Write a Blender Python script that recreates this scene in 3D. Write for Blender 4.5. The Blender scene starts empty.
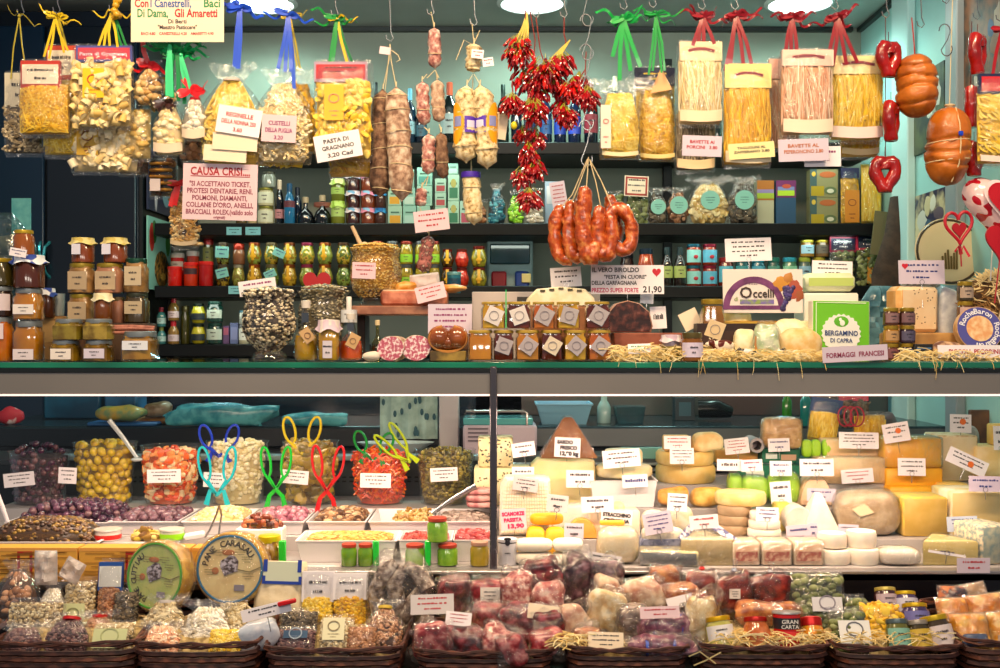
import bpy,math,random
from math import sin,cos,pi,sqrt,radians
from mathutils import Vector,Matrix,noise
# scale of the place
D=2.6
F=1118.0
H=1.315
CT=1.25
def S(Y):return(D+Y)/F
def X(px,Y):return(px-500)*S(Y)
def Z(py,Y):return H-(py-334)*S(Y)
R=random.Random(7)
col=bpy.context.scene.collection
ORD=['first','second','third','fourth','fifth','sixth','seventh','eighth','ninth','tenth','eleventh','twelfth']
# materials
def lin(c):
 if isinstance(c,str):
  c=c.lstrip('#');c=[int(c[i:i+2],16)/255 for i in(0,2,4)]
 return tuple((x/12.92 if x<=0.04045 else((x+0.055)/1.055)**2.4)for x in c[:3])+(1,)
MC={}
def nt(name):
 m=bpy.data.materials.new(name);m.use_nodes=True
 t=m.node_tree;t.nodes.clear()
 o=t.nodes.new('ShaderNodeOutputMaterial')
 return m,t,o
def mat(c,rough=.5,metal=0.,c2=None,sc=40,lo=.4,hi=.6,c3=None,bump=0,bsc=None,coat=0,sss=0,spec=.5,emit=0,det=3,vor=False,name='surface',alpha=1):
 """procedural principled material; c2/c3 mix in by noise of scale sc, bump from noise"""
 key=(c,rough,metal,c2,sc,lo,hi,c3,bump,bsc,coat,sss,spec,emit,det,vor,alpha)
 if key in MC:return MC[key]
 m,t,o=nt(name)
 N,L=t.nodes.new,t.links.new
 p=N('ShaderNodeBsdfPrincipled')
 p.inputs['Base Color'].default_value=lin(c)
 p.inputs['Roughness'].default_value=rough
 p.inputs['Metallic'].default_value=metal
 p.inputs['Specular IOR Level'].default_value=spec
 if coat:p.inputs['Coat Weight'].default_value=coat;p.inputs['Coat Roughness'].default_value=.05
 if sss:
  p.inputs['Subsurface Weight'].default_value=sss;p.inputs['Subsurface Radius'].default_value=(.01,.006,.003);p.inputs['Subsurface Scale'].default_value=.5
 if alpha<1:p.inputs['Alpha'].default_value=alpha
 if emit:p.inputs['Emission Color'].default_value=lin(c);p.inputs['Emission Strength'].default_value=emit
 if c2 or bump:
  tc=N('ShaderNodeTexCoord')
  def tex(s):
   if vor:
    n=N('ShaderNodeTexVoronoi');n.inputs['Scale'].default_value=s;L(tc.outputs['Object'],n.inputs['Vector']);return n.outputs['Distance']
   n=N('ShaderNodeTexNoise');n.inputs['Scale'].default_value=s;n.inputs['Detail'].default_value=det;L(tc.outputs['Object'],n.inputs['Vector']);return n.outputs[0]
  if c2:
   f=tex(sc);r=N('ShaderNodeValToRGB');L(f,r.inputs[0])
   r.color_ramp.elements[0].position=lo;r.color_ramp.elements[0].color=lin(c)
   r.color_ramp.elements[1].position=hi;r.color_ramp.elements[1].color=lin(c2)
   if c3:e=r.color_ramp.elements.new(min(.99,hi+(hi-lo)));e.color=lin(c3)
   L(r.outputs[0],p.inputs['Base Color'])
  if bump:
   f=tex(bsc or sc);b=N('ShaderNodeBump');b.inputs['Strength'].default_value=bump;b.inputs['Distance'].default_value=.004
   L(f,b.inputs['Height']);L(b.outputs[0],p.inputs['Normal'])
 L(p.outputs[0],o.inputs[0])
 MC[key]=m
 return m
def film(tint='#ffffff',gloss=.05,edge=.5,rough=.12,bump=.6,bsc=55,name='clear_film',haze=0,hazec='#ffffff'):
 """thin clear plastic or glass: transparent with fresnel gloss, a little milky haze if asked"""
 key=('film',tint,gloss,edge,rough,bump,bsc,haze,hazec)
 if key in MC:return MC[key]
 m,t,o=nt(name);N,L=t.nodes.new,t.links.new
 tr=N('ShaderNodeBsdfTransparent');tr.inputs[0].default_value=lin(tint)
 gl=N('ShaderNodeBsdfGlossy');gl.inputs['Roughness'].default_value=rough
 lw=N('ShaderNodeLayerWeight');lw.inputs[0].default_value=.25
 mp=N('ShaderNodeMath');mp.operation='MULTIPLY_ADD';mp.inputs[1].default_value=edge;mp.inputs[2].default_value=gloss
 if bump:
  tc=N('ShaderNodeTexCoord');n=N('ShaderNodeTexNoise');n.inputs['Scale'].default_value=bsc;n.inputs['Detail'].default_value=3;n.inputs['Distortion'].default_value=1.4
  L(tc.outputs['Object'],n.inputs['Vector'])
  b=N('ShaderNodeBump');b.inputs['Strength'].default_value=bump;b.inputs['Distance'].default_value=.006
  L(n.outputs[0],b.inputs['Height']);L(b.outputs[0],gl.inputs['Normal']);L(b.outputs[0],lw.inputs['Normal'])
 L(lw.outputs['Facing'],mp.inputs[0])
 mx=N('ShaderNodeMixShader');L(mp.outputs[0],mx.inputs[0]);L(tr.outputs[0],mx.inputs[1]);L(gl.outputs[0],mx.inputs[2])
 out=mx.outputs[0]
 if haze:
  df=N('ShaderNodeBsdfDiffuse');df.inputs[0].default_value=lin(hazec)
  m2=N('ShaderNodeMixShader');m2.inputs[0].default_value=haze;L(out,m2.inputs[1]);L(df.outputs[0],m2.inputs[2]);out=m2.outputs[0]
 L(out,o.inputs[0]);MC[key]=m
 return m
FILM=lambda:film(gloss=.05,edge=.6,rough=.09,bump=1.3,bsc=38,haze=.015)
GLASS=lambda:film(gloss=.03,edge=.7,rough=.02,bump=0)
VAC=lambda:film(gloss=.06,edge=.7,rough=.09,bump=1.5,bsc=48,haze=.01)
PP=lambda:film(gloss=.04,edge=.45,rough=.12,bump=0,haze=.02)
WHITE=lambda:mat('#efe9e2',.55)
CARD=lambda:mat('#f0e8e2',.5)
INK=lambda:mat('#16141c',.6)
RED=lambda:mat('#b01c26',.6)
STEEL=lambda:mat('#b9b6b4',.25,1)
TWINE=lambda:mat('#d9c59a',.8)
# mesh builder
class MB:
 def __init__(s):s.v=[];s.f=[];s.mi=[];s.m=0
 def add(s,vs,fs,M=None,m=None):
  b=len(s.v)
  s.v.extend([tuple(M@Vector(v))for v in vs]if M is not None else vs)
  s.f.extend(tuple(b+i for i in f)for f in fs)
  s.mi.extend([s.m if m is None else m]*len(fs));return s
 def box(s,x,y,z,sx,sy,sz,b=0,M=None,m=None,mis=None):
  """centre x,y, BOTTOM z; b = edge chamfer; mis = material index of front,back,left,right,top,bottom"""
  hx,hy,hz=sx/2,sy/2,sz/2;z=z+hz
  b=min(b,hx*.95,hy*.95,hz*.95)
  if b<=0:
   vs=[(x+i*hx,y+j*hy,z+k*hz)for k in(-1,1)for j in(-1,1)for i in(-1,1)]
   fs=[(0,1,5,4),(3,2,6,7),(2,0,4,6),(1,3,7,5),(4,5,7,6),(2,3,1,0)]
   n0=len(s.mi);s.add(vs,fs,M,m)
   if mis:s.mi[n0:]=list(mis)
   return s
  vs,ix=[],{}
  for k in(-1,1):
   for j in(-1,1):
    for i in(-1,1):
     for a in range(3):
      q=[i*(hx-b),j*(hy-b),k*(hz-b)];q[a]=(i,j,k)[a]*(hx,hy,hz)[a]
      ix[i,j,k,a]=len(vs);vs.append((x+q[0],y+q[1],z+q[2]))
  fs=[]
  def face(a,sg):
   o=[(-1,-1),(1,-1),(1,1),(-1,1)];r=[]
   for u,w in o:
    c=[0,0,0];c[a]=sg;c[(a+1)%3]=u;c[(a+2)%3]=w;r.append(ix[c[0],c[1],c[2],a])
   return tuple(r if sg>0 else r[::-1])
  fs=[face(1,-1),face(1,1),face(0,-1),face(0,1),face(2,1),face(2,-1)]
  for a in range(3):
   p,q=(a+1)%3,(a+2)%3
   for u in(-1,1):
    for w in(-1,1):
     c0=[0,0,0];c0[a]=-1;c0[p]=u;c0[q]=w;c1=c0[:];c1[a]=1
     r=(ix[tuple(c0)+(p,)],ix[tuple(c1)+(p,)],ix[tuple(c1)+(q,)],ix[tuple(c0)+(q,)])
     fs.append(r if u*w<0 else r[::-1])
  for k in(-1,1):
   for j in(-1,1):
    for i in(-1,1):
     r=tuple(ix[i,j,k,a]for a in range(3));fs.append(r if i*j*k>0 else r[::-1])
  n0=len(s.mi);s.add(vs,fs,M,m)
  if mis:
   s.mi[n0:n0+6]=list(mis)
   for q in range(n0+6,len(s.mi)):s.mi[q]=mis[4]
  return s
 def lathe(s,prof,n=20,x=0,y=0,z=0,M=None,m=None,sx=1,sy=1,sq=0):
  """prof: (r, z) bottom to top; sq>0 squares the section"""
  vs,fs,rows=[],[],[]
  for r,h in prof:
   if r<=1e-6:rows.append([len(vs)]);vs.append((x,y,z+h));continue
   row=[]
   for i in range(n):
    a=2*pi*i/n+pi/n;ca,sa=cos(a),sin(a);k=1
    if sq:k=1/max(abs(ca),abs(sa));k=1+(min(k,1.32)-1)*sq
    row.append(len(vs));vs.append((x+r*ca*k*sx,y+r*sa*k*sy,z+h))
   rows.append(row)
  for a,b in zip(rows,rows[1:]):
   if len(a)==1 and len(b)==1:continue
   for i in range(n):
    j=(i+1)%n
    if len(a)==1:fs.append((a[0],b[j],b[i]))
    elif len(b)==1:fs.append((a[i],a[j],b[0]))
    else:fs.append((a[i],a[j],b[j],b[i]))
  return s.add(vs,fs,M,m)
 def tube(s,pts,r,n=6,closed=False,flat=None,M=None,m=None,cap=True,up=None):
  """sweep; r number or list; flat=(w,t) half sizes make a ribbon"""
  P=[Vector(p)for p in pts];k=len(P)
  if k<2:return s
  rs=r if isinstance(r,(list,tuple))else[r]*k
  tan=[]
  for i in range(k):
   a=P[(i-1)%k]if(closed or i>0)else P[i];b=P[(i+1)%k]if(closed or i<k-1)else P[i]
   d=b-a;tan.append(d.normalized()if d.length>1e-9 else Vector((0,0,1)))
  u=Vector(up)if up else(Vector((0,1,0))if abs(tan[0].y)<.9 else Vector((1,0,0)))
  vs,fs=[],[]
  for i in range(k):
   t=tan[i];u=(u-t*u.dot(t))
   u=u.normalized()if u.length>1e-6 else t.orthogonal().normalized()
   w=t.cross(u)
   for q in range(n):
    a=2*pi*q/n+(pi/4 if n==4 else 0)
    if flat:o=w*(cos(a)*flat[0]*1.41*rs[i])+u*(sin(a)*flat[1]*1.41)
    else:o=w*(cos(a)*rs[i])+u*(sin(a)*rs[i])
    vs.append(tuple(P[i]+o))
  for i in range(k if closed else k-1):
   a,b=i*n,((i+1)%k)*n
   for q in range(n):
    q2=(q+1)%n;fs.append((a+q,a+q2,b+q2,b+q))
  if cap and not closed:fs+=[tuple(range(n))[::-1],tuple((k-1)*n+q for q in range(n))]
  return s.add(vs,fs,M,m)
 def prism(s,poly,t0,t1,ax='y',b=0,M=None,m=None,mis=None):
  """poly in XZ (ax y) or XY (ax z), extruded t0..t1, chamfer b; mis=(cap0, cap1, sides list or int)"""
  n=len(poly);cx=sum(p[0]for p in poly)/n;cz=sum(p[1]for p in poly)/n
  area=sum(poly[i][0]*poly[(i+1)%n][1]-poly[(i+1)%n][0]*poly[i][1]for i in range(n))
  if(area<0)!=(ax=='z' and False)and area<0:poly=poly[::-1]
  rad=max(1e-6,max(math.hypot(p[0]-cx,p[1]-cz)for p in poly));k=1-b/rad
  q=[(cx+(p[0]-cx)*k,cz+(p[1]-cz)*k)for p in poly]
  L=[(q,t0),(poly,t0+b),(poly,t1-b),(q,t1)]if b else[(poly,t0),(poly,t1)]
  vs=[]
  for pl,t in L:vs+=[(p[0],t,p[1])if ax=='y' else(p[0],p[1],t)for p in pl]
  fs=[];fl=ax=='y'
  c0=tuple(range(n));c1=tuple((len(L)-1)*n+i for i in range(n))
  fs+=[c0 if fl else c0[::-1],c1[::-1]if fl else c1]
  for r in range(len(L)-1):
   for i in range(n):
    j=(i+1)%n;f=(r*n+i,r*n+j,(r+1)*n+j,(r+1)*n+i);fs.append(f[::-1]if fl else f)
  n0=len(s.mi);s.add(vs,fs,M,m)
  if mis:
   s.mi[n0],s.mi[n0+1]=mis[0],mis[1]
   for i in range(n0+2,len(s.mi)):s.mi[i]=mis[2]
  return s
 def blob(s,x,y,z,rx,ry,rz,nu=12,nv=8,amp=0,fr=30,seed=0,ex=1,M=None,m=None):
  """ellipsoid about its centre, lumpy by amp, boxier when ex<1"""
  vs,fs=[(0,0,-1)],[]
  pw=lambda t:math.copysign(abs(t)**ex,t)
  for j in range(1,nv):
   b=-pi/2+pi*j/nv
   for i in range(nu):
    a=2*pi*i/nu;vs.append((pw(cos(a))*pw(cos(b)),pw(sin(a))*pw(cos(b)),pw(sin(b))))
  vs.append((0,0,1));e=len(vs)-1
  for i in range(nu):
   j=(i+1)%nu;fs.append((0,1+j,1+i));fs.append((e,e-nu+i,e-nu+j))
   for r in range(nv-2):
    a=1+r*nu;fs.append((a+i,a+j,a+nu+j,a+nu+i))
  out=[]
  for v in vs:
   k=1
   if amp:k+=amp*noise.noise(Vector((v[0]*rx*fr+seed*3.7,v[1]*ry*fr,v[2]*rz*fr)))
   out.append((x+v[0]*rx*k,y+v[1]*ry*k,z+v[2]*rz*k))
  return s.add(out,fs,M,m)
 def pillow(s,w,h,d,nx=12,nz=14,x=0,y=0,z=0,amp=0,seed=0,top=0,M=None,m=None):
  """cushion shaped bag, base at z, top>0 gathers the top to that share of the width"""
  vs,fs=[],[]
  for sd in(-1,1):
   for j in range(nz+1):
    v=j/nz*2-1
    for i in range(nx+1):
     u=i/nx*2-1
     dd=(max(0,1-abs(u)**3)**.5)*(max(0,1-abs(v)**4)**.5)
     g=1
     if top and v>.3:g=1-(1-top)*((v-.3)/.7)**1.3
     q=amp*noise.noise(Vector((u*w*30+seed*5.1,sd*3+seed,v*h*30)))if amp else 0
     vs.append((x+u*w/2*g*(1-.04*abs(v)**6),y+sd*d/2*dd*(.4+.6*g)+q*dd,z+(v+1)/2*h))
  n1=(nx+1)*(nz+1)
  for sd in(0,1):
   for j in range(nz):
    for i in range(nx):
     a=sd*n1+j*(nx+1)+i;f=(a,a+1,a+nx+2,a+nx+1);fs.append(f if sd==0 else f[::-1])
  return s.add(vs,fs,M,m)
 def heart(s,w,h,y0,y1,x=0,z=0,M=None,m=None,b=0):
  pl=[]
  for i in range(36):
   t=2*pi*i/36
   pl.append((x+w*.5*(16*sin(t)**3)/16,z+h*((13*cos(t)-5*cos(2*t)-2*cos(3*t)-cos(4*t))+17)/29.0))
  n=len(pl);c=(x,z+h*.55);vs=[(c[0],y0,c[1])]+[(p[0],y0+b,p[1])for p in pl]+[(c[0],y1,c[1])]+[(p[0],y1-b,p[1])for p in pl]
  fs=[]
  for i in range(n):
   j=(i+1)%n;fs+=[(0,1+j,1+i),(n+1,n+2+i,n+2+j),(1+i,1+j,n+2+j,n+2+i)]
  return s.add(vs,fs,M,m)
 def mesh(s,name,mats,smooth=40):
  me=bpy.data.meshes.new(name);me.from_pydata(s.v,[],s.f)
  for a in(mats if isinstance(mats,(list,tuple))else[mats]):me.materials.append(a)
  if any(s.mi):me.polygons.foreach_set('material_index',s.mi)
  if smooth:
   me.polygons.foreach_set('use_smooth',[True]*len(me.polygons))
   me.set_sharp_from_angle(angle=radians(smooth))
  me.update();return me
def rot(rx=0,ry=0,rz=0,loc=(0,0,0),s=1):
 return Matrix.Translation(loc)@Matrix.Rotation(rz,4,'Z')@Matrix.Rotation(ry,4,'Y')@Matrix.Rotation(rx,4,'X')@Matrix.Scale(s,4)
 # objects
def E(name,label,cat,loc,rz=0,group=None,ry=0,rx=0):
 o=bpy.data.objects.new(name,None);col.objects.link(o);o.empty_display_size=.02
 o.location=loc;o.rotation_euler=(rx,ry,rz);o['label']=label;o['category']=cat
 if group:o['group']=group
 return o
def P(name,mb,mats,parent=None,loc=None,smooth=40,label=None,r=None,stuff=False):
 me=mb.mesh(name,mats,smooth)if isinstance(mb,MB)else mb
 o=bpy.data.objects.new(name,me);col.objects.link(o)
 if parent is not None:o.parent=parent
 if loc:o.location=loc
 if r:o.rotation_euler=r
 if label:o['label']=label
 if stuff:o['kind']='stuff'
 return o
def ONE(name,label,cat,mb,mats,loc=(0,0,0),r=(0,0,0),group=None,smooth=40,stuff=False):
 o=P(name,mb,mats,None,loc,smooth);o.rotation_euler=r;o['label']=label;o['category']=cat
 if group:o['group']=group
 if stuff:o['kind']='stuff'
 return o
def ST(name,mb,mats,loc=(0,0,0),smooth=30):
 o=P(name,mb,mats,None,loc,smooth);o['kind']='structure';return o
 # lettering
TX={}
def text(s,bold=0,shear=0):
 """outline mesh of a string at size 1, left aligned: verts, faces, width"""
 k=(s,bold,shear)
 if k not in TX:
  cu=bpy.data.curves.new('lettering','FONT');cu.body=s;cu.size=1;cu.offset=bold;cu.shear=shear;cu.resolution_u=2
  ob=bpy.data.objects.new('lettering',cu);me=ob.to_mesh()
  vs=[tuple(v.co)for v in me.vertices];fs=[tuple(p.vertices)for p in me.polygons]
  ob.to_mesh_clear();bpy.data.objects.remove(ob);bpy.data.curves.remove(cu)
  xs=[v[0]for v in vs]or[0];TX[k]=(vs,fs,min(xs),max(xs))
 return TX[k]
def letters(mb,s,x,z,size,y,width=None,align='c',bold=.012,shear=0,m=None,rz=0):
 """stand a line of text on the XZ plane facing -Y, baseline z"""
 vs,fs,a,b=text(s,bold,shear);k=size;kx=size
 if width:kx=width/max(1e-6,b-a)
 if kx>size*1.35:kx=size*1.35
 ox={'c':-(a+b)/2*kx,'l':-a*kx,'r':-b*kx}[align]
 c,sn=cos(rz),sin(rz)
 out=[]
 for v in vs:
  lx,lz=v[0]*kx+ox,v[1]*k
  out.append((x+lx*c-lz*sn,y,z+lx*sn+lz*c))
 mb.add(out,fs,None,m)
def arc_letters(mb,s,cx,cz,rad,size,y,a0,a1,bold=.012,inside=False,m=None):
 """letters round a circle from angle a0 to a1 (radians, counted clockwise from the top)"""
 n=len(s)
 for i,ch in enumerate(s):
  if ch==' ':continue
  a=a0+(a1-a0)*i/max(1,n-1)
  letters(mb,ch,cx+rad*sin(a),cz+rad*cos(a),size,y,rz=-a,bold=bold,m=m)
def dashes(mb,w,h,lines,y,seed=0,x=0,z=0,m=None,fill=.8):
 """lines of writing too small to read: rows of short strokes"""
 r=random.Random(seed)
 for i in range(lines):
  zc=z+h/2-h*(i+.5)/lines;lh=h/lines*.3;L=w*(fill if lines==1 or i<lines-1 else fill*.5)*r.uniform(.8,1)
  p=-L/2
  while p<L/2:
   q=min(r.uniform(.03,.09)*w,L/2-p+.001);k=r.uniform(.75,1.1);mb.box(x+p+q/2,y,zc-lh/2,q*.85,.0003,lh*k,m=m);p+=q+w*r.choice((.004,.004,.03))
   # makers
FG={'y':'#e8c83c','w':'#f0ecf4','k':'#26222c','r':'#b01c26','b':'#25307a','p':'#8a2c6a','g':'#1f8a55','o':'#b5642a','m':'#c2185b'}
BG={'w':('#f2ecf2','white'),'c':('#f2dfc4','cream'),'l':('#cfc3d6','lilac'),'p':('#dfc3cc','pink'),'g':('#c9c4c6','grey'),'t':('#7fc9c4','teal'),'y':('#f0dfa0','pale yellow'),'b':('#b9c6e0','pale blue')}
CN=[0]
def ink(c):return mat(FG.get(c,c),.6)
def card(x0,y0,x1,y1,Y,label,lines=3,fg='k',bg='w',tilt=0,lean=.1,pin=.03,txt=None,cat='price card',name='price_card',dot=None,raw=False,yaw=0,heart=None,holder=False,group=None,fill=.8,border=None,bold=.025):
 CN[0]+=1
 w,h=(x1-x0)*S(Y),(y1-y0)*S(Y)
 ta=abs(radians(tilt))
 if ta>.01:
  w2=(w*cos(ta)-h*sin(ta))/max(.2,cos(2*ta));h2=(h*cos(ta)-w*sin(ta))/max(.2,cos(2*ta));
  if w2>.3*w and h2>.3*h:w,h=w2,h2
 cx,cz=X((x0+x1)/2,Y),Z((y0+y1)/2,Y)
 t=radians(tilt)
 if name=='price_card' and cz>1.6:name='hanging_price_card'
 if cz>1.6 and not name.startswith('hanging'):name='hanging_'+name
 base=(cx-sin(t)*h/2,Y,cz-cos(t)*h/2)
 lb=label if raw else f'{BG[bg][1]} {cat} {label}'
 o=E(name,lb,cat,base,yaw,group,t,-lean)
 mb=MB();mb.box(0,0,0,w,.0012,h,m=0)
 P('card_sheet',mb,mat(BG[bg][0],.5),o)
 if txt:
  groups={}
  for s,rx,rz,sz,al,c,wd in txt:groups.setdefault(c,[]).append((s,rx,rz,sz,al,wd))
  for c,L in groups.items():
   mb=MB()
   for s,rx,rz,sz,al,wd in L:letters(mb,s,rx*w,rz*h,sz*h,-.0012,wd*w if wd else None,al,bold=bold)
   P('lettering',mb,ink(c),o,smooth=0)
 elif lines:
  mb=MB();dashes(mb,w,h*.78,lines,-.001,CN[0],0,h*.54,fill=fill)
  P('lettering',mb,ink(fg),o,smooth=0)
 if border:
  mb=MB();t_=w*.08
  for q in(-1,1):mb.box(q*(w/2-t_),-.0008,t_*.5,t_,.0008,h-t_);mb.box(0,-.0008,(h-t_*1.5)if q>0 else t_*.5,w-t_,.0008,t_)
  P('border_print',mb,mat(border,.5),o)
 if dot:
  mb=MB();mb.lathe([(0,0),(1,0),(1,.0004),(0,.0004)],18,M=Matrix.Translation((dot[0]*w,-.0008,dot[1]*h))@Matrix.Rotation(pi/2,4,'X')@Matrix.Scale(dot[2]*h,4,(1,0,0))@Matrix.Scale(dot[2]*h,4,(0,1,0)))
  P('seal',mb,mat('#e8701c',.5),o)
 if heart:
  mb=MB();mb.heart(heart[2]*h,heart[2]*h,-.0012,-.0006,heart[0]*w,heart[1]*h);P('heart_mark',mb,mat('#c4122a',.5),o)
 if pin:
  mb=MB();mb.tube([(0,.001,h*.35),(0,.001,-pin)],.0009,5)
  if holder:mb.tube([(.006*cos(a),-.0012,.005+.006*sin(a))for a in[i*2*pi/10 for i in range(10)]],.0006,4,True)
  P('pin',mb,STEEL(),o)
 return o
 # fillings of clear bags
def prof(u,v):return(max(0,1-abs(u)**3)**.5)*(max(0,1-abs(v)**4)**.5)
def filling(kind,w,h,d,seed,n=None,k=3,g=0):
 r=random.Random(seed);mb=MB();mb.pillow(w*.95,h*.98,d*.86,8,16,0,0,h*.01,m=0)
 def pt(e=.93,lo=.82,hi=1.06):
  u,v=r.uniform(-e,e),r.uniform(-e,e);return u,v,Vector((u*w/2,-d/2*prof(u,v)*r.uniform(lo,hi),(v+1)*h/2))
 def side(p):return r.random()<.12
 n=n or{'nest':160,'sticks':130,'straw':300,'shells':90,'balls':60,'beans':620,'chips':110,'worms':130}[kind]
 for i in range(n):
  u,v,p=pt();m=1+r.randrange(k)
  if kind=='nest':
   rad=r.uniform(.012,.028);a0=r.uniform(0,6.28);sp=r.uniform(1.5,3.6);tl=r.uniform(-.5,.5);pts=[]
   for q in range(7):
    a=a0+sp*q/6;x=p.x+rad*cos(a);z=p.z+rad*.8*sin(a);x=max(-w*.47,min(w*.47,x));z=max(.01,min(h*.97,z))
    uu,vv=x/w*2,z/h*2-1;pts.append((x,-d/2*prof(uu,vv)*.92-.003*sin(a*2+tl),z))
   mb.tube(pts,1,4,flat=(.0028,.0007),m=m)
  elif kind=='sticks':
   L=h*r.uniform(.35,.75);le=r.gauss(0,.16);z0=max(.01,min(h-L-.004,p.z-L/2));pts=[]
   for q in range(5):
    t=q/4;x=max(-w*.47,min(w*.47,p.x+(t-.5)*L*le+.004*sin(t*3+i)));z=z0+L*t
    pts.append((x,-d/2*prof(x/w*2,z/h*2-1)*r.uniform(.9,1.03),z))
   mb.tube(pts,r.uniform(.0014,.0023),5,m=m)
  elif kind=='straw':
   L=r.uniform(.02,.05);a=r.uniform(0,6.28);pts=[]
   for q in range(4):
    t=q/3-.5;x=max(-w*.47,min(w*.47,p.x+L*t*cos(a)));z=max(.005,min(h*.985,p.z+L*t*sin(a)+.004*sin(3*t+i)))
    pts.append((x,-d/2*prof(x/w*2,z/h*2-1)*r.uniform(.9,1.05),z))
   mb.tube(pts,r.uniform(.001,.0017),4,m=m)
  elif kind=='shells':
   M=Matrix.Translation(p)@Matrix.Rotation(r.uniform(0,6.28),4,'Y')@Matrix.Rotation(r.uniform(-.6,.6),4,'X');L=r.uniform(.016,.026);rr=r.uniform(.007,.011)
   vs,fs=[],[]
   for q in range(9):
    a=-2.2+4.4*q/8
    for e in(0,1):vs.append((rr*sin(a),-rr*cos(a)*.8,(e-.5)*L))
   fs=[(2*q,2*q+1,2*q+3,2*q+2)for q in range(8)];mb.add(vs,fs,M,m)
  elif kind=='balls':
   q=r.uniform(.008,.012);mb.blob(p.x*.9,p.y*.85,max(q,min(h-q,p.z)),q,q*.8,q*r.uniform(.6,.9),9,6,.25,60,i,m=m)
  elif kind=='beans':
   q=r.uniform(.0022,.0036);mb.blob(p.x,p.y*.97,p.z,q*1.3,q,q,6,4,0,m=m)
  elif kind=='chips':
   q=r.uniform(.007,.013);M=Matrix.Translation(p)@Matrix.Rotation(r.uniform(0,6),4,'Y')@Matrix.Rotation(r.uniform(-.7,.7),4,'X');mb.blob(0,0,0,q,q*.25,q*r.uniform(.5,.9),8,5,.6,80,i,M=M,m=m)
  elif kind=='worms':
   L=r.uniform(.018,.03);a=r.uniform(0,6.28);mb.tube([(p.x+L*(t-.5)*cos(a)+.003*sin(9*t),p.y+.002*cos(9*t),max(.006,min(h*.98,p.z+L*(t-.5)*sin(a))))for t in[j/6 for j in range(7)]],.0035,5,m=m)
 if g:
  for i,v in enumerate(mb.v):
   t=v[2]/h;q=1-(1-g)*max(0,(t-.45)/.55)**1.4;q*=1-.16*max(0,(.3-t)/.3)**2
   mb.v[i]=(v[0]*q,v[1]*(.35+.65*q),v[2])
 return mb
PAL={'yellow':('#dcb43c','#f0cc3c','#e4b824','#f8e070'),'gold':('#d4a028','#ecb81c','#dca410','#f4d048'),'pale':('#e0c078','#eed28a','#e0b964','#f4e2ac'),'cream':('#dcc490','#f0dcaa','#e2c688','#f6eac8'),'pink':('#cc9c74','#eec0a0','#e0a480','#f4dcc0'),'mush':('#4d4131','#9b8b6f','#75664e','#c0b090'),'biscuit':('#4a3318','#d8b071','#c2924e','#e8cf9a'),'brown':('#20140c','#6b3f1c','#8a5a24','#4a2812'),'bean':('#3a2a2c','#6a4a50','#8d6a66','#4c3038'),'dark':('#2c2620','#5c5244','#7c6e58','#3c342a'),'cereal':('#7a6848','#cdbb93','#b29c70','#e2d6b4'),'green':('#2c3218','#6c7640','#545f30','#8c9460'),'white':('#a69e8c','#efe9da','#ded4bc','#f8f4ea'),'orange':('#7a3a08','#ee9a24','#e07c14','#f4b950'),'blue':('#0c3040','#2a7f96','#1a5f78','#5cb4c4'),'lime':('#3c6a08','#8cd818','#6cb80c','#b0ec50'),'nut':('#4a2c1a','#a8744c','#8c5a38','#c69470'),}
def pal(p,rough=.5):return[mat(c,rough)for c in PAL[p]]
def loc_of(o):return Vector(o.location)
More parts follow.
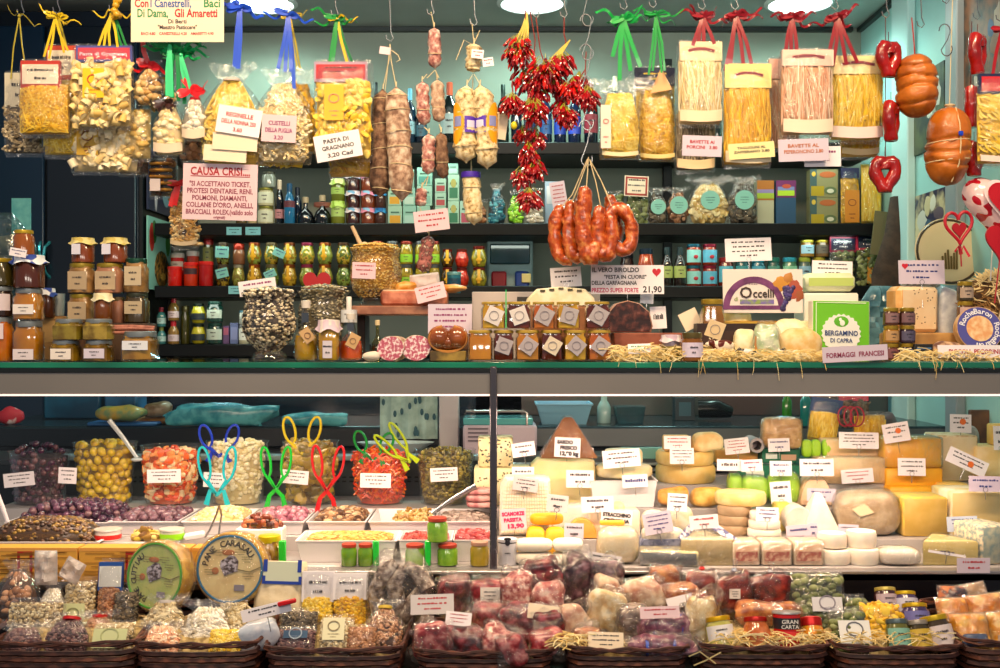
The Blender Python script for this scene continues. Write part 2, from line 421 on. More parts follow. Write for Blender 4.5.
def bag(label,x0,y0,x1,y1,Y,kind,p,d=.05,header=None,band=None,sticker=None,gather=0,group=None,name='hanging_pasta_bag',cat='bag of pasta',n=None,seed=None,z=None,rz=0,tie=None,fillname='pasta',tilt=0,fm=None,head=.0):
 """clear bag; header=(px height, face colour, border colour, writing colour, text, px inset left, right), band=(px height, colour)"""
 s=S(Y);w,h=(x1-x0)*s,(y1-y0)*s
 zb=Z(y1,Y)if z is None else z
 o=E(name,label,cat,(X((x0+x1)/2,Y),Y,zb),rz,group,radians(tilt))
 sd=seed or int(x0*7+y0*3+y1)
 fh=h-(header[0]*s*.8 if header else 0)
 fb=filling(kind,w*.95,fh*(.84 if gather else.96),d*.92,sd,n,3,gather and gather*.8)
 if fm is None:fb2=P(fillname,fb,pal(p),o,(0,0,fh*.02),stuff=True)
 mb=MB()
 if gather:
  mb.pillow(w,h*.86,d,12,16,0,0,0,.006,sd,top=gather)
  for q in range(7):
   a=-1+2*q/6;mb.tube([(a*w*gather*.35,0,h*.84),(a*w*gather*.7,.004*sin(q*2.1),h*.95),(a*w*gather*1.0+.004,.008*sin(q*3.1),h*1.02)],1,4,flat=(w*gather*.16,.0004))
 else:
  mb.pillow(w,h,d,12,16,0,0,0,.005,sd)
  mb.box(0,0,-.006,w*.9,.001,.01);mb.box(0,0,h-.006,w*.92,.001,.014)
 P('clear_wrapper',mb,FILM(),o)
 if tie:
  mb=MB();mb.lathe([(0,-.004),(w*gather*.3+.004,-.003),(w*gather*.3+.005,.003),(0,.005)],10,0,0,h*.86)
  P('tie',mb,mat(tie,.4),o)
 if header:
  hp,c1,c2,fg,tx,il,ir=header;hh=hp*s;hw=w-(il+ir)*s;hx=(il-ir)/2*s
  mb=MB();mb.box(hx,-.008,h-hh,hw,.012,hh,m=0);
  if c2:mb.box(hx,-.0145,h-hh+hh*.14,hw*.92,.0012,hh*.72,m=1)
  P('header_card',mb,[mat(c2 or c1,.45),mat(c1,.45)],o)
  zz=h-hh
  if tx=='slot':
   mb=MB();mb.tube([(hx-hw*.3,-.0155,zz+hh*.52),(hx-hw*.1,-.0155,zz+hh*.62),(hx+hw*.1,-.0155,zz+hh*.62),(hx+hw*.32,-.0155,zz+hh*.5)],1,4,flat=(.0032,.0006),up=(0,1,0));P('slot_ribbon',mb,mat('#8a1020',.4),o)
  elif tx:
   mb=MB();dashes(mb,hw*.85,hh*.6,2 if tx=='d' else 3,-.0157,sd,hx,zz+hh*.5);P('header_print',mb,ink(fg),o,smooth=0)
 if band:
  bp,c1=band;bh=bp*s
  mb=MB();vs,fs=[],[]
  for i in range(11):
   u=-1+i/5
   for k in range(2):vs.append((u*w*.44,-d/2*prof(u*.88,-.55+k*.1)*1.08-.002,.004+bh*k+.006*(u*u)))
  fs=[(2*i,2*i+2,2*i+3,2*i+1)for i in range(10)];mb.add(vs,fs)
  vs2=[(v[0],v[1]+.001,v[2])for v in vs];mb.add(vs2,[f[::-1]for f in fs])
  P('paper_band',mb,mat(c1,.6),o)
 if sticker:
  sx,sz,sw,sh,c1,c2=sticker
  mb=MB();yy=-d/2*1.08
  mb.box(sx*w,yy,sz*h-sh*h/2,sw*w,.001,sh*h,m=0)
  mb.tube([(sx*w+sw*w*.26*cos(a),yy-.001,sz*h+sh*h*.12+sw*w*.22*sin(a))for a in[i*2*pi/14 for i in range(14)]],.0016,4,True,m=1)
  dashes(mb,sw*w*.7,sh*h*.25,2,yy-.001,sd,sx*w,sz*h-sh*h*.3,m=1)
  P('sticker',mb,[mat(c1,.4),mat(c2,.5)],o)
 o['h']=h;del o['h']
 return o
def ribbon(o,knot,ends,Y,c,bow=0,width=.0035,curls=0,name='ribbon',seed=1):
 """ribbons from a knot (px,py) down to each end (px,py); bow = loops at the knot"""
 L=loc_of(o);r=random.Random(seed);mb=MB()
 k=Vector((X(knot[0],Y),Y-.01,Z(knot[1],Y)))-L
 for i,e in enumerate(ends):
  q=Vector((X(e[0],Y),Y-.012,Z(e[1],Y)))-L;md=(k+q)/2+Vector((r.uniform(-.004,.004),r.uniform(-.008,0),0))
  mb.tube([k,md,q],1,4,flat=(width,.0005),m=0,up=(0,1,0))
 for i in range(bow):
  a=r.uniform(-.5,.6)if i%2 else pi-r.uniform(-.5,.6);L2=r.uniform(.018,.035);pts=[]
  for t in range(9):
   f=t/8;rad=L2*sin(pi*f);aa=a+(f-.5)*.9
   pts.append(k+Vector((rad*cos(aa),-.006*f+.003*i%.01,rad*sin(aa)*.8)))
  mb.tube(pts,1,4,flat=(width*.9,.0005),up=(0,1,0))
 for i in range(curls):
  sg=-1 if i%2 else 1;L2=r.uniform(.03,.07);dz=r.uniform(-.03,.03);pts=[k+Vector((sg*L2*f,-.008*sin(f*9+i),dz*f+.008*sin(f*7+i)))for f in[j/9 for j in range(10)]]
  mb.tube(pts,1,4,flat=(width*.7,.0005),up=(0,1,0))
 mb.blob(k.x,k.y,k.z,.005,.004,.005,8,5)
 return P(name,mb,mat(c,.3,coat=.3),o)
RAILZ=2.19
def hook(px,py,Y,label,n=1,group=None):
 """steel S hook hung from the rail, its lower crook at (px,py)"""
 x,z=X(px,Y),Z(py,Y);mb=MB()
 pts=[(x+.006,Y,RAILZ-.002),(x+.008,Y,RAILZ+.010),(x,Y,RAILZ+.016),(x-.007,Y,RAILZ+.006),(x-.002,Y,RAILZ-.03),(x,Y,(RAILZ+z)/2),(x+.002,Y,z+.02),(x+.008,Y,z+.004),(x+.002,Y,z-.004),(x-.008,Y,z+.002),(x-.010,Y,z+.012)]
 mb.tube(pts,.0014,6)
 return ONE('steel_hook',label,'hook',mb,STEEL(),group=group)
 # jars, bottles, boxes
JSH={'cyl':[(0,0),(.92,0),(1,.04),(1,.80),(.86,.90),(.86,1)],'round':[(0,0),(.62,0),(.8,.06),(1,.42),(.98,.55),(.78,.84),(.72,.9),(.72,1)],'hex':[(0,0),(.95,0),(1,.03),(1,.82),(.84,.92),(.84,1)],'tub':[(0,0),(.8,0),(.84,.03),(1,1)],'can':[(0,0),(.97,0),(1,.02),(1,1)]}
def jar(label,x0,y0,x1,y1,Y,cont,lid='#c9a227',z=None,lab=None,shape='cyl',lidh=.15,group=None,tag=None,cloth=None,clear=False,name='jar',cat='jar',n=20,lines=2,lidrough=.3,band=None,fg='k',sq=0,rz=0,tilt=0,lr=1.04,lean=0,labf=.98):
 s=S(Y);w,h=(x1-x0)*s,(y1-y0)*s;r0=w/2;zb=Z(y1,Y)if z is None else z
 o=E(name,label,cat,(X((x0+x1)/2,Y),Y,zb),rz,group,radians(tilt),lean)
 n=6 if shape=='hex' else n;bh=h*(1-lidh*.75);pr=[(a*r0,b*bh)for a,b in JSH[shape]]
 cm=cont if not isinstance(cont,str)else mat(cont,.15,coat=.6)
 if clear:
  mb=MB();mb.lathe([(a*.93,.003+b*.93)for a,b in pr]+[(0,.003+bh*.93)],n,sq=sq);P('filling',mb,cm,o)
  mb=MB();mb.lathe(pr,n,sq=sq);P('glass',mb,GLASS(),o)
 else:
  mb=MB();mb.lathe(pr+[(0,bh)],n,sq=sq);P('glass',mb,cm,o)
 if lid:
  lw=r0*(JSH[shape][-1][0])*lr;mb=MB();mb.lathe([(0,0),(lw,0),(lw*1.02,h*lidh*.2),(lw,h*lidh*.9),(lw*.9,h*lidh),(0,h*lidh)],max(n,16)if shape!='hex' else 16,0,0,h*(1-lidh))
  P('lid',mb,mat(lid,lidrough,.5 if lidrough<.35 else 0),o)
 if lab:
  c,a,b=lab[:3];mb=MB();vs,fs=[],[];wd=lab[3]if len(lab)>3 else 1.2
  for i in range(9):
   t=-wd+2*wd*i/8;rr=r0*1.015
   for k in(a,b):vs.append((rr*sin(t),-rr*cos(t),k*h))
  fs=[(2*i,2*i+2,2*i+3,2*i+1)for i in range(8)]
  if shape=='hex' or sq:mb.box(0,-r0*(.90 if shape=='hex' else 1.0+.0*sq),a*h,w*min(.95,wd*.6),.001,(b-a)*h)
  else:mb.add(vs,fs)
  if lines:
   dashes(mb,w*.5,(b-a)*h*.7,lines,-r0*1.03,int(x0*3+y0),0,(a+b)/2*h,m=1)
  P('paper_label',mb,[mat(c,.5),ink(fg)],o)
 if band:
  c,a,b=band;mb=MB();mb.lathe([(r0*1.012,a*h),(r0*1.02,(a+b)/2*h),(r0*1.012,b*h)],n);P('printed_band',mb,mat(c,.4),o)
 if tag:
  c,ang,sz=tag;mb=MB();M=rot(.12,radians(ang),0,(r0*.05,-r0*1.05-.002,h*.5));t=sz*s
  mb.box(0,0,-t/2,t,.001,t,M=M,m=0);mb.tube([M@Vector((t*.28*cos(a),-.001,t*.28*sin(a)))for a in[i*2*pi/12 for i in range(12)]],.0009,4,True,m=1)
  dashes(mb,t*.3,t*.3,2,0,int(x0),0,0,m=1)if False else None
  P('paper_tag',mb,[mat(c,.55),mat('#8d8288',.6)],o)
 if cloth:
  c,c2=cloth;lw=r0*1.0;mb=MB();rows=[];vs,fs=[(0,0,h*1.01)],[];nn=24
  for j,(rr,zz)in enumerate(((.5,1.015),(.98,1.0),(1.0,.86),(1.18,.74))):
   for i in range(nn):
    a=2*pi*i/nn;k=1+(.1*sin(a*6)if j==3 else.03*sin(a*6)if j==2 else 0);vs.append((lw*rr*k*cos(a),lw*rr*k*sin(a),h*(zz+(.05*sin(a*4+1)if j==3 else 0))))
  for i in range(nn):
   j2=(i+1)%nn;fs.append((0,1+i,1+j2))
   for j in range(3):a=1+j*nn;fs.append((a+i,a+nn+i,a+nn+j2,a+j2))
  mb.add(vs,fs);P('cloth_cover',mb,mat(c,.8,c2=c2,sc=45,lo=.48,hi=.52,det=0),o)
 return o
def bottle(label,x0,y0,x1,y1,Y,c,cap='#7a1c1c',z=None,lab=None,group=None,name='wine_bottle',cat='bottle',sh='wine',fg='k',capf=.2,coat=.8):
 s=S(Y);w,h=(x1-x0)*s,(y1-y0)*s;r=w/2;zb=Z(y1,Y)if z is None else z
 o=E(name,label,cat,(X((x0+x1)/2,Y),Y,zb),0,group)
 pr={'wine':[(0,0),(.95,0),(1,.02),(1,.6),(.9,.66),(.4,.76),(.34,.8),(.34,1),(0,1)],'flask':[(0,0),(.8,0),(1,.06),(1.0,.3),(.8,.46),(.35,.58),(.26,.64),(.26,.9),(.34,.92),(.34,1),(0,1)],'bell':[(0,0),(.95,0),(1,.03),(.98,.4),(.6,.62),(.32,.72),(.3,1),(0,1)],'sauce':[(0,0),(.95,0),(1,.03),(1,.55),(.7,.7),(.45,.78),(.45,1),(0,1)]}[sh]
 mb=MB();mb.lathe([(a*r,b*h)for a,b in pr],18);P('glass',mb,c if not isinstance(c,str)else mat(c,.08,coat=coat),o)
 if cap:
  q=pr[-2][0]*r*1.12;mb=MB();mb.lathe([(q,h*(1-capf)),(q,h),(q*.8,h*1.01),(0,h*1.01)],14);P('capsule',mb,mat(cap,.35),o)
 if lab:
  cc,a,b=lab;mb=MB();mb.lathe([(r*1.01,a*h),(r*1.015,(a+b)/2*h),(r*1.01,b*h)],18,m=0);dashes(mb,w*.6,(b-a)*h*.6,2,-r*1.03,int(x0),0,(a+b)/2*h,m=1)
  P('paper_label',mb,[mat(cc,.5),ink(fg)],o)
 return o
def carton(label,x0,y0,x1,y1,Y,c,panels=(),z=None,d=.05,group=None,name='carton',cat='box',rz=0,b=.001,lean=0,lines=0,fg='k'):
 """printed box; panels = (u0, v0, u1, v1, colour) in shares of the front; round panels have a sixth item"""
 s=S(Y);w,h=(x1-x0)*s,(y1-y0)*s;zb=Z(y1,Y)if z is None else z
 o=E(name,label,cat,(X((x0+x1)/2,Y),Y,zb),rz,group,0,lean)
 mb=MB();mb.box(0,d/2,0,w,d,h,b);P('box_body',mb,mat(c,.5),o)
 for i,p in enumerate(panels):
  mb=MB();u0,v0,u1,v1,pc=p[:5]
  if len(p)>5:
   cx,cz=(u0+u1)/2-.5,(v0+v1)/2;pl=[(cx*w+(u1-u0)*w/2*cos(a),cz*h+(v1-v0)*h/2*sin(a))for a in[k*2*pi/20 for k in range(20)]];mb.prism(pl,-.0008-.0003*i,0)
  else:mb.box(((u0+u1)/2-.5)*w,-.0003-.00015*i,v0*h,(u1-u0)*w,.0008+.0003*i,(v1-v0)*h)
  P('printed_panel',mb,mat(pc,.5),o)
 if lines:
  mb=MB();dashes(mb,w*.7,h*.3,lines,-.002,int(x0+y0),0,h*.75);P('lettering',mb,ink(fg),o,smooth=0)
 return o
 # the room and the fixed furniture
TEALW=mat('#8fb8ac',.6,c2='#86ab9f',sc=3)
mb=MB();mb.box(0,.5,-.05,6,7,.05);ST('floor',mb,mat('#4a4642',.4,c2='#3c3936',sc=6))
mb=MB();mb.box(0,1.89,0,4.2,.06,2.6);ST('wall_back',mb,mat('#848a7e',.7,c2='#7e8478',sc=4))
mb=MB();mb.box(-2.06,1.4,0,.06,1.0,2.6);ST('wall_left',mb,mat('#54605e',.7))
mb=MB();mb.box(1.47,1.05,0,.06,1.62,2.6);ST('wall_right',mb,mat('#9fd0cc',.5,c2='#97c8c4',sc=3))
mb=MB();mb.box(0,1.14,2.535,4.2,1.44,.06);ST('ceiling',mb,mat('#b4b6b4',.7,c2='#aeb0ae',sc=5))
mb=MB();mb.box(-.3,1.845,2.517,3.4,.03,.016);ST('trim_1',mb,mat('#101a1c',.4))
mb=MB();mb.box(1.425,1.35,0,.03,.16,2.535,.004);ST('trim_2',mb,mat('#b7d6d4',.4))
mb=MB();mb.box(1.425,.9,0,.03,.09,2.535,.004);ST('trim_3',mb,mat('#8f9aa0',.35))
mb=MB();mb.box(1.43,1.1,2.516,.02,1.5,.016);ST('trim_4',mb,mat('#101a1c',.4))
for px,lb in((262,'round recessed ceiling lamp above the bags with blue ribbons'),(532,'round recessed ceiling lamp above the hanging chilli bunches'),(800,'round recessed ceiling lamp above the bags with dark red ribbons')):
 Y=1.5;o=E('ceiling_lamp',lb,'ceiling lamp',(X(px,Y),Y,2.533))
 mb=MB();mb.lathe([(.128,0),(.13,-.006),(.115,-.012),(.112,0)],28);P('trim_ring',mb,mat('#d8dcdc',.3),o)
 mb=MB();mb.lathe([(0,-.004),(.112,-.004),(.112,-.002),(0,-.002)],28);P('diffuser',mb,mat('#e6fff8',.4,emit=5),o)
o=E('refrigerator','tall dark navy refrigerator cabinet with two teal bar handles','refrigerator',(-1.62,1.5,0))
NAVY=mat('#0b1a2e',.35,c2='#08131f',sc=2)
mb=MB();mb.box(0,.17,0,.59,.34,2.5,.004);P('body',mb,NAVY,o)
for i,(a,b)in enumerate(((-.36,-.045),(-.035,.29))):
 mb=MB();mb.box((a+b)/2,-.012,.1,b-a,.02,2.34,.004);d_=P('door',mb,mat('#0a2740',.3)if i==0 else mat('#0c1826',.3),o)
 hx=b-.012 if i==0 else a+.012;sg=1 if i==0 else-1
 mb=MB();mb.tube([(hx,-.02,1.52),(hx+.006*sg,-.05,1.54),(hx+.012*sg,-.055,1.585),(hx+.006*sg,-.05,1.63),(hx,-.02,1.65)],.006,6);P('handle',mb,mat('#3f9aa6',.25,.6),d_)
mb=MB();mb.box(-.125,-.024,1.55,.07,.004,.26);P('poster',mb,mat('#5fb8bc',.5,c2='#7fd0cc',sc=20),o,label='pale teal notice sheet')
mb=MB();mb.box(.303,.17,.0,.012,.34,2.5);P('side_panel',mb,mat('#0d1418',.4),o)
for(za,zb,bg,kind)in((Z(290,1.62),Z(218,1.62),'#8fd6c8',0),(Z(212,1.62),Z(150,1.62),'#2a3350',1)):
 o=E('picture','teal food poster with red and green vegetables on the dark cabinet flank' if kind==0 else 'dark photograph of bottles on the cabinet flank above the food poster','picture',(-1.306,1.665,za))
 mb=MB();mb.box(.006,0,0,.006,.29,zb-za);P('sheet',mb,mat(bg,.4),o)
 for i,(y,z,ry,rz_,c)in enumerate(((-.1,.72,.03,.2,'#c8322a'),(-.07,.8,.03,.16,'#2f7a30'),(.1,.7,.03,.2,'#3a8a3a'),(.02,.3,.09,.26,'#b98a3c'),(.03,.22,.06,.12,'#d8c060'))if kind==0 else((-.05,.4,.02,.4,'#c8ccd4'),(.08,.35,.05,.22,'#7fb0c0'),(-.1,.6,.02,.3,'#7a6a9a'))):
  mb=MB();mb.blob(.0095,y,z*(zb-za),.001,ry,rz_*(zb-za),14,8);P('printed_motif',mb,mat(c,.5,c2='#203018' if i==3 else None,sc=60),o)
  # back shelves
SHZ={1:2.02,2:1.722,3:1.492,4:1.277}
BLK=mat('#070b0e',.4,c2='#0a0f12',sc=8,spec=.25)
for k,nm in((1,'highest black wall shelf holding the wine bottles'),(2,'black wall shelf holding tea boxes and clear sweet bags'),(3,'black wall shelf holding pickle jars and the red coffee tins'),(4,'lowest black wall shelf just above the counter glass')):
 mb=MB();mb.box(.06,1.68,SHZ[k]-.045,2.66,.35,.045,.003);ONE('wall_shelf',nm,'shelf',mb,BLK)
for px,lb in((668,'black upright shelf support between sauce bottles and red jars'),(166,'black upright shelf support beside the dark cabinet')):
 for a,b in((1,2),(2,3),(3,4)):
  pass
 mb=MB();mb.box(X(px,1.8),1.82,1.2,.035,.03,1.2,.002);ONE('shelf_upright',lb,'shelf support',mb,BLK)
o=E('fuse_box','grey wall fuse box with tinted window on the back wall','fuse box',(X(510,1.78),1.78,SHZ[3]+.003))
s_=S(1.78);mb=MB();mb.box(0,.03,0,46*s_,.06,52*s_,.006);P('housing',mb,mat('#8aa3a6',.4),o)
mb=MB();mb.box(0,-.005,24*s_,40*s_,.012,20*s_,.004);P('window',mb,mat('#16424a',.1,coat=.8),o)
mb=MB();mb.box(-11*s_,-.012,.002,15*s_,.03,16*s_,.006);P('socket',mb,mat('#8a1424',.4),o,label='red socket cover')
mb=MB();mb.box(12*s_,-.012,.002,14*s_,.03,16*s_,.006);P('socket',mb,mat('#0f3a8c',.4),o,label='blue socket cover');
mb=MB();mb.box(16*s_,-.03,.02,9*s_,.01,9*s_,.002);P('plug',mb,mat('#e8d890',.4),o)
for i,(px,py)in enumerate(((234,231),(253,231),(236,290))):
 Y=1.497;mb=MB();mb.box(0,0,0,15*S(Y),.002,8*S(Y),m=0);dashes(mb,13*S(Y),6*S(Y),2,-.0014,i,0,4*S(Y),m=1)
 ONE('shelf_ticket',['pale teal shelf ticket on the second shelf edge, nearer the red warning sign','pale teal shelf ticket on the second shelf edge, below the stacked mustard jars','pale teal shelf ticket on the third shelf edge behind the bean vase'][i],'shelf ticket',mb,[mat('#7cc4d0',.5),mat('#2c5a68',.5)],(X(px,Y),Y,Z(py+4,Y)))
 # posters and things on the side wall
def wallx(px):return 1.44*F/(px-500)-D
for(p0,p1,za,zb,nm,cc)in((914,946,1.93,2.20,'framed photograph of arches on the pale teal side wall',('#2c3030','#8a8878','#50583c')),(966,1012,1.96,2.40,'large photograph of food high on the side wall',('#30342e','#5a78a0','#8a5a3a')),(917,948,1.60,1.79,'dark blue photograph of a goose and wine hung on the side wall',('#141c44','#5a4a58','#c8b890'))):
 ya,yb=wallx(p1),wallx(p0);o=E('picture',nm,'picture',(1.437,(ya+yb)/2,za));L_=yb-ya;h_=zb-za
 mb=MB();mb.box(0,0,0,.008,L_,h_,.001);P('sheet',mb,mat(cc[0],.4,c2=cc[2],sc=14),o)
 r_=random.Random(int(p0))
 for i in range(5):
  mb=MB();mb.blob(-.0045,r_.uniform(-.32,.32)*L_,r_.uniform(.2,.8)*h_,.001,L_*r_.uniform(.06,.17),h_*r_.uniform(.06,.2),12,6,.5,30,i);P('printed_motif',mb,mat(['#c0bcb0',cc[1],'#30506a','#d8d2c0',cc[2]][i],.5),o)
mb=MB();mb.tube([(X(905,1.35),1.38,1.80),(X(903,1.35),1.36,1.66),(X(896,1.35),1.36,1.52),(X(900,1.35),1.36,1.36)],[.6,.9,1.2,1.3],10,flat=(.05,.018));ONE('apron','dark brown apron hanging at the side wall behind the pasta bags','apron',mb,mat('#2a1c14',.8,c2='#3c2a1e',sc=30,bump=.5,bsc=60))
mb=MB();mb.box(0,0,0,.09,.004,.16);ONE('cardboard_sheet','olive brown cardboard sheet standing behind the apron','cardboard',mb,mat('#6a6444',.8),(X(884,1.45),1.47,1.60),(0,.12,0))
o=E('decorative_plate','round cream plate with dark rim leaning behind the red heart stick','plate',(X(957,.75),.80,Z(285,.75)),0,None,0,-.15)
mb=MB();mb.lathe([(0,0),(.1,0),(.105,.006),(.098,.010),(.07,.006),(0,.005)],32,M=Matrix.Translation((0,0,.105))@Matrix.Rotation(pi/2,4,'X'));P('dish',mb,mat('#cfc09a',.4),o)
mb=MB();mb.tube([(.098*cos(a),-.009,.105+.098*sin(a))for a in[i*2*pi/32 for i in range(32)]],.004,6,True);P('rim_band',mb,mat('#3a2a18',.4),o)
mb=MB()
for i in range(6):mb.tube([(-.02+.008*i,-.008,.05),(-.022+.009*i,-.009,.09+.01*(i%3))],.003,5)
P('painted_motif',mb,mat('#6a5a30',.5),o)
# rear worktop seen through the case
o=E('rear_worktop','long steel and dark glass worktop behind the display case','worktop',(0,1.22,0))
mb=MB();mb.box(-.13,0,.985,3.12,.50,.035,.004);P('top',mb,mat('#2a4048',.25,.5,c2='#22363e',sc=5),o)
for a,b,c in((-1.69,-.02,'#141e26'),(.02,1.43,'#6c7478')):mb=MB();mb.box((a+b)/2,-.245,.955,b-a,.012,.06,.003);P('front_edge',mb,mat(c,.35,.3),o)
mb=MB();mb.box(-.13,.02,0,3.12,.42,.98);P('cabinet_front',mb,mat('#0e1a20',.3),o)
mb=MB();mb.box(-.62,.245,1.02,1.4,.012,.19,.002);P('splashback',mb,mat('#0c1c2a',.15,coat=.5),o,label='dark glass splashback')
mb=MB();mb.box(.66,.245,1.02,1.5,.012,.19,.002);P('splashback',mb,mat('#3c4a4a',.3,c2='#504444',sc=4),o,label='grey green splashback')
# everything that hangs from the rail
YH=.14
mb=MB();mb.tube([(-1.5,YH,RAILZ),(1.5,YH,RAILZ)],.009,10)
for x in(-1.45,0,1.45):mb.tube([(x,YH,RAILZ),(x,YH,2.5),(x,.5,2.55)],.007,8)
ONE('hanging_rail','steel rail over the counter from which the bags and sausages hang','rail',mb,STEEL())
def HK(px,py,Y,what):return hook(px,py,Y,f'steel S-hook holding {what}')
# bags at the far end by the cabinet
b=bag('dull brown mushroom pasta bag with white card, hanging before the dark cabinet',4,74,44,155,YH+.07,'worms','mush',.04,header=(34,'#c9c2ae',None,'k','d',3,6))
ribbon(b,(21,17),[(13,80),(29,78)],YH+.06,'#a89a2c',0,.0016,2,seed=3);HK(21,14,YH+.06,'the dull brown mushroom pasta bag')
b=bag('pasta bag with orange bordered card half hidden behind the straw pasta bag',43,47,79,157,YH+.05,'straw','yellow',.04,header=(34,'#f0e4cc','#c8452a','k','d',6,1))
ribbon(b,(60,18),[(66,52),(69,50)],YH+.05,'#b8a41e',0,.0022,0)
b=bag('clear bag of thin yellow straw pasta with red bordered cream card',19,62,72,136,YH,'straw','gold',.055,header=(27,'#f2e6d2','#b83226','k','d',4,10),n=420,tilt=0)
ribbon(b,(57,18),[(46,58),(51,60),(66,54),(70,52)],YH,'#d9bb1c',4,.0028,3,seed=5);HK(57,12,YH,'the two straw pasta bags')
b=bag('lower clear bag of large pale pasta rings with dim yellow label',70,122,141,173,YH+.06,'shells','cream',.05,sticker=(-.2,.62,.3,.6,'#c09a30','#7a3420'))
b=bag('clear bag of large pale pasta shells with red and blue header card',72,47,134,128,YH,'shells','pale',.06,header=(16,'#d23b52','#4a4f9a','w',None,6,0),sticker=(-.08,.52,.34,.36,'#f2c81c','#c8461c'),n=120)
mb=MB();letters(mb,'Pasta di Gragnano',.006,81*S(YH)-10*S(YH),.012,-.0157,.115);P('header_print',mb,mat('#e8e4f4',.5),b,smooth=0)
ribbon(b,(113,15),[(99,51),(105,52),(112,53),(120,54)],YH,'#e0c01e',0,.003,2,seed=8);ribbon(b,(116,16),[(124,50),(128,48)],YH,'#1f8a3a',0,.0026,0)
mb=MB();L0=loc_of(b)
for i in range(9):mb.blob(X(121,YH)-L0.x+R.uniform(-.01,.01),-.02+R.uniform(-.01,.01),Z(11,YH)-L0.z+R.uniform(-.02,.02),.009,.008,.009,8,6)
P('ribbon_rosette',mb,mat('#c99a1e',.3),b);HK(113,10,YH,'the pale pasta shell bags')
# small biscuit bags under the Canestrelli sign
BX=[('clear bag of round brown canestrelli biscuits tied with red ribbon',135,62,164,106,YH+.03,'balls','biscuit','#d81e2c',.4),('small bag of pale cookies behind the canestrelli bag',124,108,152,160,YH+.05,'balls','pale','#c9a23a',0),('clear bag of pale almond biscuits with brown tie and paper foot',153,98,186,156,YH,'balls','cream','#4a2418',.4),('small bag of white amaretti with red bow below the green rosette',182,92,208,142,YH-.01,'balls','white','#e0202c',.4),('small dim bag of amaretti hanging just above the red notice',180,122,206,162,YH+.07,'balls','nut','#2a7a3a',0),('bag of cookies at the lower edge of the biscuit cluster by the pasta rings',118,140,150,175,YH+.09,'balls','nut','#c9a23a',0),('bag of rolled wafers half hidden at the middle of the biscuit cluster',150,74,178,112,YH+.07,'chips','biscuit','#c9a23a',.4)]
for i,(lb,x0,y0,x1,y1,Y,kd,p,tc,g)in enumerate(BX):
 b=bag(lb,x0,y0,x1,y1,Y,kd,p,.045,gather=g,name='hanging_biscuit_bag',cat='bag of biscuits',tie=tc if g else None,fillname='biscuits',n=44,band=(9,'#e8d3b8')if i in(2,3)else None)
 if i==0:ribbon(b,(150,66),[(144,40)],Y,'#e0222c',3,.006,2,seed=4)
 if i==3:ribbon(b,(192,92),[(184,80),(200,98)],Y,'#e8202a',3,.006,1,seed=6)
 if i==2:ribbon(b,(166,104),[(160,112),(174,112)],Y,'#3a1c16',3,.004,1,seed=9)
g=E('hanging_ribbon_rosette','bunch of bright green curled ribbon above the biscuit bags','ribbon',(X(176,YH),YH,Z(60,YH)))
for i in range(4):ribbon(g,(170+4*i,46+2*i),[(168+6*i,96+3*i)],YH-.005+.004*i,'#18b060' if i%2 else '#0f8a48',7,.005,5,name='ribbon_loop',seed=20+i)
ribbon(g,(171,47),[(169,97),(173,98)],YH-.01,'#42d890',0,.005,0,name='ribbon_tail');ribbon(g,(182,56),[(187,86),(192,90)],YH-.01,'#42d890',0,.004,0,name='ribbon_tail')
hook(176,44,YH,'steel S-hook holding the green ribbon rosette')
b=bag('tall slim bag of dark chocolate wafers stacked in rows',149,158,178,197,YH+.1,'chips','brown',.035,n=6,name='hanging_biscuit_bag',cat='bag of biscuits',fillname='biscuits')
for i in range(5):
 mb=MB();mb.box(0,-.022,.012+i*.0165,.058,.012,.0075,.003);P('wafer_row',mb,mat('#c08a2a',.5,c2='#8a5a18',sc=80),b)
mb=MB();mb.box(-.012,-.031,.012,.026,.001,.03);P('paper_label',mb,mat('#e6d6d4',.5),b)
b=bag('bag of golden ring biscuits with red ribbon, hanging beside the red notice',170,190,200,248,YH+.12,'worms','biscuit',.04,name='hanging_biscuit_bag',cat='bag of biscuits',fillname='biscuits',band=(4,'#e0c8a0'))
ribbon(b,(180,184),[(172,207),(176,206)],YH+.09,'#d6201c',2,.006,0)
# the two paper notices
o=card(131,-16,224,42,YH-.04,'cream paper notice naming biscuits in coloured letters above the biscuit bags',bg='c',name='hanging_paper_notice',cat='paper notice',raw=True,lean=0,pin=0,txt=[('Con',-.46,.60,.20,'l','r',.15),('I Canestrelli,',-.29,.60,.20,'l','#2a5aa0',.44),('Baci',.46,.60,.20,'r','g',.25*.7),('Con',9,9,.01,'l','r',None)][:3]+[('Di Dama,',-.43,.43,.20,'l','g',.33),('Gli Amaretti',.43,.43,.20,'r','r',.46),('Di Berti',0,.32,.10,'c','k',None),('"Maestro Pasticcere"',0,.22,.10,'c','k',.42),('BACI 4.80    CANESTRELLI 4.20    AMARETTI 4.90',0,.12,.07,'c','r',.78),('Provate Anche',0,.82,.16,'c','b',.6)][:5])
card(182,163,258,221,YH-.02,'pale pink joke notice headed CAUSA CRISI in red',bg='p',name='hanging_paper_notice',cat='paper notice',raw=True,tilt=1.5,lean=0,pin=0,txt=[('CAUSA CRISI....',0,.80,.20,'c','#a01628',.8),('"SI ACCETTANO TICKET,',0,.60,.125,'c','#8a3a52',.82),('PROTESI DENTARIE, RENI,',0,.475,.125,'c','#8a3a52',.88),('POLMONI, DIAMANTI,',0,.35,.125,'c','#8a3a52',.74),("COLLANE D'ORO, ANELLI,",0,.225,.125,'c','#8a3a52',.9),('BRACCIALI, ROLEX,(valido solo',0,.10,.125,'c','#8a3a52',.9),('originali)',0,.025,.07,'c','#8a3a52',.16),('______________',0,.79,.14,'c','#a01628',.8)])
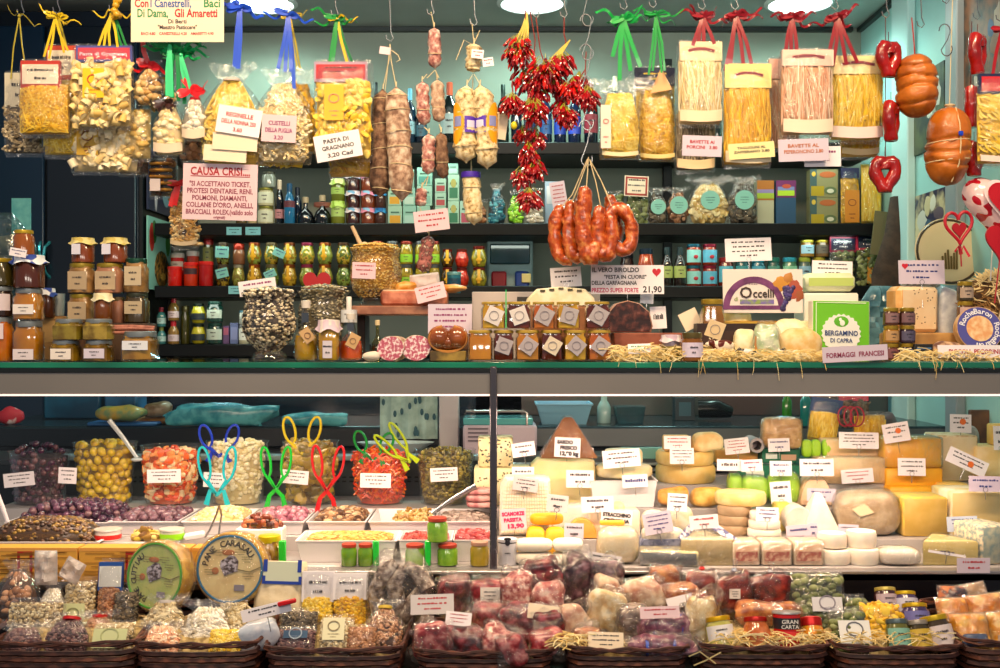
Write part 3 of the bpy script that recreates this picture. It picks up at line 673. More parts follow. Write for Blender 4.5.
# middle pasta bags
def lab3(x0,y0,x1,y1,Y,lb,a,b_,c,tilt,bg='w',fg='r'):
 return card(x0,y0,x1,y1,Y,lb,bg=bg,tilt=tilt,lean=0,pin=0,raw=True,txt=[(a,0,.62,.22,'c',fg,.62),(b_,0,.36,.22,'c',fg,.78),(c,0,.1,.2,'c',fg,None)])
b=bag('large rounded bag of yellow ribbon nests with blue ribbon handle',200,66,264,168,YH,'nest','yellow',.07,n=200,gather=.35,tie='#e8d8d0');ribbon(b,(241,8),[(236,68),(239,70)],YH,'#1e50d8',5,.006,2,seed=11);HK(241,3,YH,'the yellow ribbon nest bag')
lab3(215,104,263,138,YH-.045,'white price card with red lettering on the yellow ribbon nest bag','REGINELLE','DELLA NONNA 250','3.60',9)
for i,(x0,y0,x1,y1,t)in enumerate(((212,132,258,152,4),(203,144,247,163,4))):
 card(x0,y0,x1,y1,YH-.04+.004*i,['blank cream paper slip below the ribbon nest price card, the upper of two','blank cream paper slip at the foot of the ribbon nest bag, the lower of two'][i],lines=0,bg='c',tilt=t,lean=0,pin=0,raw=True,name='paper_slip',cat='paper slip')
b=bag('bag of small golden pasta behind the white spiral pasta bag',284,72,318,154,YH+.06,'shells','gold',.05,n=60,gather=.5)
ribbon(b,(291,18),[(299,72),(301,70)],YH+.05,'#c9b02a',2,.002,2,seed=14)
b=bag('low bag of yellow pasta at the foot of the white spiral pasta bag',252,138,302,167,YH+.05,'shells','yellow',.05,n=40)
b=bag('rounded bag of white spiral pasta with blue ribbons',255,70,312,165,YH,'worms','cream',.065,n=230,gather=.4);ribbon(b,(289,16),[(279,70),(286,73),(292,73),(295,90)],YH,'#2050d0',5,.0045,2,seed=15);HK(288,12,YH,'the white spiral pasta bag')
lab3(261,114,297,143,YH-.045,'pinkish price card with purple lettering on the white spiral pasta bag','CUSTELLI','DELLA PUGLIA','3.20',3,'p','p')
b=bag('lower bag of yellow pasta hanging under the Gragnano bag',328,142,376,178,YH+.05,'nest','gold',.05,n=50)
b=bag('bag of broad yellow tagliatelle with folded red header card',314,63,374,160,YH,'chips','yellow',.07,header=(20,'#b9202c','#a88aa0','k','t',1,6),sticker=(-.13,.56,.32,.36,'#f0b428','#e08a6a'),n=240)
ribbon(b,(337,20),[(330,66),(333,66)],YH,'#188a3c',2,.004,4,seed=17);ribbon(b,(338,20),[(348,64)],YH,'#d8b420',1,.0035,1,seed=18);ribbon(b,(339,21),[(353,64)],YH,'#107038',0,.003,0);HK(335,15,YH,'the red header tagliatelle bag')
card(313,129,363,163,YH-.05,'white price card reading PASTA DI GRAGNANO on the tagliatelle bag',tilt=-10,lean=0,pin=0,raw=True,txt=[('PASTA DI',-.02,.66,.22,'c','k',.55),('GRAGNANO',0,.40,.22,'c','k',.7),('3,20 Cad',.02,.12,.22,'c','k',.55)])
# sausages
SAL=mat('#7c5a48',.75,c2='#b8967e',sc=60,lo=.34,hi=.5,c3='#dccab4',bump=.6,bsc=70,det=5)
SALD=mat('#463026',.8,c2='#75543f',sc=60,lo=.36,hi=.5,c3='#9c7c62',bump=.6,bsc=60,det=5)
SALP=mat('#6c302e',.7,c2='#b87c74',sc=65,lo=.34,hi=.5,c3='#ecd6c8',bump=.6,bsc=70,det=5)
SALW=mat('#7a5a30',.8,c2='#d8bf8c',sc=85,lo=.32,hi=.46,c3='#f0e2ba',bump=.7,bsc=80,det=5)
def sausage(label,pts,rpx,Y,m,rings=0,nm='hanging_salami',cat='salami',group=None,strings=()):
 """pts: pixel path from the top down"""
 W=[Vector((X(p[0],Y),Y,Z(p[1],Y)))for p in pts];o=E(nm,label,cat,W[-1],0,group);L=W[-1]
 n=14;path=[]
 for i in range(n+1):
  t=i/n*(len(W)-1);k=min(int(t),len(W)-2);path.append(W[k].lerp(W[k+1],t-k)-L)
 rs=[];r0=rpx*S(Y)
 for i in range(n+1):
  t=i/n;e=min(1,(1-abs(2*t-1)**6)**.5+.12);rs.append(r0*e*(1+.07*sin(i*2.3+pts[0][0])+.05*sin(i*4.1)))
 mb=MB();mb.tube(path,rs,14);mb.blob(path[0].x,path[0].y,path[0].z,rs[0],rs[0],rs[0],10,6);mb.blob(path[-1].x,path[-1].y,path[-1].z,rs[-1],rs[-1],rs[-1],10,6)
 for i,v in enumerate(mb.v):
  q=noise.noise(Vector(v)*55+Vector((pts[0][0],0,0)))*r0*.16;mb.v[i]=(v[0]+q,v[1]+q*.6,v[2])
 P('casing',mb,m,o,smooth=70)
 mb=MB()
 for i in range(rings):
  k=int((i+.7)/rings*n);c=path[k];rr=rs[k]*1.05;mb.tube([(c.x+rr*cos(a),c.y+rr*sin(a),c.z+.003*sin(a+i))for a in[q*2*pi/14 for q in range(14)]],.0011,4,True)
 c=path[0];mb.tube([c+Vector((0,0,rs[0]*.8)),c+Vector((.001,0,rs[0]+.012))],.0018,5)
 for s_ in strings:mb.tube([Vector((X(p[0],Y),Y,Z(p[1],Y)))-L for p in s_],.0012,5)
 P('string',mb,TWINE(),o)
 return o
sausage('long dark brown salami hanging beside its paler twin',[(383,90),(381,150),(380,196)],10.5,YH+.03,SALD,5,strings=[[(383,88),(389,60),(390,45)]])
sausage('long grey brown netted salami hanging in front of the darker one',[(396,88),(399,140),(402,200)],12,YH-.01,SAL,6,strings=[[(396,86),(391,60),(390,44)],[(391,50),(398,55),(400,60),(396,62)]])
sausage('slimmer lower end of a dark salami below the twin salamis',[(378,172),(380,195)],8,YH+.06,SALD,2,strings=[[(378,170),(382,120),(390,46)]])
HK(390,40,YH,'the twin brown salamis');card(379,46,391,55,YH-.02,'tiny pale pink tag on the string of the twin salamis',lines=0,bg='p',tilt=8,pin=0,raw=True,cat='tag',name='paper_tag')
sausage('single thin sausage at the top of the sausage chain',[(434,28),(435,68)],6.4,YH,SALP,1,'hanging_sausage','sausage',strings=[[(434,26),(431,12)],[(435,70),(427,78)],[(435,70),(439,78)]])
sausage('thin pinkish sausage in the middle of the chain, left of its pair',[(422,82),(424,125)],6.6,YH,SALP,1,'hanging_sausage','sausage',strings=[[(422,80),(427,74)],[(424,127),(429,131)]])
sausage('thin grey sausage in the middle of the chain, right of its pair',[(437,80),(439,122)],6.6,YH+.005,SAL,1,'hanging_sausage','sausage',strings=[[(437,78),(436,72)],[(439,124),(442,131)]])
sausage('lower speckled sausage of the chain, paler than its neighbour',[(429,134),(428,174)],6.4,YH,SALP,1,'hanging_sausage','sausage',strings=[[(429,132),(424,127)],[(428,176),(426,186)]])
sausage('lower brown sausage of the chain beside the paler speckled one',[(441,133),(443,178)],6.2,YH+.005,SALD,1,'hanging_sausage','sausage',strings=[[(441,131),(439,124)]])
sausage('small sausage half hidden above the pink price sign',[(422,188),(420,206)],5.6,YH+.01,SALP,0,'hanging_sausage','sausage',strings=[[(422,186),(428,176)],[(420,208),(428,233)]])
sausage('speckled sausage dangling below the pink price sign',[(429,236),(423,272)],6.8,YH,mat('#b06a62',.6,c2='#4e2220',sc=110,lo=.45,hi=.58,c3='#e8ccb8',bump=.5),0,'hanging_sausage','sausage',strings=[[(429,234),(430,215)]])
HK(431,14,YH,'the chain of thin sausages')
card(413,208,450,233,YH-.03,'pale pink price sign with red lettering hung on the sausage chain',bg='p',fg='r',lines=3,tilt=-7,lean=0,pin=0,raw=True)
sausage('short netted sausage tied at the head of the pale pair',[(474,44),(473,72)],7.5,YH,SALW,2,strings=[[(474,42),(472,24)],[(473,45),(464,40),(456,60)],[(473,45),(480,30)]])
w1=sausage('fat pale salami with yellow and purple paper band, beside the thin sausages',[(467,86),(465,125),(466,162)],11,YH,SALW,2,strings=[[(467,84),(473,74)]])
w2=sausage('fat pale salami with yellow and purple paper band, beside the chillies',[(480,86),(486,125),(487,168)],11,YH-.005,SALW,2,strings=[[(480,84),(474,74)]])
for o_,px,sg in((w1,465,1),(w2,486,-1)):
 L0=loc_of(o_);r0=11*S(YH)
 for c,a0,a1,z0,z1,nm in(('#f0a818',-1.7,-.05,104,146,'paper_band'),('#5a34b8',.0,1.9,118,134,'paper_band'),('#d8d4ee',.2,.95,122,129,'printed_patch'),('#8a90c8',-1.0,-.3,118,128,'printed_patch')):
  mb=MB();vs,fs=[],[]
  for i in range(11):
   t=i/10;a=(a0+(a1-a0)*t)*sg;zm=(z0+z1)/2;zh=(z1-z0)/2*(max(.02,sin(pi*t))**.6 if c=='#f0a818' else 1);k=1.09 if nm=='printed_patch' else 1.06
   for e in(-1,1):vs.append((X(px,YH)-L0.x+r0*k*sin(a),-r0*k*cos(a),Z(zm+e*zh,YH)-L0.z))
  fs=[(2*i,2*i+2,2*i+3,2*i+1)for i in range(10)];mb.add(vs,fs);P(nm,mb,mat(c,.4),o_)
w3=sausage('lower pale salami with a purple band below the fat pair',[(471,172),(474,224)],9,YH+.03,SALW,2,strings=[[(471,170),(473,76)]])
mb=MB();L0=loc_of(w3);mb.lathe([(9.9*S(YH),0),(10.2*S(YH),.006),(9.9*S(YH),.014)],16,X(471,YH+.03)-L0.x,0,Z(178,YH+.03)-L0.z);P('paper_band',mb,mat('#4a2ab0',.4),w3)
HK(474,24,YH,'the pale netted salami pair')
card(471,49,484,59,YH-.03,'small white tag on the head sausage, upper of two tags',lines=2,fg='r',tilt=6,pin=0,raw=True,cat='tag',name='paper_tag',lean=0)
card(482,57,494,67,YH-.035,'small white tag on the head sausage, lower of two tags',lines=2,fg='r',tilt=-8,pin=0,raw=True,cat='tag',name='paper_tag',lean=0)
# chillies
def chili_mesh(v):
 r=random.Random(v);mb=MB();L=r.uniform(.017,.027);cv=r.uniform(-.006,.006)
 pts=[(cv*(t*t),0,-L*t)for t in(0,.2,.45,.7,.9,1)];mb.tube(pts,[.0026,.0042,.0044,.0034,.0018,.0004],6,m=0)
 mb.tube([(0,0,.001),(.001,0,.010),(.004*r.uniform(-1,1),0,.020)],[.0016,.0010,.0008],4,m=1)
 return mb.mesh('chilli',[mat(['#b80c12','#980810','#c81c0c','#70060c'][v%4],.2,coat=.5),mat('#a8a02c',.5)])
CH=[chili_mesh(v)for v in range(8)]
def chili_bunch(label,hookpx,clusters,seed,lim):
 r=random.Random(seed);o=E('hanging_chilli_garland',label,'chilli bunch',(X(hookpx[0],YH),YH,Z(hookpx[1],YH)));L=loc_of(o);rest=MB();cnt=0;sm=MB()
 for(px,py,rp,n,dy)in clusters:
  c=Vector((X(px,YH+dy),YH+dy,Z(py,YH+dy)))-L;q=rp*S(YH)
  for i in range(int(n*4.4)):
   a=r.uniform(-pi,0)if i<n*3.6 else r.uniform(0,pi);el=r.uniform(-1.2,.9);d=Vector((cos(a)*cos(el),sin(a)*cos(el)*.8,sin(el)))
   p=c+d*q*r.uniform(.3,1.0)+Vector((0,0,.008));M=Vector((0,0,-1)).rotation_difference((d*.8+Vector((0,0,-1.1))).normalized()).to_matrix().to_4x4();M.translation=p
   sc_=r.uniform(.7,1.05);M=M@Matrix.Rotation(r.uniform(0,6),4,'Z')@Matrix.Scale(sc_,4)
   if cnt<lim and d.y<.1:
    k=P('chilli',CH[r.randrange(8)],None,o);k.matrix_local=M;cnt+=1
   else:
    me=CH[r.randrange(8)];rest.add([tuple(v.co)for v in me.vertices],[tuple(f.vertices)for f in me.polygons],M);rest.mi[-len(me.polygons):]=[f.material_index for f in me.polygons]
  for i in range(7):
   a=r.uniform(0,6.28);sm.tube([c+Vector((0,0,q*.5+.012)),c+Vector((cos(a)*q*.4,sin(a)*q*.4,q*.35)),c+Vector((cos(a)*q*.7,sin(a)*q*.6,q*.05))],.0012,4)
 if rest.v:P('hidden_chillies',rest,[mat('#9a0e14',.2,coat=.6),mat('#a8a02c',.5)],o,stuff=True)
 P('green_stalks',sm,mat('#a9a63a',.5,c2='#6a7a24',sc=90),o,stuff=True)
 return o,L
def twines(o,L,paths,c='#8a2a1c',r_=.0016,nm='twine'):
 mb=MB()
 for p in paths:mb.tube([Vector((X(a,YH),YH-.003,Z(b,YH)))-L for a,b in p],r_,5)
 P(nm,mb,mat(c,.7),o)
o,L=chili_bunch('long hanging garland of red chillies nearest the pale salamis',(525,12),[(518,54,16,22,0),(527,80,15,14,.02),(512,106,11,14,0),(534,114,13,20,-.02),(523,137,9,8,.02),(536,140,9,10,0),(529,156,10,16,0),(534,172,11,14,0),(521,180,8,9,0),(530,201,10,16,-.01)],1,98)
twines(o,L,[[(525,10),(526,30),(524,45)],[(530,12),(535,40),(533,80),(532,120),(530,160),(531,205)],[(518,60),(512,80),(513,100)]])
mb=MB()
for i in range(9):mb.tube([Vector((X(527,YH),YH,Z(12,YH)))-L,Vector((X(525+i*.8-3,YH),YH-.006,Z(28,YH)))-L,Vector((X(512+i*2,YH),YH-.012*(i%2),Z(47,YH)))-L],.0017,4)
P('dried_stems',mb,mat('#cdb84a',.6),o)
o,L=chili_bunch('wide garland of red chillies hanging in the middle of the chilli group',(546,18),[(545,76,17,34,-.01),(538,92,12,14,0),(560,68,13,24,0),(556,88,12,12,.02),(565,118,11,18,0),(560,108,8,6,.02)],2,98)
twines(o,L,[[(564,18),(564,35),(566,42),(560,60)],[(536,18),(540,50),(545,66)],[(563,80),(565,105)]])
mb=MB()
for i in range(7):mb.tube([Vector((X(570,YH),YH,Z(40,YH)))-L,Vector((X(562,YH),YH-.006,Z(48+i,YH)))-L,Vector((X(548+i*2.4,YH),YH-.01,Z(62+i%3,YH)))-L],.0017,4)
P('dried_stems',mb,mat('#cdb84a',.6),o)
o,L=chili_bunch('short garland of red chillies nearest the chained steel hooks',(586,55),[(572,92,11,22,0),(588,100,10,20,-.01),(580,84,8,8,.01)],3,60)
twines(o,L,[[(586,52),(585,75),(587,92)],[(585,70),(575,84)]])
HK(526,10,YH,'the long chilli garland');HK(536,16,YH,'the middle chilli garland by its twine');HK(564,16,YH,'the dried stems of the middle chilli garland')
mb=MB();mb.blob(0,0,0,.008,.006,.010,10,7);ONE('lemon_chilli','single yellow chilli caught in the red chilli garland','chilli',mb,mat('#d8c81c',.3),(X(514,YH),YH-.02,Z(127,YH)))
card(494,112,509,140,YH+.02,'blank pinkish beige card between the pale salami and the chillies',lines=0,bg='c',tilt=8,pin=0,raw=True,lean=0)
def shook(px,p0,p1,Y,label):
 x=X(px,Y);a,b=Z(p0,Y),Z(p1,Y);q=7*S(Y);mb=MB();pts=[]
 for i in range(8):t=pi-i/7*pi*1.1;pts.append((x-q*.2+q*cos(t)*.8,Y,a-q+q*sin(t)))
 pts+=[(x+q*.2,Y,(a+b)/2)]
 for i in range(8):t=pi*.05+i/7*pi*1.1;pts.append((x+q*.1-q*cos(t)*.8,Y,b+q-q*sin(t)))
 mb.tube(pts,.0014,6);return ONE('steel_hook',label,'hook',mb,STEEL())
for p0,p1,nm in((-40,26,'uppermost'),(14,60,'second'),(44,92,'third'),(76,130,'fourth')):shook(587,p0,p1,YH-.01,f'{nm} steel S-hook in the chain above the curled orange sausages')
shook(586,120,166,YH-.01,'lowest steel S-hook carrying the twine of the curled orange sausages')
ORS=mat('#7a2c08',.16,c2='#b84c16',sc=60,lo=.32,hi=.52,c3='#e09450',bump=.9,bsc=75,coat=.7,det=4)
def ring_sausage(label,pts,rpx,Y,closed=False,cord=None,g=None):
 W=[Vector((X(p[0],Y+(p[2]if len(p)>2 else 0)),Y+(p[2]if len(p)>2 else 0),Z(p[1],Y)))for p in pts];L=W[0].copy();o=E('hanging_curled_sausage',label,'sausage',L)
 path=[];n=22;k=len(W)
 for i in range(n if closed else n+1):
  t=i/n*(k if closed else k-1);a=int(t)%k if closed else min(int(t),k-2);f=t-int(t)if closed or t<k-1 else 1
  p0,p1,p2,p3=(W[(a-1)%k],W[a],W[(a+1)%k],W[(a+2)%k])if closed else(W[max(a-1,0)],W[a],W[a+1],W[min(a+2,k-1)])
  path.append(.5*((2*p1)+(p2-p0)*f+(2*p0-5*p1+4*p2-p3)*f*f+(3*p1-p0-3*p2+p3)*f**3)-L)
 r0=rpx*S(Y);rs=[r0*(1+.1*sin(i*1.9))*(1 if closed else max(.3,(1-abs(2*i/n-1)**8)**.5))for i in range(len(path))]
 mb=MB();mb.tube(path,rs,14,closed)
 for i,v in enumerate(mb.v):
  q=noise.noise(Vector(v)*70+L*9)*r0*.28;mb.v[i]=(v[0]+q,v[1]+q,v[2]+q*.3)
 P('casing',mb,ORS,o,smooth=80)
 if cord:
  mb=MB()
  for c in cord:mb.tube([Vector((X(p[0],Y),Y-.012,Z(p[1],Y)))-L for p in c],.0013,5)
  P('twine',mb,TWINE(),o)
 return o
ring_sausage('curled orange sausage at the outer edge beside the white sign',[(561,205),(556,220),(555,240),(560,256),(569,258),(572,240),(570,215)],7,YH,cord=[[(587,160),(572,195),(562,207)]])
ring_sausage('curled orange sausage second from the white sign, folded downwards',[(571,200),(569,222),(570,245),(577,258),(583,240),(583,215)],7,YH-.01,cord=[[(588,160),(577,190),(572,202)]])
ring_sausage('tall central orange sausage with a dark cut band',[(586,186),(583,210),(584,240),(590,259),(597,240)],8.5,YH-.035,cord=[[(588,158),(587,175),(586,188)]])
ring_sausage('lumpy orange sausage beside the tall central one',[(600,205),(598,225),(600,248),(607,256),(612,235),(609,212)],7.5,YH-.03,cord=[[(589,160),(596,185),(600,206)]])
ring_sausage('open ring of orange sausage nearest the clear pasta bags',[(612,212),(620,208),(630,222),(632,240),(624,251),(613,243),(608,225)],7,YH-.02,True,cord=[[(589,160),(601,182),(613,212)]])
ring_sausage('orange sausage loop hidden behind the lumpy one',[(608,195),(613,210),(617,230),(612,246),(600,240)],7,YH+.015,cord=[[(589,160),(600,180),(608,197)]])
# pasta with green ribbons
b=bag('pale yellow noodle bag with bright green ribbons beside the orange sausages',599,82,640,160,YH-.02,'straw','yellow',.055,n=420,gather=.78,sticker=(-.36,.4,.24,.55,'#f0d8c8','#c08078'),band=(4,'#f0e0b4'));ribbon(b,(623,20),[(619,82),(630,72),(640,68),(612,58)],YH,'#12a045',7,.005,4,seed=31);HK(624,8,YH,'the noodle bag with bright green ribbons')
b=bag('deeper yellow noodle bag with pointed paper flap beside the pale one',637,78,676,162,YH+.045,'straw','gold',.055,n=420,gather=.78,band=(4,'#f2d890'));ribbon(b,(655,16),[(648,76),(652,72),(661,74),(664,72)],YH,'#14943e',3,.0028,4,seed=33);HK(653,6,YH,'the deeper yellow noodle bag')
L0=loc_of(b);mb=MB();mb.prism([(X(651,YH)-L0.x,Z(92,YH)-L0.z),(X(662,YH)-L0.x,Z(66,YH)-L0.z),(X(673,YH)-L0.x,Z(88,YH)-L0.z)],-.03,-.029);P('paper_flap',mb,mat('#e8b07a',.5),b)
bag('bag with dark blue printed card half hidden behind the noodle bags',634,69,676,150,YH+.07,'straw','yellow',.03,header=(17,'#141c44',None,'y','d',0,2))
# pasta with dark red ribbons
RB='#8c1020'
def redbag(lb,x0,y0,x1,y1,p,hc,hp,bandc,knot,ends,seed,kd='sticks',n=110,Y=YH,bp=11,il=3,ir=2):
 b=bag(lb,x0,y0,x1,y1,Y,kd,p,.06,header=(hp,hc,None,'k','slot',il,ir),band=(bp,bandc),n=n);ribbon(b,knot,ends,Y-.02*(Y>YH),RB,6,.0045,4,seed=seed);return b
bag('tan pasta bag behind the pale sticks bag with the porcini card',674,112,716,172,YH+.06,'sticks','mush',.04,band=(9,'#ecd2a8'))
redbag('bag of pale pasta sticks with cream header and dark red ribbons',676,43,723,126,'cream','#f2d9ae',19,'#f0d8b8',(702,18),[(690,52),(697,52),(703,52),(716,52)],41,n=90)
lab3(682,135,722,157,YH-.04,'lilac price card with red lettering on the pale pasta sticks bag','BAVETTE AI','PORCINI   3.80','',2,'l')
redbag('bag of golden pasta sticks with pale yellow header and dark red ribbons',721,65,772,167,'gold','#f4e08c',24,'#f4e4c0',(735,16),[(724,72),(729,70),(743,72),(752,72)],42,n=100)
lab3(728,141,775,160,YH-.04,'pale yellow price card with dark lettering on the golden pasta sticks bag','TAGLIOLINI AL','ZAFFERANO 3.80','',-4,'y','k')
bag('dim pasta bag with pink edge hidden behind the pinkish pasta sticks',766,60,800,150,YH+.06,'sticks','pink',.04,header=(20,'#e8b4a4',None,'k',None,2,2))
redbag('bag of pinkish pasta sticks with pink header and dark red ribbons',778,51,834,137,'pink','#f4cdbc',16,'#f2dcc4',(791,18),[(784,58),(790,56),(796,56)],43,n=110,bp=13)
lab3(778,138,829,162,YH-.04,'pinkish lilac price card with orange lettering on the pinkish pasta bag','BAVETTE AL','PEPERONCINO 3.80','',-2,'l','o')
redbag('bag of bright yellow pasta sticks with cream header, last in the row',826,57,884,142,'yellow','#f6e2a4',18,'#f2dad2',(836,18),[(824,70),(831,68),(845,66),(856,64)],44,n=120,Y=YH+.05)
bag('lower pasta bag hanging beneath the bright yellow sticks, its paper foot showing',838,128,880,158,YH+.11,'sticks','gold',.04,band=(6,'#f2dca8'))
card(804,146,841,167,YH-.02,'plain white price slip behind the pinkish pasta price card',lines=2,fg='p',tilt=-1,pin=0,raw=True,lean=0)
for px,w in((702,'the pale pasta sticks bag'),(735,'the golden pasta sticks bag'),(790,'the pinkish pasta sticks bag'),(835,'the bright yellow pasta sticks bag')):HK(px,8,YH,w)
# red hearts and tied cheeses
HR=mat('#a8120a',.25,c2='#780806',sc=25,lo=.4,hi=.7,bump=.35,bsc=60,coat=.6)
def heart_loop(lb,x0,y0,x1,y1,Y,ry=0,th=6.5):
 o=E('hanging_heart_sausage',lb,'sausage',(X((x0+x1)/2,Y),Y,Z(y1,Y)),ry);w,h=(x1-x0)*S(Y),(y1-y0)*S(Y);t=th*S(Y);pts=[]
 for i in range(28):
  a=2*pi*(i+.5)/28;x=16*sin(a)**3/16;z=(13*cos(a)-5*cos(2*a)-2*cos(3*a)-cos(4*a)+17)/29
  pts.append((x*(w/2-t)/max(.4,cos(ry)),0,t+z*(h-2*t)))
 mb=MB();mb.tube(pts,[t*(1+.08*sin(i*1.7))for i in range(28)],12,True,up=(0,1,0));P('casing',mb,HR,o)
 mb=MB();mb.tube([(0,0,h*.72),(0,0,h+.02)],.001,4);P('string',mb,mat('#5a1a1a',.7),o);return o
heart_loop('topmost red heart-shaped sausage beside the bright yellow pasta',874,40,903,83,YH,.3)
heart_loop('middle red heart-shaped sausage of the string beside the yellow pasta',880,100,902,147,YH,.95)
heart_loop('lowest red heart-shaped sausage of the string, above the bread bags',869,155,901,198,YH,-.2)
hook(886,16,YH,'steel S-hook holding the string of three heart sausages')
mb=MB();mb.tube([(X(886,YH),YH+.004,Z(16,YH)),(X(886,YH),YH+.004,Z(160,YH))],.0011,4);ONE('hanging_string','thin dark red string joining the three heart sausages','string',mb,mat('#5a1a1a',.7))
heart_loop('topmost red heart-shaped sausage above the header of the edge pasta bag',966,32,989,81,YH+.02,.75)
heart_loop('middle red sausage heart seen edge on beside the edge pasta bag',963,84,979,134,YH+.02,1.25)
heart_loop('lowest red heart-shaped sausage just above the foil balloon',962,140,986,182,YH+.02,.6)
hook(977,18,YH+.02,'steel S-hook holding the hearts beside the edge pasta bag')
mb=MB();mb.tube([(X(977,YH),YH+.03,Z(18,YH)),(X(974,YH),YH+.03,Z(150,YH))],.0011,4);ONE('hanging_string','thin dark red string joining the hearts by the edge pasta bag','string',mb,mat('#5a1a1a',.7))
CHO=mat('#c8701c',.4,c2='#a0500e',sc=16,lo=.35,hi=.65,bump=.45,bsc=55,coat=.15)
def tied(lb,x0,y0,x1,y1,Y,grooves,lean,seed,vert=True):
 w,h=(x1-x0)*S(Y),(y1-y0)*S(Y);o=E('hanging_tied_salami',lb,'salami',(X((x0+x1)/2,Y),Y,Z(y1,Y)),0,None,lean);mb=MB();vs,fs=[],[];nu,nv=28,40
 for j in range(nv+1):
  v=j/nv;e=max(0,1-abs(2*v-1)**3.2)**.5
  for i in range(nu):
   a=2*pi*i/nu;gr=sum(math.exp(-((v-g_-.03*sin(a*2+9*g_+seed))/.02)**2)for g_ in grooves);k=e*(1-.13*gr+.12*noise.noise(Vector((cos(a)*1.7,sin(a)*1.7,v*5+seed))))
   if vert:k*=1-.12*math.exp(-((((a-4.5+pi)%(2*pi))-pi)/.12)**2)*(1 if v>.45 else.4)
   vs.append((w/2*k*cos(a),w/2*k*sin(a),v*h))
 for j in range(nv):
  for i in range(nu):
   i2=(i+1)%nu;fs.append((j*nu+i,j*nu+i2,(j+1)*nu+i2,(j+1)*nu+i))
 mb.add(vs,fs);P('casing',mb,CHO,o,smooth=80)
 return o,w,h
o,w,h=tied('round orange brown tied salami hanging beside the arch photograph',898,54,939,118,YH,(.22,.46,.62,.8),-.06,1)
mb=MB();mb.tube([(0,0,h*.98),(0,0,h+.03),(-.002,0,h+.09)],.0015,5);P('string',mb,mat('#b02a24',.7),o);hook(921,26,YH,'steel S-hook holding the round orange tied salami')
o,w,h=tied('larger orange brown salami tied with pale twine and a blue seal',925,107,968,186,YH-.01,(.27,.42,.56),.04,5)
mb=MB();r0=w/2*.94
for v in(.31,.55):mb.tube([(r0*1.03*cos(a),r0*1.03*sin(a),h*v+.006*cos(a))for a in[i*2*pi/20 for i in range(20)]],.0015,5,True)
mb.tube([(.004,-r0*.55,h*.97),(.006,-r0*1.02,h*.75),(.01,-r0*1.06,h*.5),(.008,-r0*1.04,h*.25),(.0,-r0*.6,h*.03)],.0016,5);mb.tube([(0,0,h*.95),(-.001,0,h+.02),(-.004,0,h+.3)],.0013,5)
mb.tube([(.011*cos(a),.011*sin(a),h+.004)for a in[i*2*pi/10 for i in range(10)]],.0022,5,True);P('twine',mb,TWINE(),o)
mb=MB();mb.blob(.008,-r0*1.1,h*.62,.006,.003,.006,8,6,ex=.5);P('seal',mb,mat('#1640c8',.3),o)
hook(946,2,YH,'steel S-hook holding the larger tied salami by twine');shook(946,24,56,YH-.02,'empty steel S-hook dangling beside the arch photograph')
b=bag('pasta bag with red and dark blue header card at the picture edge',974,75,1030,166,YH-.01,'nest','yellow',.06,header=(20,'#d02430','#16204a','y',None,3,0),n=150,band=(6,'#efdcd0'))
ribbon(b,(1000,30),[(990,80),(1010,80)],YH,'#a01420',3,.004,1);hook(1000,20,YH,'steel S-hook holding the pasta bag at the picture edge')
# goods on the back shelves
YB=1.60
z1,z2,z3,z4=(SHZ[k]+.0008 for k in(1,2,3,4))
DK='#0c1420'
for i,(x0,x1,y0,c,cap,lab,lb)in enumerate([(371,381,82,'#101c1c','#0c1414',None,'slim dark wine bottle nearest the red header pasta bag'),(404,416,88,'#10283c','#6ab0d0',('#8ab4c0',.2,.42),'dark wine bottle with light blue neck behind the salami'),(415,427,100,'#0c1826','#0c1420',('#30586a',.2,.45),'dark bottle half hidden between the salami and thin sausages'),(441,458,82,'#0a1414','#c8481c',('#9aa8a8',.18,.5),'dark wine bottle with orange capsule and grey label'),(497,509,84,'#0e1e18','#10241c',None,'dark green wine bottle at the edge of the chilli garland'),(511,522,92,'#0c1426','#141c30',None,'dark wine bottle behind the first chilli cluster'),(524,536,90,'#0c1426','#101830',('#1c2c50',.2,.45),'dark navy wine bottle behind the chilli garland, second of four'),(540,552,88,'#10203a','#203a58',('#26508a',.2,.45),'dark navy wine bottle behind the chilli garland, third of four'),(554,566,90,'#0c1a34','#1a2c4c',('#2040a8',.2,.5),'dark wine bottle with blue label behind the chilli garland'),(568,581,88,'#0e1c3c','#10203c',('#2a48c0',.2,.5),'dark wine bottle with bright blue label near the steel hooks'),(584,598,83,'#0c1420','#7a1420',('#8a2030',.2,.5),'dark wine bottle with red capsule behind the steel hooks'),(609,621,76,'#1c2420','#d8cba8',None,'wine bottle with cream capsule above the pale noodle bag'),(657,667,92,'#101a1c','#181c20',None,'dark wine bottle between noodle bag and pasta sticks'),(712,722,88,'#10201c','#22302c',None,'dark wine bottle peeping beside the golden pasta sticks'),(766,776,90,'#141c20','#202428',None,'dark wine bottle in the gap before the pinkish pasta')]):
 bottle(lb,x0,y0,x1,145,YB,c,cap,z1,lab)
def SJ(lb,x0,x1,y0,y1,cont,lid,lab=None,**k):return jar(lb,x0,y0,x1,y1,k.pop('Y',YB),cont,lid,z=k.pop('z',Z(y1,YB)if 'stack' not in k else None),lab=lab,name=k.pop('name','jar'),**k)
u=S(YB)
def stack(base,*hs):
 z=base;o=[]
 for h in hs:o.append(z);z+=h*u+.0006
 return o
b=stack(z2,19,18,16)
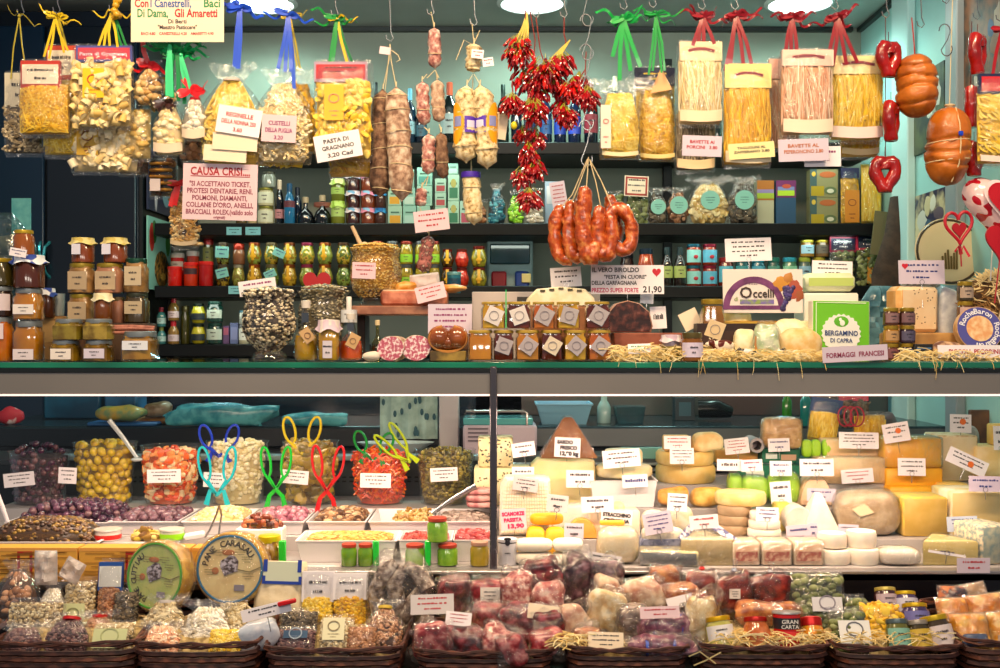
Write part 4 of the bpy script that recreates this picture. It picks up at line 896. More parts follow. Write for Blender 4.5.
SJ('mustard jar with white label, lowest of the stack beside the red notice',258,274,206,225,'#c9c49a','#8a8a3c',('#dfe4c8',.15,.75),z=b[0]);SJ('mustard jar with white label, middle of the stack beside the red notice',258,274,188,206,'#c9c49a','#8a8a3c',('#dfe4c8',.15,.75),z=b[1]);SJ('grey glass jar topping the mustard jar stack',262,276,172,188,'#7c8478','#4a4c40',z=b[2])
for i,(x0,x1,y0,c)in enumerate(((236,247,219,'#5a4a2a'),(248,257,218,'#c8b48a'))):SJ(['small brown jar peeping below the red notice','small cream jar peeping below the red notice'][i],x0,x1,y0-6,225,c,'#3a3226',z=z2)
bottle('slim black bottle with pink and white label beside the mustard jars',275,180,284,225,YB,'#0c1018','#d0c0a8',z2,('#c88a90',.15,.35),name='sauce_bottle',sh='sauce')
bottle('bright blue bottle with red square label on the second shelf',284,184,295,225,YB-.02,'#1c6c9c','#124a70',z2,('#6c3440',.42,.58),name='sauce_bottle',sh='sauce');bottle('dark navy bottle behind the bright blue bottle',293,186,302,225,YB+.05,'#0c2038','#0c1c30',z2,None,name='sauce_bottle',sh='sauce')
bottle('squat black vinegar flask with cork, nearer the blue bottle',297,197,314,225,YB,'#0a1016','#b8a888',z2,None,name='vinegar_flask',sh='flask');bottle('squat black vinegar flask with cork, nearer the lime jars',314,195,331,225,YB,'#0a1016','#b8a888',z2,('#8a5040',.62,.75),name='vinegar_flask',sh='flask')
b=stack(z2,24,22)
SJ('olive jar with lime green cloth lid, lower of two',331,345,201,225,'#7c8428','#9cc83c',('#b8d878',.35,.8),z=b[0],cloth=('#9fce3e','#c8ec78'));SJ('olive jar with lime green cloth lid, upper of two',331,345,180,202,'#6c7820','#9cc83c',('#a8cc60',.3,.6),z=b[1],cloth=('#b6dc64','#dff0a0'))
for ci,(x0,x1,c,cl,nm)in enumerate(((346,360,'#3c1c1c',('#7fb4d8','#f0dce4'),'blue and white cloth lid'),(361,375,'#7a3414',('#8fc4e4','#e890a8'),'pink checked cloth lid'),(375,386,'#4a2c24',('#1c6cb0','#3c9cd8'),'bright blue cloth lid'))):
 b=stack(z2,17,17,16)
 for k in range(3 if ci<2 else 2):SJ(f'small jam jar with {nm}, {("lowest", "second", "topmost")[k]} of its stack',x0,x1,225-17*(k+1),225-17*k,c,'#c8d4e0',z=b[k],cloth=cl,group='jam jars with cloth lids')
TB=[(388,402,19,0,'#9cc8b0','#d8a024','green tea box with yellow panel, lowest beside the jam jars'),(388,401,18,1,'#9cc8b0','#d8a024','green tea box with yellow panel, upper one beside the jam jars'),(403,416,19,0,'#8cc4b4','#a8d4c8','pale mint tea box, lowest in the second stack'),(403,415,18,1,'#8cc4b4','#b8d8c8','pale mint tea box, middle of the second stack'),(402,414,18,2,'#88b8a8','#c89878','mint tea box with tan panel, top of the second stack'),(417,430,19,0,'#94c8b4','#78b4b0','mint tea box behind the pink price sign, lowest'),(417,432,20,1,'#9cd0bc','#7cb4a4','mint tea box behind the pink price sign, middle'),(417,432,18,2,'#8cc8b8','#4c9c90','mint tea box behind the thin sausages, top of its stack'),(435,446,18,0,'#a4d0bc','#b0585c','mint tea box with dull red panel, lowest of three'),(435,446,14,1,'#a4d0bc','#b04c50','mint tea box with dull red panel, middle of three'),(435,446,14,2,'#a4d0bc','#a84448','mint tea box with dull red panel, topmost of three'),(448,459,24,0,'#a8d8c0','#2c7c5c','mint tea box with dark green panel, lower of two'),(448,459,26,1,'#a8d8c0','#2c7c5c','mint tea box with dark green panel and round seal, upper of two'),(448,458,11,2,'#8cc0b0','#a8d8c8','small mint box on top of the green panel tea boxes'),(460,470,24,0,'#a8d8c8','#b85068','mint tea box with magenta panel beside the walnuts')]
zs={}
for x0,x1,h,k,c,pc,lb in TB:
 z=zs.get((x0//13 if x0<430 else x0,k),None);key=min(TB,key=lambda t:abs(t[0]-x0)+99*(t[3]!=0))[0];zz=z2+sum(t[2]*u+.0006 for t in TB if abs(t[0]-x0)<3 and t[3]<k)
 carton(lb,x0,225-h,x1,225,YB-.02,c,[(.12,.1,.88,.5,pc),(.2,.62,.8,.7,'#3c6c5c')]+([(.25,.5,.75,.84,'#b0b060',1)]if 'green panel' in lb and h>20 else[]),z=zz,group='tea boxes',name='tea_box')
def SB(lb,x0,x1,y0,kd,p,**k):return bag(lb,x0,y0,x1,225,k.pop('Y',YB),kd,p,k.pop('d',.05),name=k.pop('nm','sweet_bag'),cat='clear bag',z=z2,fillname=k.pop('fn','sweets'),**k)
SB('clear bag of walnuts beside the magenta tea box',470,487,200,'balls','nut',gather=.5,fn='walnuts',n=40);SB('clear bag of teal blue wrapped sweets',488,506,184,'balls','blue',gather=.4,tie='#a8c8d8');SB('clear bag of bright lime green sweets',507,525,190,'balls','lime',gather=.4,tie='#1c5a3c');SB('clear bag of white wrapped sweets behind the chilli tip',526,544,188,'balls','white',gather=.4)
carton('white and blue printed box behind the pink upright notice',545,180,562,225,YB+.04,'#a8c4dc',[(.1,.5,.6,.9,'#e0e8f0')],z=z2)
card(549,180,569,213,YB-.06,'upright pink notice with red writing beside the orange sausages',bg='p',fg='r',lines=6,tilt=-9,pin=0,raw=True,name='paper_notice',cat='paper notice')
SB('clear bag of pale green sweets behind the orange sausages',605,624,192,'balls','green');SB('clear bag of green grey candies below the red bordered card',626,647,190,'chips','green')
card(624,175,649,197,YB-.05,'cream card with thick red border standing on the candy bags',bg='c',lines=3,tilt=3,pin=0,raw=True,name='price_card',border='#a83024')
for i,(x0,x1,y0,kd,p,lb)in enumerate(((648,666,188,'chips','dark','clear bag with round teal label, first right of the red bordered card'),(667,688,188,'chips','nut','clear bag of brown dried mushrooms with round teal label'),(688,729,178,'chips','pale','wide clear bag of pale dried slices with round teal label'),(727,758,178,'chips','dark','clear bag of grey dried mushrooms with round mint label'))):
 b=SB(lb,x0,x1,y0,kd,p,gather=.55,nm='dried_food_bag',fn='dried_slices',n=160 if x1-x0>25 else 80,Y=YB-.01*i,d=.06)
 w=(x1-x0)*u;rr=min(9.5,(x1-x0)*.42)*u;mb=MB();mb.prism([(rr*cos(a),.038+.015*(i>1)+rr+rr*sin(a))for a in[q*2*pi/24 for q in range(24)]],-.036,-.034,m=0);dashes(mb,rr*1.2,rr*.8,3,-.0365,i,0,.038+.015*(i>1)+rr,m=1);P('round_label',mb,[mat('#8ed4c4',.5),mat('#2c6c6c',.5)],b)
o=carton('cream and orange box with lilac band beside the dried mushrooms',757,180,774,225,YB,'#b8b89a',[(0,.56,1,1,'#a86820'),(0,.6,1,.72,'#9cb830'),(0,.72,1,.8,'#8c80b0')],z=z2);carton('tall blue box with purple and lime top',776,180,796,225,YB,'#1c4c70',[(0,.62,1,1,'#6c2060'),(.08,.66,.92,.84,'#b0d82c'),(.08,.78,.92,.86,'#7888c0'),(.3,.82,.75,.92,'#b84c30',1)],z=z2)
for k in range(2):carton(['lasagne box with orange oval and food picture, lower of two','lasagne box with orange oval and food picture, upper of two'][k],810,197-28*k,838,225-28*k,YB,'#8c8c60',[(0,0,.24,1,'#3a5a5c'),(.04,.05,.5,.4,'#b09a14'),(.34,.7,.92,.92,'#b86430',1),(.5,.1,.95,.38,'#5c7048',1),(.6,.15,.85,.3,'#d8d8c0',1),(.06,.74,.2,.92,'#d8b840',1)],z=z2+k*(28*u+.0006),name='pasta_box')
b=SB('clear bag with orange label and dark blue header on the second shelf',840,858,168,'nest','gold',header=(10,'#141c48',None,'y',None,0,0),sticker=(.05,.32,.8,.56,'#d88a28','#8a3a14'),nm='pasta_bag',fn='pasta',n=40);SB('tall clear bag of yellow green spaghetti at the shelf end',860,881,162,'sticks','yellow',nm='spaghetti_bag',fn='spaghetti')
for x0,x1,y0,y1,c,lb,z in((171,184,249,267,'#a81c1c','red coffee tin with grey label at the back of the tin group',None),(187,199,247,266,'#8c2c1c','rust red coffee tin behind the bright red tins',None),(168,182,266,286,'#d81c10','plain bright red tin at the cabinet end of the third shelf',0),(184,198,262,286,'#cc3414','red tin with dark label in the middle of the tins',0),(199,213,261,286,'#b41414','dark red tin with red lid beside the teal tagged jar',0)):
 jar(lb,x0,y0,x1,y1,YB+(.06 if z is None else-.01),c,'#d01810' if z==0 else '#b0a8a0',z=z3+(0 if z==0 else.0),lab=('#b0a49c' if z is None else '#40242c',.5,.75)if 'label' in lb else None,shape='can',lidh=.14,lidrough=.4,name='coffee_tin',cat='tin')
for o_ in[x for x in col.objects if x.name.startswith('coffee_tin')and x.parent is None][:2]:o_.location.z=z3;o_.scale.z=1.9
jar('dark jar with red lid standing behind the red tins',203,236,214,286,YB+.08,'#5c4c24','#8a1c1c',z=z3,lab=('#8a8848',.5,.8))
PJ=[(216,230,'#3c2a1c','#5a4c3c'),(232,245,'#7c6a2c','#a8a088'),(247,262,'#8c6414','#8a3a14'),(264,279,'#5c6c30','#6c5c3c'),(282,297,'#8c6c18','#7c3c14'),(299,315,'#78842c','#8a2844'),(317,333,'#7c8438','#8c4414'),(336,351,'#4c5c24','#4c3018')]
for k,rowz in enumerate((z3,z3+22*u)):
 for i,(x0,x1,c,lid)in enumerate(PJ):
  if k==1 and i==0:c='#3a1c14'
  if k==1 and i==1:jar('brown spice jar with red cap in the upper row of pickles',x0+1,244,x1,265,YB,'#7a4c30','#a8301c',z=rowz,shape='cyl',lidh=.3);continue
  cm=mat(c,.12,c2=['#c8a834','#a8b050','#d8b040','#90a848'][(i+k)%4],sc=70,lo=.45,hi=.55,c3='#5c3c10',coat=.7)
  o=jar(f'round pickle jar, {ORD[i]} along the {("lower", "upper")[k]} row on the third shelf',x0,264-21*k,x1,286-21*k,YB,cm,lid,z=rowz,shape='round',group='round pickle jars')
  if i in(2,4,6):mb=MB();r0=(x1-x0)*u/2;mb.tube([(-.1*r0,-r0*.8,20.5*u),(0,-r0*1.06,9*u),(0,-r0*.98,4*u)],1,4,flat=(.0055,.0006),up=(0,1,0));mb.blob(0,-r0*1.04,8*u,.012,.001,.008,10,6);P('yellow_seal',mb,mat('#d8a010',.4),o)
for i,(px,py,t,lb)in enumerate(((222,252,3,'teal price tag on the upper jar beside the red tins'),(222,273,-14,'teal price tag on the lower jar beside the red tins'),(279,253,24,'teal price tag in the upper row between pickle jars'),(270,274,-24,'teal price tag in the lower row of pickle jars'))):
 card(px-7,py-6,px+7,py+6,YB-.045,lb,bg='t',fg='b',lines=2,tilt=t,pin=0,raw=True,name='price_tag',cat='price tag',lean=0)
for k in range(2):
 for i,(x0,x1)in enumerate(((371,384),(386,399),(400,413),(415,427),(429,440))):
  jar(f'pesto jar with lime green label, {ORD[i]} along the {("lower", "upper")[k]} row behind the grain bowl',x0,264-24*k,x1,286-23*k,YB,mat('#a89024',.15,c2='#7c6c14',sc=60,coat=.6),'#8a2c1c' if(i+k)%2 else '#5a5c5c',z=z3+k*22.4*u,lab=('#8cc02c',.08,.42),group='pesto jars',name='jar')
for k in range(2):
 for i,(x0,x1,c)in enumerate(((441,454,'#2a1c0c'),(455,469,'#a81c14'),(471,487,'#6c6420'))):
  o=jar(['dark jar with yellow seal','round jar of red peppers','round green pickle jar with yellow seal'][i]+f', {("lower", "upper")[k]} one beside the fuse box',x0,267-18*k-(3 if i==2 and k else 0),x1,286-19*k,YB,mat(c,.12,c2=['#5c3c10','#d83c20','#a8a030'][i],sc=70,coat=.7),'#6c1c14',z=z3+k*19.4*u,shape='round')
  if i!=1:mb=MB();r0=(x1-x0)*u/2;mb.tube([(0,-r0*.8,17*u),(0,-r0*1.06,8*u),(0,-r0,3*u)],1,4,flat=(.0055,.0006),up=(0,1,0));mb.blob(0,-r0*1.05,7*u,.012,.001,.007,10,6);P('yellow_seal',mb,mat('#d8a010',.4),o)
jar('red preserve jar with dark lid beyond the orange sausages',637,248,655,286,YB,mat('#8c3018',.15,c2='#b84c28',sc=20,coat=.7),'#1c2c3c',z=z3,shape='round');jar('dark jar behind the heart marked sign',620,252,634,286,YB+.05,'#2c1c1c','#1c242c',z=z3)
bottle('dark beer bottle with lime label, beside the upright support',661,247,673,286,YB,'#1a100c','#1c3034',z3,('#a8b868',.22,.52),name='beer_bottle',sh='sauce');bottle('dark beer bottle with lime label, beside the sauce jars',674,247,686,286,YB-.01,'#1a100c','#1c3034',z3,('#a8b868',.22,.52),name='beer_bottle',sh='sauce')
for k in range(2):
 for i,(x0,x1)in enumerate(((686,701),(702,717))):
  o=jar(f'tomato sauce jar with teal label, {("lower", "upper")[k]} and {("nearer", "farther from")[i]} the beer bottles',x0,265-21*k,x1,286-21*k,YB,mat('#8a2c14',.15,coat=.7),['#1c5c70','#8a1c34'][i],z=z3+k*21.4*u,lab=(['#8cd0cc','#5cb0d0'][i],.12,.72),lines=0,group='tomato sauce jars')
  mb=MB();mb.blob(.004,-.0305,.03,.009,.001,.007,10,6);P('printed_tomato',mb,mat('#b02030',.4),o)
for i,(x0,x1,c,lid,lc)in enumerate(((718,733,'#6c2014','#a02c2c','#5cb0c4'),(735,749,'#1c4c50','#2c7c84','#3c8c90'),(751,765,'#1c5a6c','#3cb0d0','#4c9cb4'),(767,780,'#244c44','#2c7464','#508c7c'),(782,797,'#3c6c50','#38a0b8','#88c4a0'),(798,811,'#4c5c50','#a8b040','#90b4c8'),(812,826,'#4c4a34','#b8a83c','#80b4b8'))):
 jar(f'small spread jar with {["red", "dark teal", "bright blue", "green", "sky blue", "olive", "mustard yellow"][i]} lid in the low row behind the white signs',x0,257,x1,286,YB,c,lid,z=z3,lab=(lc,.15,.7),group='spread jars')
for i,(x0,x1,lid)in enumerate(((800,814,'#c8c040'),(815,829,'#b09c2c'))):jar(['honey jar with pale blue label stacked on the spread jars','dark honey jar with yellow lid stacked beside the labelled one'][i],x0,240,x1,257,YB,mat(['#8c6424','#6c4c24'][i],.12,coat=.8),lid,z=z3+29.4*u,lab=(['#98c4d8','#5c5448'][i],.2,.7))
bag('bag of green olives with dark and pink header on the third shelf, nearer the jars',829,236,855,286,YB-.02,'balls','green',.05,header=(16,'#141c3c','#8a2040','w','d',0,0),z=z3,name='olive_bag',cat='bag of olives',fillname='olives')
bag('bag of green olives with orange label and navy header at the shelf end',856,238,881,290,YB-.03,'shells','green',.05,header=(16,'#14284c','#c02440','w','d',0,0),z=z3,name='olive_bag',cat='bag of olives',fillname='olives',sticker=(.16,.3,.6,.5,'#c8842c','#6c3010'))
v=z4
bottle('small bottle with red cap and white label, lower of two',168,321,179,344,YB,'#8a6a34','#b81c2c',v,('#d0c0c8',.12,.4),name='dressing_bottle',sh='sauce',capf=.3);bottle('small bottle with red cap and white label, upper of two',168,298,179,321,YB,'#8a6a34','#b81c2c',v+23.4*u,('#d0c0c8',.12,.4),name='dressing_bottle',sh='sauce',capf=.3)
bottle('teal bottle with red cap at the cabinet end, lower',157,327,166,344,YB,'#3c7c80','#6c7c3c',v,('#a8d0d0',.15,.45),name='dressing_bottle',sh='sauce',capf=.3);bottle('teal bottle with red cap at the cabinet end, upper',157,308,166,327,YB,'#3c7c80','#a82c3c',v+17.4*u,('#a8d0d0',.15,.45),name='dressing_bottle',sh='sauce',capf=.3)
jar('tall dark olive jar beside the red capped bottles',181,306,190,344,YB+.03,'#3c3c14','#5c5430',z=v)
jar('squat jar of yellow mustard with dark label, lower of two',191,324,206,344,YB,'#b0a828','#1c2820',z=v,lab=('#1c2c34',.18,.5),shape='round');jar('squat jar of yellow mustard with dark label, upper of two',191,303,206,323,YB,'#b0a828','#1c2820',z=v+20.5*u,lab=('#1c2c34',.18,.5),shape='round')
jar('dark green jar with white label, lower of two',207,323,223,344,YB,'#14342c','#1c4038',z=v,lab=('#b8c8bc',.2,.7));jar('dark green jar with white label, upper of two',207,301,223,322,YB,'#14342c','#1c4038',z=v+21.5*u,lab=('#b8c8bc',.2,.6))
carton('small purple box beside the dark green jars',223,326,229,344,YB,'#5c4470',[(.1,.5,.9,.9,'#a05470')],z=v);carton('small slate blue box standing by the purple box',230,323,238,344,YB,'#5c6c9c',[(.1,.2,.9,.8,'#7c88b8')],z=v);jar('white cream jar beside the bean vase',239,325,249,344,YB,'#b8b89c','#a8b0b0',z=v,lab=('#dce4dc',.2,.8));jar('small white jar stacked on the cream jar',239,311,248,325,YB,'#a8b0a8','#5c8c9c',z=v+19.4*u)
# on the glass counter
def CJ(lb,x0,y0,x1,y1,Y=.1,cont='#8a5a10',lid='#b8b4a8',z=None,**k):return jar(lb,x0,y0,x1,y1,Y,cont,lid,z=CT+.0005 if z is None else z,**k)
def up(o_h,Y):return CT+.0005+o_h*S(Y)
HON=mat('#a4640a',.1,c2='#cc8c1c',sc=12,lo=.3,hi=.7,coat=.9,sss=.3);HOND=mat('#4c1806',.1,c2='#6c280a',sc=14,coat=.9);HONY=mat('#b08412',.1,c2='#d8ac24',sc=12,coat=.9,sss=.3);HONO=mat('#a8520c',.1,c2='#c87416',sc=12,coat=.9,sss=.3)
LIDS='#8c9498'
Y=.10;s=S(Y)
def stk(label,x0,x1,hs,Y,specs,**kk):
 """stack of jars: specs = (label, height px, kwargs)"""
 z=CT+.0005
 for lb,h,k in specs:
  k=dict(k);dx=k.pop('dx',0);w_=k.pop('wd',0);jar(lb,x0+dx-w_,0,x1+dx+w_,h,Y,k.pop('cont','#8a5a10'),k.pop('lid',LIDS),z=z,**{**kk,**k});z+=h*S(Y)+.0006
stk('',15,43,0,.08,[('tall amber honey jar with white label at the counter end, bottom of its stack',40,dict(cont=HON,lab=('#e6dce4',.04,.3),sq=.5,clear=True)),('amber honey jar with white label, second of the stack at the counter end',32,dict(cont=HON,lab=('#efe8e4',.2,.5),sq=.5,clear=True)),('jar of brown preserve with blue and white cloth cover',33,dict(cont='#4a2010',cloth=('#e8ecf4','#2c48a0'),wd=1)),('small jar of amber preserve with yellow lid, top of the stack',25,dict(cont='#8a4a14',lid='#c8a830',dx=-5,wd=-4))])
card(9,247,27,258,.035,'white folded price card leaning on the topmost end jar',lines=2,fg='b',tilt=10,pin=0,raw=True,lean=.05)
stk('',-14,13,0,.08,[('orange preserve jar with round label at the picture edge, bottom',44,dict(cont=HONO,lab=('#e8d8e0',.5,.85),sq=.4)),('dark jar with white label at the picture edge, second',30,dict(cont='#2c1c14',lab=('#d8ccd4',.2,.75))),('dark olive jar with yellow lid at the picture edge, top',28,dict(cont='#3c3410',lid='#b8981c'))])
jar('jar with blue and white cloth cover behind the amber honey stack',40,287,55,316,.24,'#4a2818','#c8c8d0',z=CT+.0005+42*S(.24),cloth=('#e8ecf4','#2c48a0'))
carton('small cardboard box under the blue cloth jar and the white cup',40,316,66,359,.24,'#a8804c',[(.1,.4,.9,.9,'#c09a60')],z=CT+.0005,d=.05)
jar('translucent white plastic cup beside the blue cloth jar',54,291,65,316,.27,'#a8b4b8',None,z=CT+.0005+43.6*S(.25),shape='tub')
stk('',52,80,0,.06,[('low wide preserve jar with white label, front row beside the tall amber jar',21,dict(cont=mat('#5a4410',.12,c2='#8a6a18',sc=40,coat=.8),lab=('#efe6e0',.1,.6),sq=.6,lidh=.22)),('low olive preserve jar stacked on the front white labelled jar',21,dict(cont=mat('#6a5414',.12,c2='#8a7a28',sc=40,coat=.8),sq=.6,lidh=.22,dx=3))])
stk('',85,113,0,.06,[('low wide preserve jar with lilac label, second in the front row',21,dict(cont=mat('#4a3810',.12,c2='#7a5a18',sc=40,coat=.8),lab=('#d8d0e4',.15,.6),sq=.6,lidh=.22)),('low gold preserve jar stacked on the lilac labelled jar',21,dict(cont=mat('#6a5414',.12,c2='#a08a38',sc=40,coat=.8),sq=.6,lidh=.22))])
CJ('wide square jar of golden preserve with pale blue label, third in the front row',123,331,158,361,.06,mat('#8a6010',.12,c2='#b08428',sc=30,coat=.8),LIDS,sq=.6,lab=('#dfe4f0',.38,.68),lidh=.2,clear=True)
o=E('wooden_riser','low wooden riser carrying the labelled pate jars','riser',(X(110,.22),.22,CT+.0005));mb=MB();mb.box(0,0,0,84*S(.22),.08,36*S(.22),.002);P('block',mb,mat('#3a2416',.6,c2='#4a3020',sc=30),o)
mb=MB()
for i in range(4):mb.tube([(X(118,.16)-X(110,.22),-.055,.037*S(.2)/.0025+.006*i),(X(152,.16)-X(110,.22),-.05,.037+.004+.004*i)],.0045,8)
zr=CT+.0005+36.5*S(.22)
o=E('salami_stick_bundle','flat bundle of thin pinkish salami sticks under the pate jars','sausage',(X(133,.16),.15,CT+.068))
for i in range(4):mb=MB();mb.tube([(-.05,.005*(i%2),.005*i),(0,.005*(i%2)-.002,.005*i+.001),(.055,.004*(i%2),.005*i-.002)],.0042,8);P('stick',mb,mat('#b87866',.5,c2='#8a5044',sc=50),o)
mb=MB();mb.box(0,0,-.068,.09,.03,.064,.002);P('paper_tray',mb,mat('#4a3424',.7),o)
PT=mat('#7a5a34',.2,c2='#a07a48',sc=50,coat=.7)
def pj(lb,x0,x1,y0,y1,z,c=PT,lid='#a08a30',lab=('#b09c80',.12,.72),**k):return jar(lb,x0,y0,x1,y1,.22,c,lid,z=z,lab=lab,sq=.3,**k)
u=S(.22)
pj('pate jar with tan label at the bottom of its stack beside the cloth lid jar',69,94,292,321,zr);jar('small jar with cream cloth cover between the two pate stacks',94,292,112,321,.17,'#6a3a14','#d8c89a',z=CT+.0005+38*S(.2)*.98,cloth=('#e8dcae','#f4ecc8'));pj('pinkish jar half hidden behind the cream cloth jar',110,125,295,321,zr,mat('#8a5c48',.3),'#6c5a3a',None)
pj('dark lidded jar with tan label, bottom of the stack nearest the food poster',125,149,291,321,zr,mat('#3c3018',.2,coat=.7),'#3c4034',('#b4a488',.3,.72));pj('pate jar with tan label, second of the stack at the cabinet side',69,95,262,292,zr+29.5*u);pj('wide pate jar with tan label and yellow lid, middle of the upper row',96,124,262,292,zr+29.5*u,mat('#9a6a50',.2,coat=.7));pj('pate jar with green lid and tan label beside the food poster',125,148,257,291,zr+30.5*u,PT,'#1c4a38',('#c0b094',.2,.75))
for x0,x1,lb in((72,94,'small jar with yellow cloth cover and white tag on the pate jars, left one'),(104,127,'small jar with yellow cloth cover and white tag on the pate jars, right one')):
 o=jar(lb,x0,237,x1,262,.22,'#7a3a1c','#d8b830',z=zr+60*u,cloth=('#c8b45c','#e0d08c'));mb=MB();mb.box(-.005 if x0<100 else-.012,-.034,.02,.022,.001,.026,.0);P('paper_tag',mb,mat('#d8d8ec',.5),o)
o=E('hanging_bread_bag','large clear plastic bag of dark bread loaves at the picture edge','bag of bread',(X(6,.3),.3,CT+.12));mb=MB();mb.pillow(.16,.26,.12,12,14,amp=.012,seed=3,top=.2);P('clear_bag',mb,film('#b8dce0',.08,.7,.15,.9,25,haze=.08,hazec='#5a8a94'),o)
for i in range(4):mb=MB();mb.blob(-.02+.02*(i%2),0,.04+.045*i,.05,.03,.026,12,8,.3,30,i);P('loaf',mb,mat('#5a3c2c',.8,c2='#7a5640',sc=30),o)
mb=MB();mb.box(0,0,-.118,.15,.1,.117,.003);P('crate',mb,mat('#14181c',.6),o)
def urn(lb,x0,x1,y0,y1,Y,kd,pl,pts,n,z=None,top=1.0,fillname='beans'):
 w,h=(x1-x0)*S(Y),(y1-y0)*S(Y);r=w/2;o=E('glass_urn',lb,'glass vase',(X((x0+x1)/2,Y),Y,CT+.0005 if z is None else z))
 pr=[(a*r,b*h)for a,b in pts]
 mb=MB();mb.lathe(pr,28);P('glass',mb,film(gloss=.05,edge=.8,rough=.03,bump=0),o)
 rr=random.Random(int(x0));mb=MB();body=[(a*.95,b)for a,b in pr if b>h*.14];body=[(0,body[0][1])]+body[:-1]+[(body[-1][0]*.92,body[-1][1]),(0,body[-1][1]+.012)]
 mb.lathe(body,24,m=0)
 for i in range(n):
  t=rr.random();zz=h*(.16+.84*t);
  k=next((j for j in range(1,len(pr))if pr[j][1]>=zz),len(pr)-1);f=(zz-pr[k-1][1])/max(1e-6,pr[k][1]-pr[k-1][1]);ra=(pr[k-1][0]+(pr[k][0]-pr[k-1][0])*f)*.955;a=rr.uniform(-pi,0)+.0
  if i%6==0:ra*=rr.random()**.5;zz=h*1.0+.004+.012*(1-ra/r)
  q=rr.uniform(.7,1.15)*.0042*top;mb.blob(ra*cos(a),ra*sin(a),zz,q*1.25,q,q*.9,6,4,m=1+rr.randrange(len(pl)-1))
 P(fillname,mb,[mat(c,.45)for c in pl],o,stuff=True);return o
UP=[(0,0),(.62,0),(.66,.03),(.60,.10),(.42,.15),(.5,.2),(.8,.3),(.97,.45),(1,.58),(.94,.75),(.86,.85),(.9,.93),(1.04,1)]
urn('large footed glass urn of mixed pale and dark beans on the counter',243,296,292,359,.12,'beans',('#5a4e44','#dccfae','#a8967c','#2a2224','#5c5044','#efe4ca','#1c181c','#c8b894'),UP,900)
card(238,277,277,297,.13,'white price card with purple lines standing in the large bean urn',fg='p',lines=2,tilt=-8,raw=True,pin=.03,lean=0)
urn('second glass urn of grey green lentils behind the yellow oil bottle',298,350,290,359,.24,'beans',('#6a6048','#a49a7c','#7a7258','#4a463a','#c8bc98'),UP,700,top=.8,fillname='lentils')
card(303,286,344,301,.245,'white folded price card resting on the lentil urn',lines=2,tilt=-3,raw=True,pin=.02,lean=.35)
o=E('red_heart_sign','red cardboard heart sign standing in the lentil urn','heart sign',(X(317,.3),.3,Z(300,.3)));mb=MB();mb.heart(28*S(.3),28*S(.3),-.002,.002);P('heart_board',mb,mat('#a8101c',.5),o);mb=MB();mb.tube([(0,.002,.01),(0,.002,-.03)],.0016,5);P('stick',mb,mat('#c8b48a'),o)
o=E('wooden_board','wooden serving board under the yellow grain bowl','board',(X(400,.24),.24,CT+.0005));u=S(.24)
mb=MB();mb.box(0,0,44*u,92*u,.15,9*u,.003);P('board_top',mb,mat('#a8745a',.45,c2='#8a5844',sc=30),o)
for sx in(-1,1):mb=MB();mb.box(sx*38*u,.03,0,.02,.10,44*u,.002);P('support',mb,mat('#2c1c16',.6),o)
zb=CT+.0005+53*u
urn('round glass bowl heaped with yellow grain on the wooden board',350,402,250,308,.24,'beans',('#b8862c','#d8a83c','#e8c45c','#a87824','#f0d888','#c8983c'),[(0,0),(.6,0),(.66,.04),(.5,.09),(.62,.14),(.9,.3),(1,.5),(.97,.7),(.88,.85),(.92,.92),(1.0,1)],1500,zb,.55,'grain')
o=E('wooden_scoop','pale wooden scoop standing in the yellow grain bowl','scoop',(X(363,.22),.22,zb+50*u));mb=MB();mb.tube([(-.028,.0,.075),(-.016,0,.05),(-.006,0,.028)],[.0045,.005,.006],8);P('handle',mb,mat('#d8b890',.6),o);mb=MB();mb.blob(.004,0,.012,.016,.010,.024,12,8);P('bowl',mb,mat('#e0c49c',.6),o)
card(352,262,376,279,.135,'pink price card with red lettering on the yellow grain bowl',fg='r',bg='p',lines=3,tilt=2,raw=True,pin=0,lean=0)
def oil(lb,x0,x1,y0,y1,Y,c,tagang,seed):
 o=bottle(lb,x0,y0,x1,y1,Y,GLASS(),None,CT+.0005,None,name='oil_bottle',sh='flask');w,h=(x1-x0)*S(Y),(y1-y0)*S(Y);r=w/2
 mb=MB();mb.lathe([(0,.003),(.8*r,.003),(.95*r,.06*h),(.95*r,.3*h),(.86*r,.42*h),(0,.42*h)],18);P('oil',mb,c,o)
 mb=MB();mb.lathe([(.36*r,.88*h),(.42*r,h),(0,1.01*h)],14);P('stopper',mb,mat('#e8e0d4',.4),o)
 mb=MB();mb.tube([(0,-.3*r,.8*h),(0,-.36*r,.64*h)],1,4,flat=(.008,.0006));P('neck_band',mb,mat('#1c2a3c',.4),o)
 mb=MB();M=rot(.1,radians(tagang),0,(.3*r,-r*1.05,.42*h));mb.box(0,0,-.016,.026,.001,.034,M=M,m=0);mb.tube([M@Vector((.007*cos(a),-.001,.007*sin(a)))for a in[i*2*pi/12 for i in range(12)]],.0009,4,True,m=1);P('paper_tag',mb,[mat('#d8b07c',.6),mat('#7a4a3a',.6)],o)
oil('round bottle of bright yellow oil with kraft tag',294,318,299,359,.09,HONY,-35,1);oil('round bottle of red amber oil with kraft tag',339,363,312,359,.09,mat('#a82408',.08,c2='#d85a14',sc=14,coat=.9),28,2)
o=bottle('striped ribbon dressed bottle behind the red amber oil',341,296,357,359,.15,'#4a5a5c','#e8e4dc',CT+.0005,('#d8dce0',.6,.8),name='oil_bottle',sh='bell')
o=CJ('small square jar of yellow honey with white cloth cover and label',318,319,340,360,.05,HONY,'#e8d8c8',cloth=('#f0e4dc','#e0c8d8'),sq=.5,lab=('#d4ccd8',.08,.5,.7),clear=True)
o=bottle('small clear bottle with cork beside the cut salami faces',371,318,384,358,.13,film('#e8e0a8',.05,.7,.03,0),'#d8c49a',CT+.0005,None,name='small_bottle',sh='flask',capf=.12)
